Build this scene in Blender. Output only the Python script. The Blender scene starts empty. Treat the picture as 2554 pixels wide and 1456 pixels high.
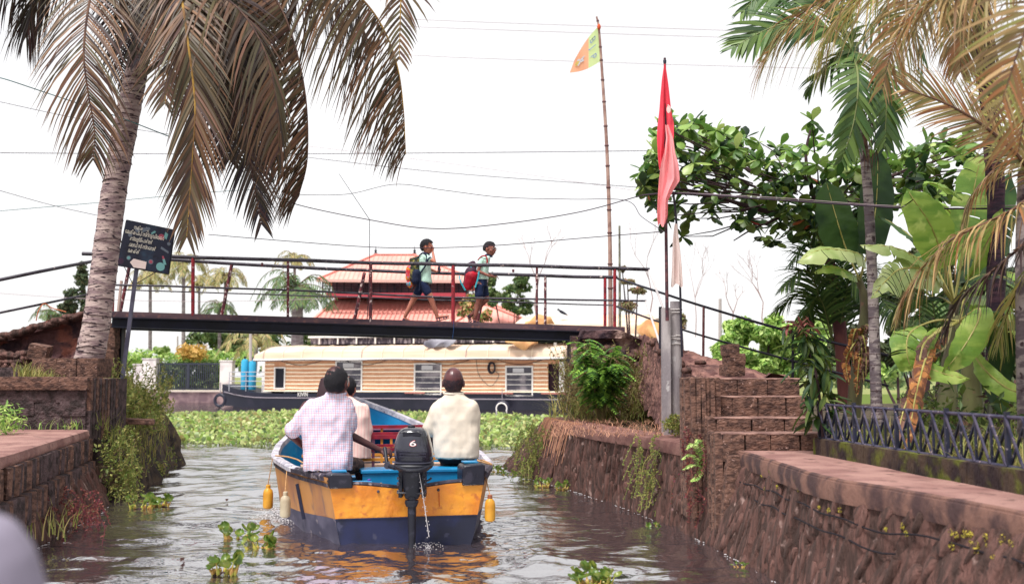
import bpy, bmesh, math, random
import numpy as np
from mathutils import Vector, Matrix, Euler, noise
S = bpy.context.scene
COL = S.collection
V = Vector
random.seed(7)
rng = np.random.default_rng(7)
R = math.radians
# ------------------------------------------------------------ camera, world, sun, exposure
F = 2600.0; PW = 2554.0; PH = 1456.0; HZ = 940.0; CZ = 1.5
TH = math.atan((HZ - PH / 2) / F)
cam = bpy.data.cameras.new('camera'); co = bpy.data.objects.new('camera', cam); COL.objects.link(co)
cam.sensor_width = 36.0; cam.lens = 36.0 * F / PW; cam.clip_start = 0.05; cam.clip_end = 6000
co.location = (0, 0, CZ); co.rotation_euler = (R(90) + TH, 0, 0)
cam.dof.use_dof = True; cam.dof.focus_distance = 11.5; cam.dof.aperture_fstop = 2.2
S.camera = co
SUN_EL, SUN_AZ = R(64), R(212)          # azimuth clockwise from +Y: behind the camera, to its left
w = bpy.data.worlds.new('World'); S.world = w; w.use_nodes = True
nt = w.node_tree; nt.nodes.clear()
out = nt.nodes.new('ShaderNodeOutputWorld'); bg = nt.nodes.new('ShaderNodeBackground'); bg.inputs[1].default_value = 0.1
sky = nt.nodes.new('ShaderNodeTexSky'); sky.sky_type = 'NISHITA'; sky.sun_disc = False
sky.sun_elevation = SUN_EL; sky.sun_rotation = SUN_AZ
tc = nt.nodes.new('ShaderNodeTexCoord'); mp = nt.nodes.new('ShaderNodeMapping'); mp.inputs['Scale'].default_value = (1, 1, 3)
nz = nt.nodes.new('ShaderNodeTexNoise'); nz.inputs['Scale'].default_value = 1.6; nz.inputs['Detail'].default_value = 5
cr = nt.nodes.new('ShaderNodeValToRGB'); cr.color_ramp.elements[0].position = .3; cr.color_ramp.elements[1].position = .7
cr.color_ramp.elements[0].color = (5.6, 5.52, 5.52, 1); cr.color_ramp.elements[1].color = (6.7, 6.6, 6.55, 1)
mx = nt.nodes.new('ShaderNodeMix'); mx.data_type = 'RGBA'; mx.inputs[0].default_value = 0.92
L = nt.links.new
L(tc.outputs['Generated'], mp.inputs[0]); L(mp.outputs[0], nz.inputs['Vector']); L(nz.outputs[0], cr.inputs[0])
L(sky.outputs[0], mx.inputs[6]); L(cr.outputs[0], mx.inputs[7]); L(mx.outputs[2], bg.inputs[0]); L(bg.outputs[0], out.inputs[0])
sl = bpy.data.lights.new('sun', 'SUN'); sl.energy = 3.1; sl.angle = R(16); sl.color = (1, .965, .925)
so = bpy.data.objects.new('sun', sl); COL.objects.link(so)
sd = V((math.sin(SUN_AZ) * math.cos(SUN_EL), math.cos(SUN_AZ) * math.cos(SUN_EL), math.sin(SUN_EL)))
so.rotation_euler = sd.to_track_quat('Z', 'Y').to_euler(); so.location = (0, -20, 40)
S.view_settings.view_transform = 'Standard'; S.view_settings.look = 'None'; S.view_settings.gamma = 1
S.view_settings.use_curve_mapping = False
S.view_settings.exposure = 0.86
S.render.engine = 'CYCLES'
S.cycles.max_bounces = 6; S.cycles.transparent_max_bounces = 6
# ------------------------------------------------------------ pixel -> place (photograph at 2554 x 1456)
def ray(px, py):
    dx = (px - PW / 2) / F; u = (PH / 2 - py) / F
    return V((dx, math.cos(TH) - u * math.sin(TH), math.sin(TH) + u * math.cos(TH)))
def at(px, py, Y):
    d = ray(px, py); return V((0, 0, CZ)) + d * (Y / d.y)
def gz(px, py, z=0.0):
    d = ray(px, py); return V((0, 0, CZ)) + d * ((z - CZ) / d.z)
# ------------------------------------------------------------ objects
def tag(o, label=None, cat=None, group=None, kind=None):
    if label: o['label'] = label
    if cat: o['category'] = cat
    if group: o['group'] = group
    if kind: o['kind'] = kind
    return o
def thing(name, label, cat, loc=(0, 0, 0), rz=0.0, group=None):
    o = bpy.data.objects.new(name, None); COL.objects.link(o); o.empty_display_size = .1
    o.location = loc; o.rotation_euler = (0, 0, rz)
    return tag(o, label, cat, group)
def copy_tree(o, parent=None):
    c = o.copy(); COL.objects.link(c); c.parent = parent
    for ch in KIDS.get(o.name, []): copy_tree(ch, c)
    return c
KIDS = {}
def root_of(o):
    while o.parent: o = o.parent
    return o
def link(name, me, mats, parent=None):
    o = bpy.data.objects.new(name, me); COL.objects.link(o)
    for m in (mats if isinstance(mats, (list, tuple)) else [mats]): 
        if len(me.materials) < len(mats if isinstance(mats, (list, tuple)) else [mats]): me.materials.append(m)
    if parent: o.parent = parent; KIDS.setdefault(parent.name, []).append(o)
    return o
def spl(pts, n=6):
    pts = [V(p) for p in pts]
    if len(pts) < 3: 
        return [pts[0].lerp(pts[1], i / n) for i in range(n + 1)]
    P = [pts[0] * 2 - pts[1]] + pts + [pts[-1] * 2 - pts[-2]]
    o = []
    for i in range(1, len(P) - 2):
        a, b, c, d = P[i - 1:i + 3]
        for k in range(n):
            t = k / n
            o.append(.5 * ((2 * b) + (c - a) * t + (2 * a - 5 * b + 4 * c - d) * t * t + (3 * b - a - 3 * c + d) * t ** 3))
    o.append(pts[-1]); return o
def frame(d):
    d = d.normalized(); up = V((0, 0, 1)) if abs(d.z) < .95 else V((0, 1, 0))
    x = d.cross(up).normalized(); return x, d.cross(x).normalized()
class MB:
    def __init__(s): s.v = []; s.f = []; s.m = []; s.cm = 0
    def add(s, vs, fs):
        o = len(s.v); s.v.extend([tuple(v) for v in vs]); s.f.extend([tuple(i + o for i in f) for f in fs]); s.m.extend([s.cm] * len(fs)); return s
    def box(s, c, size, rz=0, rx=0, ry=0):
        hx, hy, hz = [k / 2 for k in size]; M = Euler((rx, ry, rz)).to_matrix(); c = V(c)
        vs = [c + M @ V((x, y, z)) for x in (-hx, hx) for y in (-hy, hy) for z in (-hz, hz)]
        return s.add(vs, [(0, 1, 3, 2), (4, 6, 7, 5), (0, 4, 5, 1), (2, 3, 7, 6), (0, 2, 6, 4), (1, 5, 7, 3)])
    def bar(s, a, b, w, h, up=(0, 0, 1)):
        a, b = V(a), V(b); d = (b - a).normalized(); u = V(up); x = d.cross(u)
        if x.length < 1e-4: x = d.cross(V((0, 1, 0)))
        x = x.normalized() * w / 2; y = x.cross(d).normalized() * h / 2
        vs = [p + sx * x + sy * y for p in (a, b) for sx, sy in ((-1, -1), (1, -1), (1, 1), (-1, 1))]
        return s.add(vs, [(0, 1, 2, 3), (7, 6, 5, 4), (0, 4, 5, 1), (1, 5, 6, 2), (2, 6, 7, 3), (3, 7, 4, 0)])
    def tube(s, pts, r, n=8, rnd=False):
        pts = [V(p) for p in pts]; m = len(pts)
        rs = list(r) if isinstance(r, (list, tuple)) else [r] * m
        if len(rs) != m: rs = [rs[0] + (rs[-1] - rs[0]) * i / (m - 1) for i in range(m)] if len(rs) == 2 else [rs[min(len(rs) - 1, int(i * len(rs) / m))] for i in range(m)]
        if rnd:
            d0 = (pts[0] - pts[1]).normalized(); d1 = (pts[-1] - pts[-2]).normalized()
            pre = [(pts[0] + d0 * rs[0] * k, rs[0] * q) for k, q in ((1, .02), (.87, .5), (.5, .87))]
            post = [(pts[-1] + d1 * rs[-1] * k, rs[-1] * q) for k, q in ((.5, .87), (.87, .5), (1, .02))]
            pts = [p for p, _ in pre] + pts + [p for p, _ in post]; rs = [q for _, q in pre] + rs + [q for _, q in post]; m = len(pts)
        vs = []; x = None
        for i, p in enumerate(pts):
            d = pts[min(i + 1, m - 1)] - pts[max(i - 1, 0)]
            if d.length < 1e-9: d = V((0, 0, 1))
            d.normalize()
            if x is None: x, y = frame(d)
            else:
                x = (x - d * x.dot(d)); x = x.normalized() if x.length > 1e-6 else frame(d)[0]; y = d.cross(x)
            for k in range(n):
                a = 2 * math.pi * k / n; vs.append(p + (x * math.cos(a) + y * math.sin(a)) * rs[i])
        fs = [(i * n + k, i * n + (k + 1) % n, (i + 1) * n + (k + 1) % n, (i + 1) * n + k) for i in range(m - 1) for k in range(n)]
        fs += [tuple(range(n - 1, -1, -1)), tuple((m - 1) * n + k for k in range(n))]
        return s.add(vs, fs)
    def ell(s, c, r, seg=12, ring=8, rot=None):
        c = V(c); M = Euler(rot).to_matrix() if rot else Matrix.Identity(3)
        vs = []
        for i in range(ring + 1):
            t = math.pi * (i + .02) / (ring + .04)
            for k in range(seg):
                a = 2 * math.pi * k / seg
                vs.append(c + M @ V((r[0] * math.sin(t) * math.cos(a), r[1] * math.sin(t) * math.sin(a), r[2] * math.cos(t))))
        fs = [(i * seg + k, (i + 1) * seg + k, (i + 1) * seg + (k + 1) % seg, i * seg + (k + 1) % seg) for i in range(ring) for k in range(seg)]
        fs += [tuple(range(seg)), tuple(ring * seg + k for k in range(seg - 1, -1, -1))]
        return s.add(vs, fs)
    def lathe(s, c, prof, n=16, rot=None):
        c = V(c); M = Euler(rot).to_matrix() if rot else Matrix.Identity(3)
        vs = [c + M @ V((r * math.cos(2 * math.pi * k / n), r * math.sin(2 * math.pi * k / n), z)) for r, z in prof for k in range(n)]
        m = len(prof)
        fs = [(i * n + k, i * n + (k + 1) % n, (i + 1) * n + (k + 1) % n, (i + 1) * n + k) for i in range(m - 1) for k in range(n)]
        fs += [tuple(range(n - 1, -1, -1)), tuple((m - 1) * n + k for k in range(n))]
        return s.add(vs, fs)
    def loft(s, secs, cap=True):
        n = len(secs[0]); m = len(secs); vs = [v for q in secs for v in q]
        fs = [(i * n + k, i * n + (k + 1) % n, (i + 1) * n + (k + 1) % n, (i + 1) * n + k) for i in range(m - 1) for k in range(n)]
        if cap: fs += [tuple(range(n - 1, -1, -1)), tuple((m - 1) * n + k for k in range(n))]
        return s.add(vs, fs)
    def grid(s, rows, two=False):
        n = len(rows[0]); m = len(rows); vs = [v for q in rows for v in q]
        return s.add(vs, [(i * n + k, i * n + k + 1, (i + 1) * n + k + 1, (i + 1) * n + k) for i in range(m - 1) for k in range(n - 1)])
    def prism(s, poly, a, b):   # poly 2D (x,z) extruded between y=a and y=b
        n = len(poly); vs = [(x, a, z) for x, z in poly] + [(x, b, z) for x, z in poly]
        return s.add(vs, [tuple(range(n)), tuple(range(2 * n - 1, n - 1, -1))] + [(k, k + n, (k + 1) % n + n, (k + 1) % n) for k in range(n)])
    def slab(s, poly, z0, z1):   # poly 2D (x,y)
        n = len(poly); vs = [(x, y, z0) for x, y in poly] + [(x, y, z1) for x, y in poly]
        return s.add(vs, [tuple(range(n - 1, -1, -1)), tuple(range(n, 2 * n))] + [(k, (k + 1) % n, (k + 1) % n + n, k + n) for k in range(n)])
    def mesh(s, name, off=(0, 0, 0), smooth=True):
        me = bpy.data.meshes.new(name); o = V(off)
        me.from_pydata([(v[0] - o.x, v[1] - o.y, v[2] - o.z) for v in s.v], [], s.f)
        if any(s.m): me.polygons.foreach_set('material_index', s.m)
        if smooth:
            me.polygons.foreach_set('use_smooth', [True] * len(s.f))
            try: me.set_sharp_from_angle(angle=R(38))
            except Exception: pass
        me.validate(); me.update(); return me
    def build(s, name, mats, parent=None, local=False, smooth=True, loc=None, bevel=0):
        if parent is not None: off = (0, 0, 0) if local else root_of(parent).location
        elif loc is not None: off = loc
        else:
            a = np.array(s.v); off = V(((a[:, 0].min() + a[:, 0].max()) / 2, (a[:, 1].min() + a[:, 1].max()) / 2, a[:, 2].min()))
        me = s.mesh(name, off, smooth); 
        o = link(name, me, mats, parent)
        if parent is None: o.location = off
        if bevel:
            m = o.modifiers.new('bevel', 'BEVEL'); m.width = bevel; m.segments = 2; m.limit_method = 'ANGLE'
        return o
def C(r, g, b, k=.72):
    f = lambda x: ((x / 255 + .055) / 1.055) ** 2.4 if x > 10 else x / 255 / 12.92
    return (f(r) * k, f(g) * k, f(b) * k, 1)
MATS = {}
def mat(name, col, rough=.75, col2=None, ns=4, lo=.4, hi=.6, col3=None, n3=12, lo3=.55, hi3=.62, bump=0, bs=20, bd=.02, metal=0,
        spec=.35, obj=False, streak=None, streak3=None, transl=0, isl=None, coat=0, alpha=None, stripes=None, detail=6, trans=0):
    m = bpy.data.materials.new(name); m.use_nodes = True; t = m.node_tree; nn = t.nodes.new; ln = t.links.new
    p = t.nodes['Principled BSDF']; p.inputs['Roughness'].default_value = rough; p.inputs['Metallic'].default_value = metal
    p.inputs['Specular IOR Level'].default_value = spec
    if coat: p.inputs['Coat Weight'].default_value = coat
    if trans: p.inputs['Transmission Weight'].default_value = trans
    if obj: src = nn('ShaderNodeTexCoord').outputs['Object']
    else: src = nn('ShaderNodeNewGeometry').outputs['Position']
    def nz(sc, st, det=detail):
        v = src
        if st:
            q = nn('ShaderNodeMapping'); q.inputs['Scale'].default_value = st; ln(src, q.inputs[0]); v = q.outputs[0]
        k = nn('ShaderNodeTexNoise'); k.inputs['Scale'].default_value = sc; k.inputs['Detail'].default_value = det; ln(v, k.inputs['Vector']); return k.outputs[0]
    def mr(x, a, b):
        k = nn('ShaderNodeMapRange'); k.interpolation_type = 'SMOOTHSTEP'; k.inputs[1].default_value = a; k.inputs[2].default_value = b; ln(x, k.inputs[0]); return k.outputs[0]
    def mix(f, a, b, bt='MIX'):
        k = nn('ShaderNodeMix'); k.data_type = 'RGBA'; k.blend_type = bt
        if hasattr(f, 'node'): ln(f, k.inputs[0])
        else: k.inputs[0].default_value = f
        for s_, q in ((6, a), (7, b)):
            if hasattr(q, 'node'): ln(q, k.inputs[s_])
            else: k.inputs[s_].default_value = q
        return k.outputs[2]
    c = col
    if isl:
        g = nn('ShaderNodeNewGeometry'); r_ = nn('ShaderNodeValToRGB'); ln(g.outputs['Random Per Island'], r_.inputs[0])
        oi = nn('ShaderNodeObjectInfo'); ad = nn('ShaderNodeMath'); ad.operation = 'ADD'; fr = nn('ShaderNodeMath'); fr.operation = 'FRACT'
        ln(g.outputs['Random Per Island'], ad.inputs[0]); ln(oi.outputs['Random'], ad.inputs[1]); ln(ad.outputs[0], fr.inputs[0]); ln(fr.outputs[0], r_.inputs[0])
        e = r_.color_ramp.elements
        while len(e) < len(isl): e.new(.5)
        for i, q in enumerate(isl): e[i].position = i / (len(isl) - 1); e[i].color = q
        c = r_.outputs[0]
    if stripes:
        for (ax, freq, width, sc_) in stripes:
            sp = nn('ShaderNodeSeparateXYZ'); ln(src, sp.inputs[0]); mu = nn('ShaderNodeMath'); mu.operation = 'MULTIPLY'; mu.inputs[1].default_value = freq
            ln(sp.outputs[ax], mu.inputs[0]); fr = nn('ShaderNodeMath'); fr.operation = 'FRACT'; ln(mu.outputs[0], fr.inputs[0])
            lt = nn('ShaderNodeMath'); lt.operation = 'LESS_THAN'; lt.inputs[1].default_value = width; ln(fr.outputs[0], lt.inputs[0])
            fm = nn('ShaderNodeMath'); fm.operation = 'MULTIPLY'; fm.inputs[1].default_value = .75; ln(lt.outputs[0], fm.inputs[0])
            c = mix(fm.outputs[0], c, sc_)
    if col2: c = mix(mr(nz(ns, streak), lo, hi), c, col2)
    if col3: c = mix(mr(nz(n3, streak3), lo3, hi3), c, col3)
    if hasattr(c, 'node'): ln(c, p.inputs['Base Color'])
    else: p.inputs['Base Color'].default_value = c
    if bump:
        b = nn('ShaderNodeBump'); b.inputs['Strength'].default_value = bump; b.inputs['Distance'].default_value = bd
        ln(nz(bs, streak), b.inputs['Height']); ln(b.outputs[0], p.inputs['Normal'])
    if transl:
        o = t.nodes['Material Output']; tr = nn('ShaderNodeBsdfTranslucent'); ms = nn('ShaderNodeMixShader'); ms.inputs[0].default_value = transl
        if hasattr(c, 'node'): ln(c, tr.inputs[0])
        else: tr.inputs[0].default_value = c
        ln(p.outputs[0], ms.inputs[1]); ln(tr.outputs[0], ms.inputs[2]); ln(ms.outputs[0], o.inputs[0])
    MATS[name] = m; return m
def text_mesh(body, size, ext=.0, font=None):
    cu = bpy.data.curves.new('t', 'FONT'); cu.body = body; cu.size = size; cu.align_x = 'LEFT'; cu.extrude = ext
    o = bpy.data.objects.new('t', cu); COL.objects.link(o)
    bpy.context.view_layer.update()
    me = bpy.data.meshes.new_from_object(o.evaluated_get(bpy.context.evaluated_depsgraph_get()))
    bpy.data.objects.remove(o); bpy.data.curves.remove(cu)
    return me
def text_mb(body, size, fn, ext=.002):
    me = text_mesh(body, size, ext); mb = MB(); mb.add([fn(v.co) for v in me.vertices], [tuple(p.vertices) for p in me.polygons]); return mb
def blob(name, shapes, vox, m, parent, smooth=3, wrinkle=None, local=True):
    mb = MB()
    for q in shapes:
        if q[0] == 'c': mb.tube([q[1], (V(q[1]) + V(q[2])) / 2, q[2]], [q[3], (q[3] + q[4]) / 2, q[4]], 12, rnd=True)
        elif q[0] == 'e': mb.ell(q[1], q[2], 16, 12, q[3] if len(q) > 3 else None)
        elif q[0] == 'l': mb.loft(q[1])
    me = mb.mesh('tmp', (0, 0, 0), False); o = bpy.data.objects.new('tmp', me); COL.objects.link(o)
    r = o.modifiers.new('r', 'REMESH'); r.mode = 'VOXEL'; r.voxel_size = vox
    if smooth:
        s = o.modifiers.new('s', 'SMOOTH'); s.iterations = smooth; s.factor = .5
    bpy.context.view_layer.update()
    n = bpy.data.meshes.new_from_object(o.evaluated_get(bpy.context.evaluated_depsgraph_get()))
    bpy.data.objects.remove(o); n.name = name
    k = len(n.vertices); a = np.empty(k * 3); n.vertices.foreach_get('co', a); a = a.reshape(-1, 3)
    if wrinkle:
        nr = np.empty(k * 3); n.vertices.foreach_get('normal', nr); nr = nr.reshape(-1, 3)
        amp, sc, st = wrinkle
        d = np.array([noise.noise(V((p[0] * sc * st[0], p[1] * sc * st[1], p[2] * sc * st[2]))) + .5 * noise.noise(V((p[0] * sc * 2.2, p[1] * sc * 2.2, p[2] * sc * 1.6))) for p in a])
        a = a + nr * (d * amp)[:, None]
    if not local: a = a - np.array(root_of(parent).location)
    n.vertices.foreach_set('co', a.reshape(-1))
    n.polygons.foreach_set('use_smooth', [True] * len(n.polygons)); n.materials.clear(); n.update()
    return link(name, n, m, parent)
# ------------------------------------------------------------ materials
wood_d = mat('weathered_wood', C(95, 75, 70), .8, C(60, 48, 50), 8, bump=.3, bs=30)
steel = mat('painted_steel_rail', C(78, 72, 84), .5, C(48, 40, 50), 6, .5, .62, C(225, 205, 200), 25, .66, .69, bump=.15, bs=60)
redp = mat('red_painted_post', C(176, 50, 62), .6, C(130, 40, 55), 9, .5, .6, C(215, 180, 180), 22, .66, .7)
mottp = mat('flaking_post_paint', C(128, 58, 66), .7, C(90, 50, 60), 12, .45, .55, C(228, 205, 200), 20, .56, .6)
darkst = mat('dark_steel', C(42, 38, 58), .55, C(30, 25, 40), 5, bump=.1, bs=50)
beamm = mat('beam_steel', C(22, 24, 48), .6, C(14, 15, 32), 3, bump=.1, bs=20)
fascia = mat('rusty_fascia_steel', C(108, 82, 90), .65, C(80, 60, 72), 3, .4, .6, C(135, 95, 90), 14, .55, .7, bump=.1, bs=60, streak=(.4, 1, 3))
latm = mat('laterite_block', C(136, 100, 86, .68), .9, C(82, 58, 52, .64), 15, .36, .66, C(186, 150, 140, .7), 34, .62, .74, bump=.9, bs=36, bd=.025, streak=(.9, .9, 1.5))
latm2 = mat('dark_mossy_block', C(104, 84, 86, .66), .9, C(62, 50, 50, .6), 10, .36, .64, C(128, 118, 64, .6), 4, .68, .76, bump=1, bs=30, bd=.03, streak=(1.2, 1.2, 1.1))
dstone = mat('retaining_wall_stone', C(130, 92, 84, .6), .85, C(78, 56, 50, .64), 7, .36, .62, C(176, 140, 138, .65), 9, .66, .76, bump=.8, bs=24, bd=.03, streak=(2.2, 2.2, .55))
rubble = mat('rubble_face', C(126, 88, 80, .6), .85, C(76, 54, 48, .64), 6, .34, .62, C(180, 150, 142, .7), 8, .62, .74, bump=1, bs=16, bd=.04, streak=(2.6, 2.6, .5))
concp = mat('worn_concrete_path', C(190, 146, 136, .6), .9, C(156, 112, 106, .6), 2.5, .4, .65, C(124, 90, 84, .6), 7, .56, .7, bump=.7, bs=45)
conce = mat('concrete_edge', C(140, 102, 90, .64), .9, C(84, 60, 60, .6), 5, .4, .6, C(130, 122, 50, .6), 5, .68, .74, bump=.7, bs=30, streak=(1, 1, .6))
conpost = mat('grey_concrete_post', C(178, 170, 170, .85), .85, C(140, 132, 136, .85), 5, .4, .65, C(205, 200, 200, .7), 10, .64, .72, bump=.3, bs=50, streak=(1, 1, .3))
mossy = mat('mossy_plinth', C(96, 78, 64, .55), .95, C(58, 42, 48, .5), 5, .4, .6, C(112, 118, 40, .6), 3.5, .5, .62, bump=.9, bs=40, bd=.02, streak=(1, 1, .5))
earth = mat('red_earth', C(164, 120, 110, .66), .95, C(112, 76, 74, .62), 5, .4, .6, bump=1, bs=14, bd=.05)
soil = mat('dark_soil', C(96, 80, 62, .6), .95, C(70, 62, 44, .6), 4, bump=.8, bs=12, bd=.04)
crackm = mat('dark_joint', C(30, 22, 32, .6), .95)
# ------------------------------------------------------------ water
def wave(x, y):
    f = np.zeros_like(x)
    r2 = np.random.default_rng(3)
    for lam, amp, n in ((2.2, .018, 5), (1.0, .0115, 7), (.45, .0062, 8), (.24, .0016, 8)):
        for i in range(n):
            th = r2.normal(math.pi / 2, .75); k = 2 * math.pi / (lam * r2.uniform(.75, 1.3)); ph = r2.uniform(0, 6.28)
            mod = .6 + .4 * np.sin(x * r2.uniform(.4, 1.1) + y * r2.uniform(.3, .9) + r2.uniform(0, 6))
            f += amp * mod * np.sin(k * (x * math.cos(th) + y * math.sin(th)) + ph) / math.sqrt(n) * 1.5
    return f
BX, BY, BH = -.95, 9.62, R(13.3)          # boat stern centre and heading (left of +Y)
def boat_w(p):                                           # boat-local -> world
    x, y, z = p; c, s = math.cos(BH), math.sin(BH)
    return V((BX + x * c - y * s, BY + x * s + y * c, z))
ys = np.concatenate([np.linspace(-60, 2.2, 24), 2.4 * np.exp(np.linspace(0, math.log(34 / 2.4), 620)), 34 * np.exp(np.linspace(.03, math.log(3000 / 34), 60))])
nx = 420
us = np.linspace(-1, 1, nx)
X = us[None, :] * (3.2 + np.abs(ys)[:, None] * .68); Y = np.repeat(ys[:, None], nx, 1)
fade = np.clip((60 - np.abs(Y)) / 40, 0, 1)
Z = wave(X, Y) * fade
# the wake: chop behind and beside the stern
lx = (X - BX) * math.cos(BH) + (Y - BY) * math.sin(BH); ly = -(X - BX) * math.sin(BH) + (Y - BY) * math.cos(BH)
wk = np.exp(-((np.abs(lx) - .75 - np.clip(-ly, 0, 9) * .22) / .3) ** 2) * (ly < 3.2) * np.exp(-np.clip(-ly, 0, 9) / 3.5) + .7 * np.exp(-(lx / .9) ** 2) * (ly < .1) * np.exp(ly.clip(-9, 0) / 2.5)
r3 = np.random.default_rng(5)
ch = sum(np.sin(X * r3.normal(0, 26) + Y * r3.normal(0, 26) + r3.uniform(0, 6)) for _ in range(9)) / 3
Z += wk * ch * .009
me = bpy.data.meshes.new('water'); nr = len(ys)
vv = np.stack([X, Y, Z], -1).reshape(-1, 3); i0 = (np.arange(nr - 1)[:, None] * nx + np.arange(nx - 1)[None, :]).reshape(-1)
ff = np.stack([i0, i0 + 1, i0 + nx + 1, i0 + nx], -1)
me.vertices.add(len(vv)); me.vertices.foreach_set('co', vv.reshape(-1)); me.loops.add(ff.size); me.loops.foreach_set('vertex_index', ff.reshape(-1))
me.polygons.add(len(ff)); me.polygons.foreach_set('loop_start', np.arange(len(ff)) * 4); me.polygons.foreach_set('use_smooth', [True] * len(ff)); me.update()
wm = bpy.data.materials.new('murky_water'); wm.use_nodes = True; t = wm.node_tree; p = t.nodes['Principled BSDF']
p.inputs['Base Color'].default_value = (.04, .03, .034, 1); p.inputs['Roughness'].default_value = .035; p.inputs['IOR'].default_value = 8
p.inputs['Specular IOR Level'].default_value = .5
g = t.nodes.new('ShaderNodeNewGeometry'); q = t.nodes.new('ShaderNodeMapping'); q.inputs['Scale'].default_value = (.6, 1.0, 1)
n1 = t.nodes.new('ShaderNodeTexNoise'); n1.inputs['Scale'].default_value = 5; n1.inputs['Detail'].default_value = 4
n2 = t.nodes.new('ShaderNodeTexNoise'); n2.inputs['Scale'].default_value = 22; n2.inputs['Detail'].default_value = 3
b1 = t.nodes.new('ShaderNodeBump'); b1.inputs['Strength'].default_value = .55; b1.inputs['Distance'].default_value = .03
b2 = t.nodes.new('ShaderNodeBump'); b2.inputs['Strength'].default_value = .15; b2.inputs['Distance'].default_value = .006
for a, b in ((g.outputs['Position'], q.inputs[0]), (q.outputs[0], n1.inputs['Vector']), (q.outputs[0], n2.inputs['Vector']), (n1.outputs[0], b1.inputs['Height']),
             (n2.outputs[0], b2.inputs['Height']), (b1.outputs[0], b2.inputs['Normal']), (b2.outputs[0], p.inputs['Normal'])): t.links.new(a, b)
water = link('water', me, wm); tag(water, kind='structure')
# ------------------------------------------------------------ right bank
Bpx = [(1240, 1166), (1293, 1183), (1331, 1198), (1426, 1224), (1531, 1259), (1597, 1283), (1659, 1311), (1739, 1345), (1810, 1383), (1882, 1421), (1929, 1449)]
Bot = [gz(*p) for p in Bpx] + [V((2.0, 6.6, 0)), V((2.2, 4.6, 0)), V((2.35, 2.0, 0)), V((2.5, -3, 0))]
Top = [gz(x, y, .85) for x, y in ((1340, 1038), (1379, 1050), (1478, 1069), (1580, 1083), (1644, 1093))]
Top = [V((.55, 17.2, .85))] + Top[1:] + [V((1.72, 10.4, .85)), V((1.9, 9.8, .85))] + [gz(x, y, .85) for x, y in ((1864, 1126), (2054, 1183), (2243, 1216), (2554, 1273))] + [V((2.62, 4, .85)), V((2.75, 2, .85)), V((2.9, -3, .85))]
def resample(pts, ts):
    pts = spl(pts, 8); out = []
    yy = [p.y for p in pts]
    for y in ts:
        for i in range(len(pts) - 1):
            if (yy[i] - y) * (yy[i + 1] - y) <= 0 and yy[i] != yy[i + 1]:
                k = (y - yy[i]) / (yy[i + 1] - yy[i]); out.append(pts[i].lerp(pts[i + 1], k)); break
        else: out.append(pts[0].copy() if y > yy[0] else pts[-1].copy())
    return out
def wallface(bot, top, y0, y1, step, name, parent, m, nv=34, ztop=.77, sgn=1, rough=1, slant=.35):
    ts = np.arange(y0, y1, -step); B = resample(bot, ts); T = resample(top, ts); rows = []
    for j in range(nv + 1):
        v = j / nv; z = -.35 + (ztop + .35) * v; row = []
        for i, y in enumerate(ts):
            b, tt = B[i], T[i]; k = max(0, z) / .85
            x = b.x + (tt.x - b.x) * k - sgn * (.0 if z > 0 else z * .3)
            s = y + z * slant
            n = noise.noise(V((s * 9, z * 1.6, 3))) * .028 + noise.noise(V((s * 3.2, z * 1.1, 7))) * .035 + noise.noise(V((s * 22, z * 5, 1))) * .012
            c = noise.voronoi(V((s * 6.5, z * 2.2, 0)))[0]; n += -.035 * max(0, 1 - (c[1] - c[0]) / .16)
            x -= sgn * n * rough * (1 if z < ztop - .06 else .3)
            row.append((x, b.y + (tt.y - b.y) * k * 0 + 0, z))
        rows.append(row)
    mb = MB(); mb.grid(rows); return mb.build(name, m, parent, smooth=True), B, T
rw = thing('retaining_wall', 'long dark rubble stone retaining wall along the right edge of the canal', 'wall', (1.8, 8, 0))
face, RB, RT = wallface(Bot, Top, 17.4, -2, .028, 'rubble_body', rw, rubble)
def rockmesh(name, seed, sub=1, rough=.22, rd=.22):
    bm = bmesh.new(); bmesh.ops.create_cube(bm, size=1.0)
    bmesh.ops.subdivide_edges(bm, edges=bm.edges[:], cuts=sub, use_grid_fill=True)
    for v in bm.verts:
        c = v.co.copy(); k = c.length; v.co = c * (1 - rd * max(0, k - .6) / .27) ; n = noise.noise_vector(c * 2.1 + V((seed * 3.7, seed, 0))); v.co += n * rough * .5
    me = bpy.data.meshes.new(name); bm.to_mesh(me); bm.free()
    me.polygons.foreach_set('use_smooth', [rd > .1] * len(me.polygons)); return me
SR = [rockmesh('stone', i, 1, .3) for i in range(8)]
for m_ in SR: m_.materials.append(dstone)
BR = [rockmesh('block', 20 + i, 3, .035, .045) for i in range(6)]
for m_ in BR: m_.materials.append(latm)
BR2 = []
for m_ in BR: c = m_.copy(); c.materials.clear(); c.materials.append(latm2); BR2.append(c)
BR3 = []
for m_ in BR: c = m_.copy(); c.materials.clear(); c.materials.append(mossy); BR3.append(c)
def piece(name, me, parent, c, size, rot=(0, 0, 0)):
    o = bpy.data.objects.new(name, me); COL.objects.link(o); o.parent = parent
    o.location = V(c) - root_of(parent).location; o.scale = size; o.rotation_euler = rot; return o
def place_stones(parent, bot, top, n, y0, y1, sgn=1, zmax=.72):
    for i in range(n):
        y = y1 + (y0 - y1) * (i + random.random()) / n; z = random.uniform(.02, zmax)
        b = resample(bot, [y])[0]; t_ = resample(top, [y])[0]; x = b.x + (t_.x - b.x) * z / .85
        ln_ = random.uniform(.12, .3); lean = math.atan2((t_.x - b.x), .85)
        piece('stone', random.choice(SR), parent, (x + sgn * .03, y, z), (random.uniform(.06, .085), random.uniform(.045, .13), ln_ * random.uniform(.8, 1.3)), (random.uniform(.15, .6), lean, random.uniform(-.2, .2)))
place_stones(rw, Bot, Top, 230, 16.6, 4.2)
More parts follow.
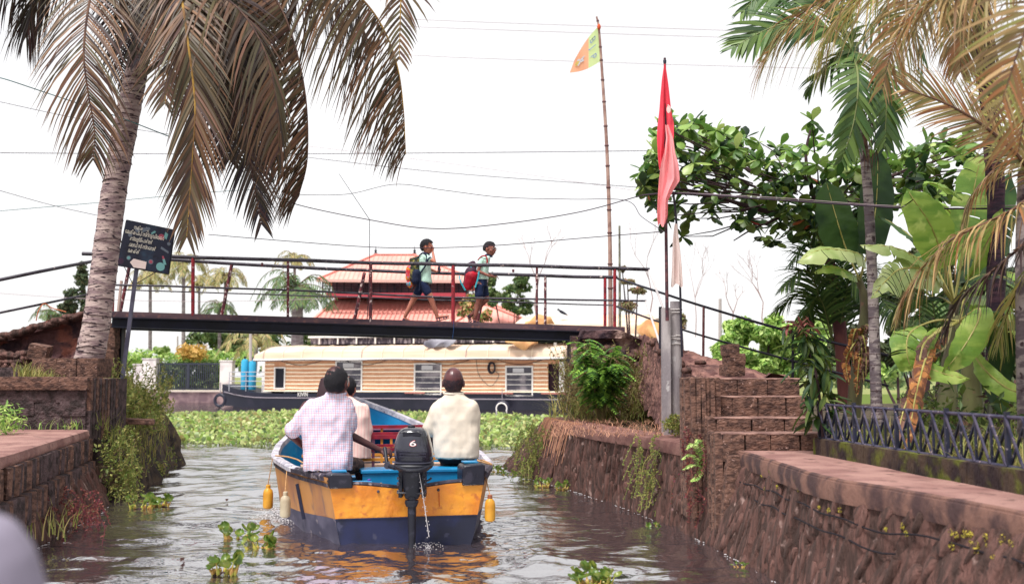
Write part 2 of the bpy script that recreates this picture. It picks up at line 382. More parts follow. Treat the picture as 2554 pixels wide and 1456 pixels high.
# near path with its coping edge, and the far ledge
def strip(T, wd, z0, z1, over=.04, y_a=99, y_b=-99, jit=.007):
    P = [p for p in T if y_b <= p.y <= y_a]; L_ = [(p.x - over + noise.noise(V((p.y * 5, 0, 0))) * jit * 2, p.y) for p in P]; R_ = [(p.x + wd, p.y) for p in P]
    mb = MB(); rows = [[(l[0] + .012, l[1], z0) for l in L_], [(l[0], l[1], (z0 + z1) / 2 + .01) for l in L_], [(l[0] + .012, l[1], z1 - .008) for l in L_], [(l[0] + .035, l[1], z1) for l in L_]]
    nn_ = 5
    for k in range(1, nn_ + 1): rows.append([(l[0] + .035 + (r[0] - l[0] - .035) * k / nn_, l[1], z1 + noise.noise(V((l[0] * 3 + k * .3, l[1] * .8, 0))) * .004) for l, r in zip(L_, R_)])
    rows.append([(r[0], r[1], z0) for r in R_]); mb.grid(rows); return mb
tsn = np.arange(9.62, -3, -.05); Tn = resample(Top, tsn)
def strip2(T, wd, z0, z1):
    m = strip(T, wd, z0, z1); n_ = len([p for p in T]); e = MB(); e.add(m.v[:4 * n_], [f for f in m.f if max(f) < 4 * n_]); q = MB(); q.add([(v[0], v[1], v[2]) for v in m.v[3 * n_:]], [tuple(i - 3 * n_ for i in f) for f in m.f if min(f) >= 3 * n_]); return e, q
ed_, mb = strip2(Tn, .62, .72, .85); ed_.build('path_edge', conce, rw)
o = mb.build('path', concp, None); tag(o, kind='structure')
mb = strip([V((p.x - .012, p.y, p.z)) for p in Tn], .1, .70, .835, over=.04); mb.build('coping', conce, rw)
cr_ = MB()
for (ya, yb, z) in ((9.3, 4.5, .61), (8.6, 6.0, .50)):
    pts = []
    for y in np.arange(ya, yb, -.12):
        b = resample(Bot, [y])[0]; t_ = resample(Top, [y])[0]; zz = z + noise.noise(V((y * 2.5, z, 0))) * .04; pts.append((b.x + (t_.x - b.x) * zz / .85 - .006, y, zz))
    cr_.tube(pts, .006, 5)
cr_.build('crack', crackm, rw)
tsf = np.arange(17.3, 10.35, -.06); Tf = resample(Top, tsf)
mb = strip(Tf, .5, .72, .85); o = mb.build('ledge', mat('ledge_earth', C(150, 108, 100, .6), .95, C(120, 80, 76, .6), 5, bump=.6, bs=30), rw)
# grounds
mb = MB(); RG = [(p.x + .45, p.y) for p in resample(Top, np.arange(17.3, -3.2, -.5))]
mb.slab([(p[0] + .02, p[1]) for p in RG] + [(3.3, -30), (60, -30), (60, 40), (30, 40), (3.6, 24), (1.6, 19.5)], .2, .80)
o = mb.build('ground', soil, None, smooth=False); tag(o, kind='structure')
mb = MB(); mb.slab([(-5.35, 13), (-6.1, 18.2), (-9, 19.5), (-40, 20), (-60, -30), (-3.6, -30), (-4.0, 2), (-4.9, 9)], .1, .76)
o = mb.build('left_ground', soil, None, smooth=False); tag(o, kind='structure')
FB = mat('far_bank_stone', C(176, 146, 146, .65), .9, C(120, 96, 104, .65), 1.2, .4, .6, bump=.5, bs=6)
mb = MB(); mb.slab([(-60, 64), (-15, 63), (8, 60), (40, 56), (50, 42), (1500, 42), (3000, 3200), (-3000, 3200), (-600, 70)], -.5, .55)
o = mb.build('far_ground', mat('far_grass', C(120, 140, 70), .95, C(150, 150, 90), .3, bump=.3, bs=3), None, smooth=False); tag(o, kind='structure')
fw = thing('river_wall', 'low pale stone river wall below the white gate on the far bank', 'wall', (-14, 62.5, 0))
mb = MB(); mb.slab([(-60, 63), (-15, 62.4), (8, 59.4), (8, 60.2), (-15, 63.2), (-60, 64.2)], -.4, .62); mb.build('wall_body', FB, fw, smooth=False)
mb = MB(); mb.slab([(-60, 62.92), (-15, 62.32), (8, 59.32), (8, 60.3), (-15, 63.3), (-60, 64.3)], .62, .72); mb.build('coping', mat('pale_coping', C(215, 200, 190), .9), fw, smooth=False)
# ------------------------------------------------------------ stair of laterite blocks, right
st = thing('block_staircase', 'short flight of rough laterite block steps beside the grey post', 'steps', (2.3, 9.9, .85))
treadm = mat('skylit_tread', C(172, 134, 122, .68), .9, C(124, 92, 86, .66), 6, .4, .6, bump=.6, bs=50)  # paler than the blocks: skylight on the step tops put into the colour
rises = [(9.36, 1081, 1801, 2050), (9.68, 1042, 1784, 2026), (10.0, 989, 1770, 2013), (10.33, 944, 1758, 1995)]
zprev = .80
for i, (Yf, py, xl, xr) in enumerate(rises):
    a = at(xl, py, Yf); b = at(xr, py, Yf); zt = a.z
    n = 4 if i % 2 == 0 else 3; e = [0] + sorted([(k + random.uniform(-.12, .12)) / n for k in range(1, n)]) + [1]
    for k in range(n):
        x0 = a.x + (b.x - a.x) * e[k]; x1 = a.x + (b.x - a.x) * e[k + 1]
        hgt = zt - zprev + .05
        piece('block', random.choice(BR), st, ((x0 + x1) / 2, Yf + .23, zt - hgt / 2), ((x1 - x0) * 1.02 - .012, .5, hgt * 1.02), (0, random.uniform(-.012, .012), random.uniform(-.03, .03)))
    mb = MB(); mb.box(((a.x + b.x) / 2, Yf + .7, zt - .14), (b.x - a.x - .04, .9, .2)); mb.build('step_core', latm, st)
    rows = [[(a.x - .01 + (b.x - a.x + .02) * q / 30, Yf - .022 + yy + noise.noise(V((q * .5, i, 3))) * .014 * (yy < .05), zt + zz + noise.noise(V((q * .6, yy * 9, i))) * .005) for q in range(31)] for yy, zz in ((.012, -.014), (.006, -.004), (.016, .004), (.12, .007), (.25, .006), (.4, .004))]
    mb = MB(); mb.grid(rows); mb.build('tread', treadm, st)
    zprev = zt
# ribbed pier at the left of the stair
pr = thing('stone_pier', 'tall ribbed dark stone pier between the grey post and the block steps', 'pier', (1.75, 10.0, 0))
mb = MB(); a = at(1722, 945, 9.9); b = at(1768, 945, 9.9)
mb.box(((a.x + b.x) / 2 + .02, 10.15, .85), (b.x - a.x - .03, .42, 1.24)); mb.build('pier_core', latm2, pr)
x = a.x
while x < b.x + .1:
    wd = random.uniform(.035, .06)
    for (z0, z1) in ((.18, .62), (.62, 1.1), (1.1, 1.49)):
        piece('block', random.choice(BR), pr, (x + wd / 2, 9.93 + random.uniform(-.022, .022), (z0 + z1) / 2), (wd * .86, .12, (z1 - z0) * 1.03), (0, random.uniform(-.02, .02), 0))
    x += wd
for k in range(4):
    for (z0, z1) in ((.18, .62), (.62, 1.1), (1.1, 1.49)):
        piece('block', random.choice(BR), pr, (a.x + .01 + random.uniform(-.01, .01), 10.02 + k * .085, (z0 + z1) / 2), (.1, .084, (z1 - z0) * 1.03))
piece('block', BR[2], pr, ((a.x + b.x) / 2 + .02, 10.15, 1.47), (b.x - a.x + .05, .44, .05))
# stepped side of the stair below each tread
for i, (Yf, py, xl, xr) in enumerate(rises):
    a2 = at(xl, py, Yf)
    for k in range(3):
        piece('block', random.choice(BR), st, (a2.x - .03 - .01 * k, Yf + .05 + .1 * k, (a2.z + .12) / 2), (.07, .1, a2.z - .1))
piece('block', BR[1], st, (1.99, 9.52, .45), (.26, .55, .72), (0, .12, 0))
# ------------------------------------------------------------ ramp from the stair up to the bridge, right
def ramp_top(u, v):
    l = V((2.0, 11.0, 1.47)).lerp(V((2.1, 17.2, 2.2)), u); r = V((3.0, 11.0, 1.47)).lerp(V((2.5, 17.2, 2.02)), u); return l.lerp(r, v)
rp = thing('earth_ramp', 'red laterite ramp rising from the steps to the bridge behind the grey post', 'ramp', (2.2, 14, .8))
rows = []
for i in range(110):
    u = i / 109; row = []
    for j in range(-6, 17):
        v = j / 10; vv_ = min(1, max(0, v)); p = ramp_top(u, vv_)
        if v < 0: p = p + V((v * .25, 0, v * 1.5))
        if v > 1: p = p + V(((v - 1) * .3, 0, -(v - 1) * 1.7))
        n = noise.fractal(p * 3.4, .7, 2, 5) * .1 + (math.floor(u * 8 + noise.noise(V((p.x * 2, 0, 0))) * .5) / 8 - u) * .55
        row.append((p.x + noise.noise(p * 5) * .05, p.y, p.z + n))
    rows.append(row)
mb = MB(); mb.grid(rows); mb.build('earth_surface', earth, rp)
a = at(1828, 900, 11.3)
for k, (dx, dz, w_) in enumerate(((0, .0, .2), (.02, .12, .17), (-.02, .22, .12))):
    piece('block', BR[k], rp, (a.x + dx, 11.35, a.z - .1 + dz), (w_, .25, .125), (0, random.uniform(-.08, .08), .2))
for k in range(9):
    p = ramp_top(random.random() * .8, random.choice((-.05, .0, 1.02, random.random())))
    piece('stone', random.choice(SR), rp, (p.x, p.y, p.z + .01), (random.uniform(.08, .22), random.uniform(.08, .2), random.uniform(.05, .1)), (0, 0, random.uniform(0, 3)))
# abutments
ab = thing('bridge_abutment', 'rough stone abutment under the right end of the footbridge', 'abutment', (1.6, 17.2, .6))
rows = []
aL, aR = at(1424, 900, 17).x, at(1650, 900, 17).x
for j in range(30):
    row = []
    for i in range(44):
        u = i / 43; x = aL + (aR - aL) * u; z = .4 + 1.85 * j / 29
        top = 2.27 - max(0, u - .45) ** 1.5 * 1.0 - .12 * (u < .1) ; z = min(z, top)
        p = V((x, 16.9, z)); n = noise.fractal(p * 3.5, 1, 2, 4) * .09
        row.append((x, 16.9 - n - (.1 if z > 2.08 and u > .08 else 0), z))
    rows.append(row)
last = rows[-1]; rows.append([(x, y + .25, z + .02) for x, y, z in last]); rows.append([(x, 18.2, z) for x, y, z in last])
mb = MB(); mb.grid(rows); mb.build('stone_front', mat('abutment_stone', C(112, 82, 84, .6), .92, C(58, 40, 52, .55), 4, .4, .6, C(196, 162, 152, .65), 2.5, .56, .66, bump=1, bs=14, bd=.05), ab)
mb = MB(); mb.box((aL + .06, 17.6, 1.3), (.12, 1.2, 1.75)); mb.build('side_face', latm2, ab)
for k in range(46):
    u = random.random(); z = random.uniform(.9, 2.0); 
    if z > 2.2 - max(0, u - .45) ** 1.5: continue
    piece('stone', random.choice(SR), ab, (aL + (aR - aL) * u, 16.84, z), (random.uniform(.12, .28), .16, random.uniform(.08, .16)), (0, random.uniform(-.2, .2), 0))
# ------------------------------------------------------------ left bank
LB = [gz(x, y) for x, y in ((430, 1158), (416, 1161), (350, 1205), (286, 1250), (230, 1290), (177, 1317), (104, 1359))] + [V((-4.0, 7.6, 0)), V((-3.8, 5, 0)), V((-3.6, -3, 0))]
LT = [V((-6.1, 18.2, .85)), V((-5.9, 17.2, .85)), V((-5.65, 15.4, .85)), V((-5.2, 13.2, .85)), gz(213, 1076, .85), gz(100, 1110, .85), gz(0, 1141, .85), V((-3.95, 7, .85)), V((-3.8, 5, .85)), V((-3.6, -3, .85))]
LT[-3] = V((-4.0, 7.4, .85))
lw = thing('retaining_wall', 'left canal wall of upright blocks above dark rubble with a concrete ledge on top', 'wall', (-4.8, 11, 0))
wallface(LB, LT, 12.6, 3, .035, 'rubble_body', lw, rubble, sgn=-1, nv=26, ztop=.45)
y = 12.45; 
while y > 6.5:
    wd = random.uniform(.06, .11); t_ = resample(LT, [y])[0]; b_ = resample(LB, [y])[0]
    for (z0, z1, o_) in ((.52, .78, .02), (.25, .52, .07)):
        if random.random() < .05: continue
        piece('block', random.choice(BR2 + BR), lw, (t_.x + o_ + random.uniform(-.016, .016), y, (z0 + z1) / 2), (.16, wd * .82, (z1 - z0) * .98), (0, random.uniform(-.05, .05), -.25))
    y -= wd
ls = [p for p in resample(LT, np.arange(12.5, -3, -.06))]
mb = MB(); rows = [[(p.x + .05, p.y, .77) for p in ls], [(p.x + .065 + noise.noise(V((p.y * 6, 1, 0))) * .02, p.y, .81) for p in ls], [(p.x + .05, p.y, .865) for p in ls], [(p.x + .02, p.y, .875) for p in ls]]
for k in range(1, 6): rows.append([(p.x + .02 - k * .3, p.y, .875 + noise.noise(V((p.y, k, 0))) * .008) for p in ls])
mb.grid([r_[::-1] for r_ in rows]); mb.build('ledge', concp, lw)
mb = MB(); rows = [[(p.x + .0, p.y, z) for p in ls] for z in (.2, .775)]; mb.grid([r_[::-1] for r_ in rows]); mb.build('wall_core', crackm, lw)
# embankment with growth in front of the left abutment
rows = []; ys_ = np.arange(18.4, 12.66, -.09); Bs = resample(LB, ys_)
for i, y in enumerate(ys_):
    b = Bs[i]; row = []
    for j in range(26):
        v = j / 25; x = b.x + .25 - v * 2.0; z = -.3 + 1.35 * (1 - math.exp(-v * 6)) + .3 * v
        p = V((x, y, z)); x += noise.noise(p * 3) * .1; z += noise.fractal(p * 2.2, 1, 2, 3) * .08; x = max(x, -5.16) if y < 13.55 else x; row.append((x, y, z))
    rows.append(row)
rows.append([(x, 12.6, -.4) for x, y, z in rows[-1]]); mb = MB(); mb.grid(rows); eb = mb.build('embankment', mat('bank_earth', C(104, 84, 66, .55), .95, C(60, 46, 44, .5), 5, bump=1, bs=14, bd=.04), None); tag(eb, kind='structure')
fl = thing('stone_slab', 'flat worn concrete slab lying in the grass of the left embankment', 'slab', gz(345, 1052, .9))
piece('slab_top', BR[1], fl, gz(338, 1050, .9), (.5, .5, .07), (0, .05, .3)); [m_ for m_ in (0,)]
# stepped block walls, left
sw = thing('block_wall', 'tall stepped wall of dark laterite blocks left of the palm trunk', 'wall', (-6, 12.8, .85))
def course(parent, Yf, pxa, pxb, z0, z1, n, me, dep=.3):
    a = at(pxa, 940, Yf).x; b = at(pxb, 940, Yf).x; e = [0] + sorted([(k + random.uniform(-.15, .15)) / n for k in range(1, n)]) + [1]
    for k in range(n):
        x0, x1 = a + (b - a) * e[k], a + (b - a) * e[k + 1]
        piece('block', random.choice(me), parent, ((x0 + x1) / 2, Yf + dep / 2 + random.uniform(-.01, .01), (z0 + z1) / 2), ((x1 - x0) * 1.04 - .006, dep, (z1 - z0) * 1.06), (0, random.uniform(-.01, .01), 0))
course(sw, 12.55, -190, 216, .85, 1.04, 5, BR2); course(sw, 12.55, -170, 216, 1.04, 1.2, 6, BR2); course(sw, 12.55, -190, 216, 1.2, 1.35, 5, BR2); course(sw, 12.5, -160, 218, 1.35, 1.5, 5, BR, .5)
mb = MB(); mb.box((-6.35, 13.35, 1.1), (2.4, 1.3, .76)); mb.build('wall_core', latm2, sw)
course(sw, 13.25, 78, 241, 1.5, 1.735, 3, BR, .5); course(sw, 13.4, -150, 150, 1.47, 1.62, 4, BR2, .3)
for k in range(10):   # side face, blocks on edge
    for (z0, z1) in ((.3, .72), (.72, 1.1), (1.1, 1.48)):
        piece('block', random.choice(BR2 + BR), sw, (-5.12 + .0 * k, 12.62 + k * .09, (z0 + z1) / 2), (.12, .088, (z1 - z0) * 1.03), (0, 0, .08))
mb = MB(); mb.box((-5.35, 13.1, .8), (.45, 1.0, 1.3)); mb.build('side_core', latm2, sw)
piece('block', BR[3], sw, at(100, 878, 13.7), (.24, .24, .2), (.1, .2, .1)); 
lr = thing('ramp_wall', 'rubble ramp wall climbing to the left end of the footbridge', 'wall', (-7, 14.6, 1.4))
rows = []
for j in range(34):
    row = []
    for i in range(70):
        px = -260 + 500 * i / 69; X_ = at(px, 900, 14.4).x; tz = at(px, 832 - (px) * .286, 14.4).z if px < 203 else at(203, 774, 14.4).z; z = 1.3 + (tz - 1.3) * j / 33
        p = V((X_, 14.4, z)); dz = tz - z
        n = noise.fractal(p * 4, 1, 2, 4) * .07 - (.08 if .13 < dz else 0) + (.1 if dz > .36 else 0) + (.1 if dz > .62 else 0)
        row.append((X_, 14.4 - n, z))
    rows.append(row)
rows.append([(x, y + .3, z) for x, y, z in rows[-1]]); rows.append([(x, y + .02, z - .6) for x, y, z in rows[-1]])
mb = MB(); mb.grid(rows); mb.build('rubble_face', mat('left_ramp_stone', C(118, 80, 80, .6), .92, C(60, 42, 52, .55), 3, .42, .6, C(160, 98, 84, .6), 2.2, .55, .63, bump=1, bs=16, bd=.04), lr)
for k in range(40):
    px = random.uniform(0, 70); py = random.uniform(880, 925)
    piece('stone', random.choice(SR), lr, at(px, py, 14.15), (random.uniform(.08, .2), .15, random.uniform(.06, .12)), (0, random.uniform(-.4, .4), 0))
for k in range(22):
    px = -40 + k * 11.5 + random.uniform(-3, 3); py = 832 - px * .286 + random.uniform(6, 16)
    piece('stone', random.choice(SR), lr, at(px, py, 14.3), (random.uniform(.08, .14), .16, random.uniform(.07, .11)), (0, random.uniform(-.4, .1), 0))
lab = thing('bridge_abutment', 'narrow block pillar under the left end of the footbridge behind the palm', 'abutment', at(272, 928, 16.7))
z = .7; k = 0
while z < 2.3:
    h = random.uniform(.16, .22); a = at(244, 900, 16.7).x; b = at(284, 900, 16.7).x
    piece('block', random.choice(BR), lab, ((a + b) / 2, 16.95, z + h / 2), (b - a + random.uniform(-.01, .02), .5, h * 1.04)); z += h; k += 1
mb = MB(); mb.box((at(292, 900, 16.9).x, 17.0, 1.5), (.1, .14, 1.6)); mb.build('steel_upright', beamm, lab)
# ------------------------------------------------------------ footbridge
DL = at(275, 776, 16.6); DR = at(1558, 815, 17.4)        # near top edge of the deck
br = thing('footbridge', 'steel footbridge with rusty pipe railings crossing the canal', 'bridge', DL.lerp(DR, .5))
along = (DR - DL).normalized(); back = V((-along.y, along.x, 0)).normalized() * .92; dn = V((0, 0, -1))
def dpt(px, z=0, bk=0):   # point on deck near edge seen at column px, raised z, back fraction bk
    t_ = 0
    k = (px - PW / 2) / F; A = DL + back * bk; D = DR - DL
    t_ = (k * A.y - A.x) / (D.x - k * D.y); return A + D * t_ + V((0, 0, z))
for s_ in (0, 1):
    mb = MB(); o_ = back * s_ * .96 - back * .0
    mb.bar(DL + o_ + dn * .045, DR + o_ + dn * .045, .05, .09); mb.build('edge_channel', fascia, br)
    e = dpt(1452) + back * s_ * .9 + back * .05; a_ = DL + back * s_ * .9 + back * .05 + along * .02
    mb = MB()
    for z_, w_, h_ in ((.1, .16, .018), (.175, .02, .14), (.25, .16, .018)): mb.bar(a_ + dn * z_, e + dn * z_, w_, h_)
    mb.build('girder', beamm, br)
n = 36
for k in range(n):
    c = DL.lerp(DR, (k + .5) / n) + back * .49 + dn * .03
    mb = MB(); mb.box(c, ((DR - DL).length / n - .012, .86, .04), rz=math.atan2(along.y, along.x)); mb.build('deck_plank', fascia, br, smooth=False)
for k in range(9):
    c = DL.lerp(dpt(1450), (k + .5) / 9) + back * .5 + dn * .17
    mb = MB(); mb.box(c, (.05, .8, .07), rz=math.atan2(along.y, along.x)); mb.build('cross_beam', beamm, br, smooth=False)
def rail(name, pts, r, m, parent=br, n=6, wob=.0):
    mb = MB(); q = spl(pts, n)
    if wob: q = [p + V((0, 0, noise.noise(p * 1.3) * wob)) for p in q]
    mb.tube(q, r, 10); return mb.build(name, m, parent)
def dptp(px, py, bk=0):   # place where the deck-side plane (bk back) is seen at px,py
    b = dpt(px, 0, bk); d = ray(px, py); return V((0, 0, CZ)) + d * (b.y / d.y)
rail('top_rail', [dptp(205, 632), dptp(500, 642), dptp(924, 655), dptp(1300, 663), dptp(1620, 672)], .031, steel, wob=.012)
rail('middle_rail', [dptp(285, 710), dptp(718, 723), dptp(1130, 742), dptp(1612, 750)], .017, steel, wob=.01)
rail('top_rail', [dptp(300, 640, 1), dptp(580, 658, 1), dptp(909, 675, 1), dptp(1300, 686, 1), dptp(1540, 692, 1)], .03, steel, wob=.012)
rail('middle_rail', [dptp(285, 722, 1), dptp(700, 735, 1), dptp(1100, 748, 1), dptp(1530, 762, 1)], .012, steel, wob=.01)
for px, t_, b_, m_, r_, bk in ((481, 642, 784, redp, .03, 0), (718, 648, 793, mottp, .022, 0), (924, 657, 800, mottp, .028, 0), (1130, 662, 804, redp, .031, 0), (1339, 666, 808, mottp, .02, 0), (1533, 670, 812, redp, .027, 0),
                        (1360, 690, 806, mottp, .024, 1), (1509, 692, 809, redp, .027, 1)):
    a_ = dptp(px + (t_ - 700) * -.008, t_, bk); b = dptp(px, b_ + 4, bk); rail('railing_post', [b, a_], r_, m_)
for (xa, ya, xb, yb, m_) in ((578, 660, 553, 787, mottp), (909, 680, 884, 799, mottp), (1216, 690, 1190, 806, mottp), (322, 668, 300, 778, mottp)):
    rail('railing_post', [dptp(xb, yb, 1), dptp(xa, ya, 1)], .03, m_)
rail('railing_post', [dptp(279, 776, .3), dptp(282, 690, .3)], .035, redp)
mb = MB(); mb.bar(dptp(295, 776, .6), dptp(303, 700, .6), .09, .03); mb.build('timber_board', mat('pale_board', C(226, 200, 190), .8, C(190, 160, 150), 8, streak=(1, 1, .2)), br)
# stub brackets under the rail
for px, py in ((1328 / 2.25 + 150, 0),): pass
mb = MB(); p0 = dptp(1280, 668); mb.box(p0 + V((0, 0, -.05)), (.04, .04, .05)); mb.build('pipe_bracket', mottp, br)
mb = MB(); p0 = dptp(654, 652); mb.box(p0 + V((0, 0, -.045)), (.03, .04, .05)); mb.build('pipe_bracket', mottp, br)
# blue string hanging from the girder
mb = MB(); p0 = dptp(1131, 800); mb.tube([p0 + V((.0, -.04, 0)), p0 + V((.01, -.06, -.12)), p0 + V((-.01, -.06, -.3))], .004, 5)
o = mb.build('hanging_string', mat('blue_string', C(50, 90, 150), .8), None); tag(o, 'thin blue string hanging from the red post base at mid bridge', 'string')
# left ramp handrails
lh = thing('ramp_handrail', 'pair of dark pipe handrails descending to the left of the palm trunk', 'handrail', at(110, 780, 15.5))
rail('top_rail', [at(-60, 710, 14.5), at(110, 675, 15), at(240, 650, 16.2)], .026, steel, lh); rail('lower_rail', [at(-60, 792, 14.5), at(110, 757, 15), at(240, 730, 16.2)], .018, steel, lh)
mb = MB(); mb.tube(spl([at(90, 800, 14.9), at(96, 775, 14.9), at(110, 757, 14.95), at(130, 768, 15), at(165, 778, 15)], 5), .008, 5)
o = mb.build('orange_cord', mat('orange_cord', C(220, 130, 90), .8), lh)
# right ramp railing
rr = thing('ramp_railing', 'thin dark pipe railing descending right from the bridge past the ramp', 'railing', at(1870, 900, 15))
rail('top_rail', [dptp(1541, 695, 1), at(1640, 727, 17), at(1755, 764, 16.2), at(1978, 829, 15), at(2215, 886, 14)], .02, darkst, rr)
rail('lower_rail', [dptp(1531, 762, 1), at(1645, 803, 17), at(1755, 838, 16.2), at(1978, 900, 15), at(2215, 962, 14)], .016, darkst, rr)
for px, a_, b_, Y_, m_ in ((1755, 764, 892, 16.2, mat('pink_flaked_post', C(196, 140, 140), .8, C(150, 90, 95), 12)), (1978, 829, 948, 15, darkst)):
    rail('railing_post', [at(px - 1, b_, Y_), at(px, a_, Y_)], .02, m_, rr)
mb = MB(); mb.bar(at(1647, 905, 14.5), at(1647, 765, 14.5), .04, .04); mb.build('railing_post', darkst, rr)
# pale slanting pipes from the rail ends
sp_ = thing('slanting_pipe', 'longer pale slanting pipe from the end of the bridge top rail', 'pipe', at(1660, 790, 15.5), group=None)
rail('pipe', [dptp(1619, 674), at(1662, 790, 15)], .018, mat('white_pipe', C(225, 215, 215), .6), sp_)
sp2 = thing('slanting_pipe', 'pale slanting pipe from the end of the bridge middle rail down behind the post', 'pipe', at(1655, 890, 14.5))
rail('pipe', [dptp(1611, 752), at(1657, 890, 14.5)], .018, MATS['white_pipe'], sp2)
# ------------------------------------------------------------ posts, flags
gp = thing('utility_post', 'round grey concrete post with white cord ties at the bank edge', 'post', gz(1683, 1074, .85))
b0 = at(1683, 1078, 12.0); t0 = at(1686, 752, 12.0); b0.z = .8
mb = MB(); mb.tube([b0, b0.lerp(t0, .5), t0], [.076, .072, .068], 16); mb.build('shaft', conpost, gp)
mb = MB()
for py in (772, 779, 838, 845, 858): 
    p0 = at(1684, py, 12.0); mb.tube([p0 + V((math.cos(a) * .078, math.sin(a) * .078, random.uniform(-.006, .006))) for a in np.linspace(0, 6.28, 14)], .006, 5)
mb.tube(spl([at(1672, 838, 11.92), at(1660, 850, 11.9), at(1672, 862, 11.9)], 4), .005, 5)
mb.build('cord_tie', mat('white_cord', C(235, 228, 225), .8), gp)
gq = thing('utility_post', 'slim square grey concrete post standing against the round one', 'post', gz(1660, 1078, .85))
b0 = at(1662, 1078, 11.9); b0.z = .8; t0 = at(1660, 768, 11.9)
mb = MB(); mb.bar(b0, t0, .095, .1, up=(0, 1, 0)); mb.build('shaft', conpost, gq, smooth=False)
cloth = lambda n, c, k2: mat(n, c, .85, k2, 3, .35, .65, transl=.3)
redc = cloth('red_flag_cloth', C(240, 84, 100, 1), C(228, 70, 88, 1)); pinkc = cloth('faded_red_cloth', C(255, 176, 178, 1), C(252, 160, 164, 1)); palec = cloth('faded_pink_cloth', C(248, 230, 224, .95), C(240, 216, 210, .95))
def drape(name, cols, Y_, m, parent, seed, nx_=26, depth=.10):
    # cols: list of (y, xl, xr) pixel rows; folds in depth grow with the free edge
    rows = []
    ys_ = [c[0] for c in cols]
    for y in np.linspace(ys_[0], ys_[-1], 44):
        xl = np.interp(y, ys_, [c[1] for c in cols]); xr = np.interp(y, ys_, [c[2] for c in cols]); row = []
        for i in range(nx_):
            u = i / (nx_ - 1); f = math.sin(u * 8.5 + seed + y * .006) * .6 + math.sin(u * 17 + seed * 2 - y * .01) * .3
            p = at(xl + (xr - xl) * u + math.sin(y * .03 + seed) * 1.2, y + math.sin(u * 9 + seed) * 5 * (y > ys_[-1] - 30), Y_)
            row.append(p + V((0, f * depth * min(1, (xr - xl) / 30), 0)))
        rows.append(row)
    mb = MB(); mb.grid(rows); return mb.build(name, m, parent)
fp = thing('flagpole', 'rusty iron flagpole tied to the grey posts, carrying the red flags', 'flagpole', at(1663, 770, 11.95))
mb = MB(); mb.tube([at(1664, 800, 11.78), at(1661, 560, 11.8), at(1660, 300, 11.8), at(1658, 145, 11.8)], [.02, .018, .016, .014], 8); mb.build('pole', mat('rusty_pole', C(110, 66, 70), .8, C(70, 44, 54), 20), fp)
mb = MB(); mb.lathe(at(1658, 148, 11.8), [(.017, -.05), (.02, -.02), (.012, .0)], 8); mb.build('pole_tip', darkst, fp)
f1 = thing('flag', 'deep red cloth flag with white emblem, upper of the two on the iron pole', 'flag', at(1660, 480, 11.75))
drape('cloth', [(160, 1657, 1660), (200, 1650, 1664), (240, 1646, 1668), (280, 1644, 1673), (310, 1641, 1681), (345, 1639, 1681), (390, 1640, 1662), (420, 1643, 1658)], 11.76, redc, f1, 1.0, depth=.05)
mb = MB()
for k in range(14):
    a0 = 2 * math.pi * k / 14; a1 = 2 * math.pi * (k + 1) / 14
    f_ = lambda a: at(1668 + 5.5 * math.cos(a), 273 + 10 * math.sin(a), 11.69)
    mb.add([f_(a0), f_(a1), at(1668, 273, 11.685)], [(0, 1, 2)])
mb.tube([at(1665, 262, 11.69), at(1671, 268, 11.69), at(1670, 280, 11.69)], .008, 5)
mb.build('emblem', palec, f1)
f2 = thing('flag', 'faded salmon red cloth flag hanging below the deeper red one', 'flag', at(1665, 560, 11.7))
drape('cloth', [(312, 1660, 1668), (345, 1661, 1679), (380, 1655, 1683), (410, 1646, 1691), (450, 1642, 1696), (475, 1641, 1680), (500, 1640, 1668), (540, 1638, 1667), (562, 1640, 1660)], 11.68, pinkc, f2, 2.2, depth=.07)
fp2 = thing('flagpole', 'thin dark iron pole leaning against the round post, carrying the pale flag', 'flagpole', at(1700, 885, 11.9))
mb = MB(); mb.tube([at(1701, 890, 11.88), at(1696, 700, 11.9), at(1686, 540, 11.9), at(1679, 478, 11.9)], .013, 8); mb.build('pole', darkst, fp2)
f3 = thing('flag', 'faded off-white pennant hanging beside the grey posts', 'flag', at(1690, 712, 11.85))
drape('cloth', [(558, 1684, 1690), (600, 1678, 1694), (650, 1675, 1698), (690, 1673, 1701), (712, 1672, 1703)], 11.84, palec, f3, .4, depth=.05)
# bamboo pole with the two colour flag
bp = thing('flagpole', 'tall leaning bamboo pole behind the right end of the bridge', 'bamboo pole', at(1524, 830, 19))
bam = mat('bamboo', C(196, 160, 146), .7, C(160, 122, 112), 6, .4, .6, C(90, 60, 66), 10, .64, .7, streak3=(1, 1, .4))
pts = spl([at(1523, 840, 19), at(1521, 600, 19), at(1514, 380, 19), at(1503, 200, 19), at(1494, 75, 19), at(1488, 42, 19)], 12)
mb = MB(); mb.tube(pts, [.042 - .026 * i / (len(pts) - 1) for i in range(len(pts))], 8); mb.build('pole', bam, bp)
for py in (52, 115, 150, 205, 260, 315, 370, 415, 470, 530, 585, 655, 715):
    k = min(range(len(pts)), key=lambda i: abs(pts[i].z - at(1500, py, 19).z)); mb = MB(); r_ = .045 - .026 * k / (len(pts) - 1)
    mb.lathe(pts[k], [(r_ * .9, -.02), (r_ * 1.25, -.005), (r_ * 1.2, .01), (r_ * .9, .02)], 8); mb.build('bamboo_node', mat('bamboo_node', C(120, 84, 84), .8) if 'bamboo_node' not in MATS else MATS['bamboo_node'], bp)
mb = MB(); mb.ell(at(1494, 68, 18.95), (.035, .035, .06), 8, 6); mb.build('orange_knot', mat('orange_rag', C(225, 95, 50), .8), bp)
f4 = thing('flag', 'small orange and green flag with lettering high on the bamboo pole', 'flag', at(1460, 185, 19))
FQ = lambda u, v: None
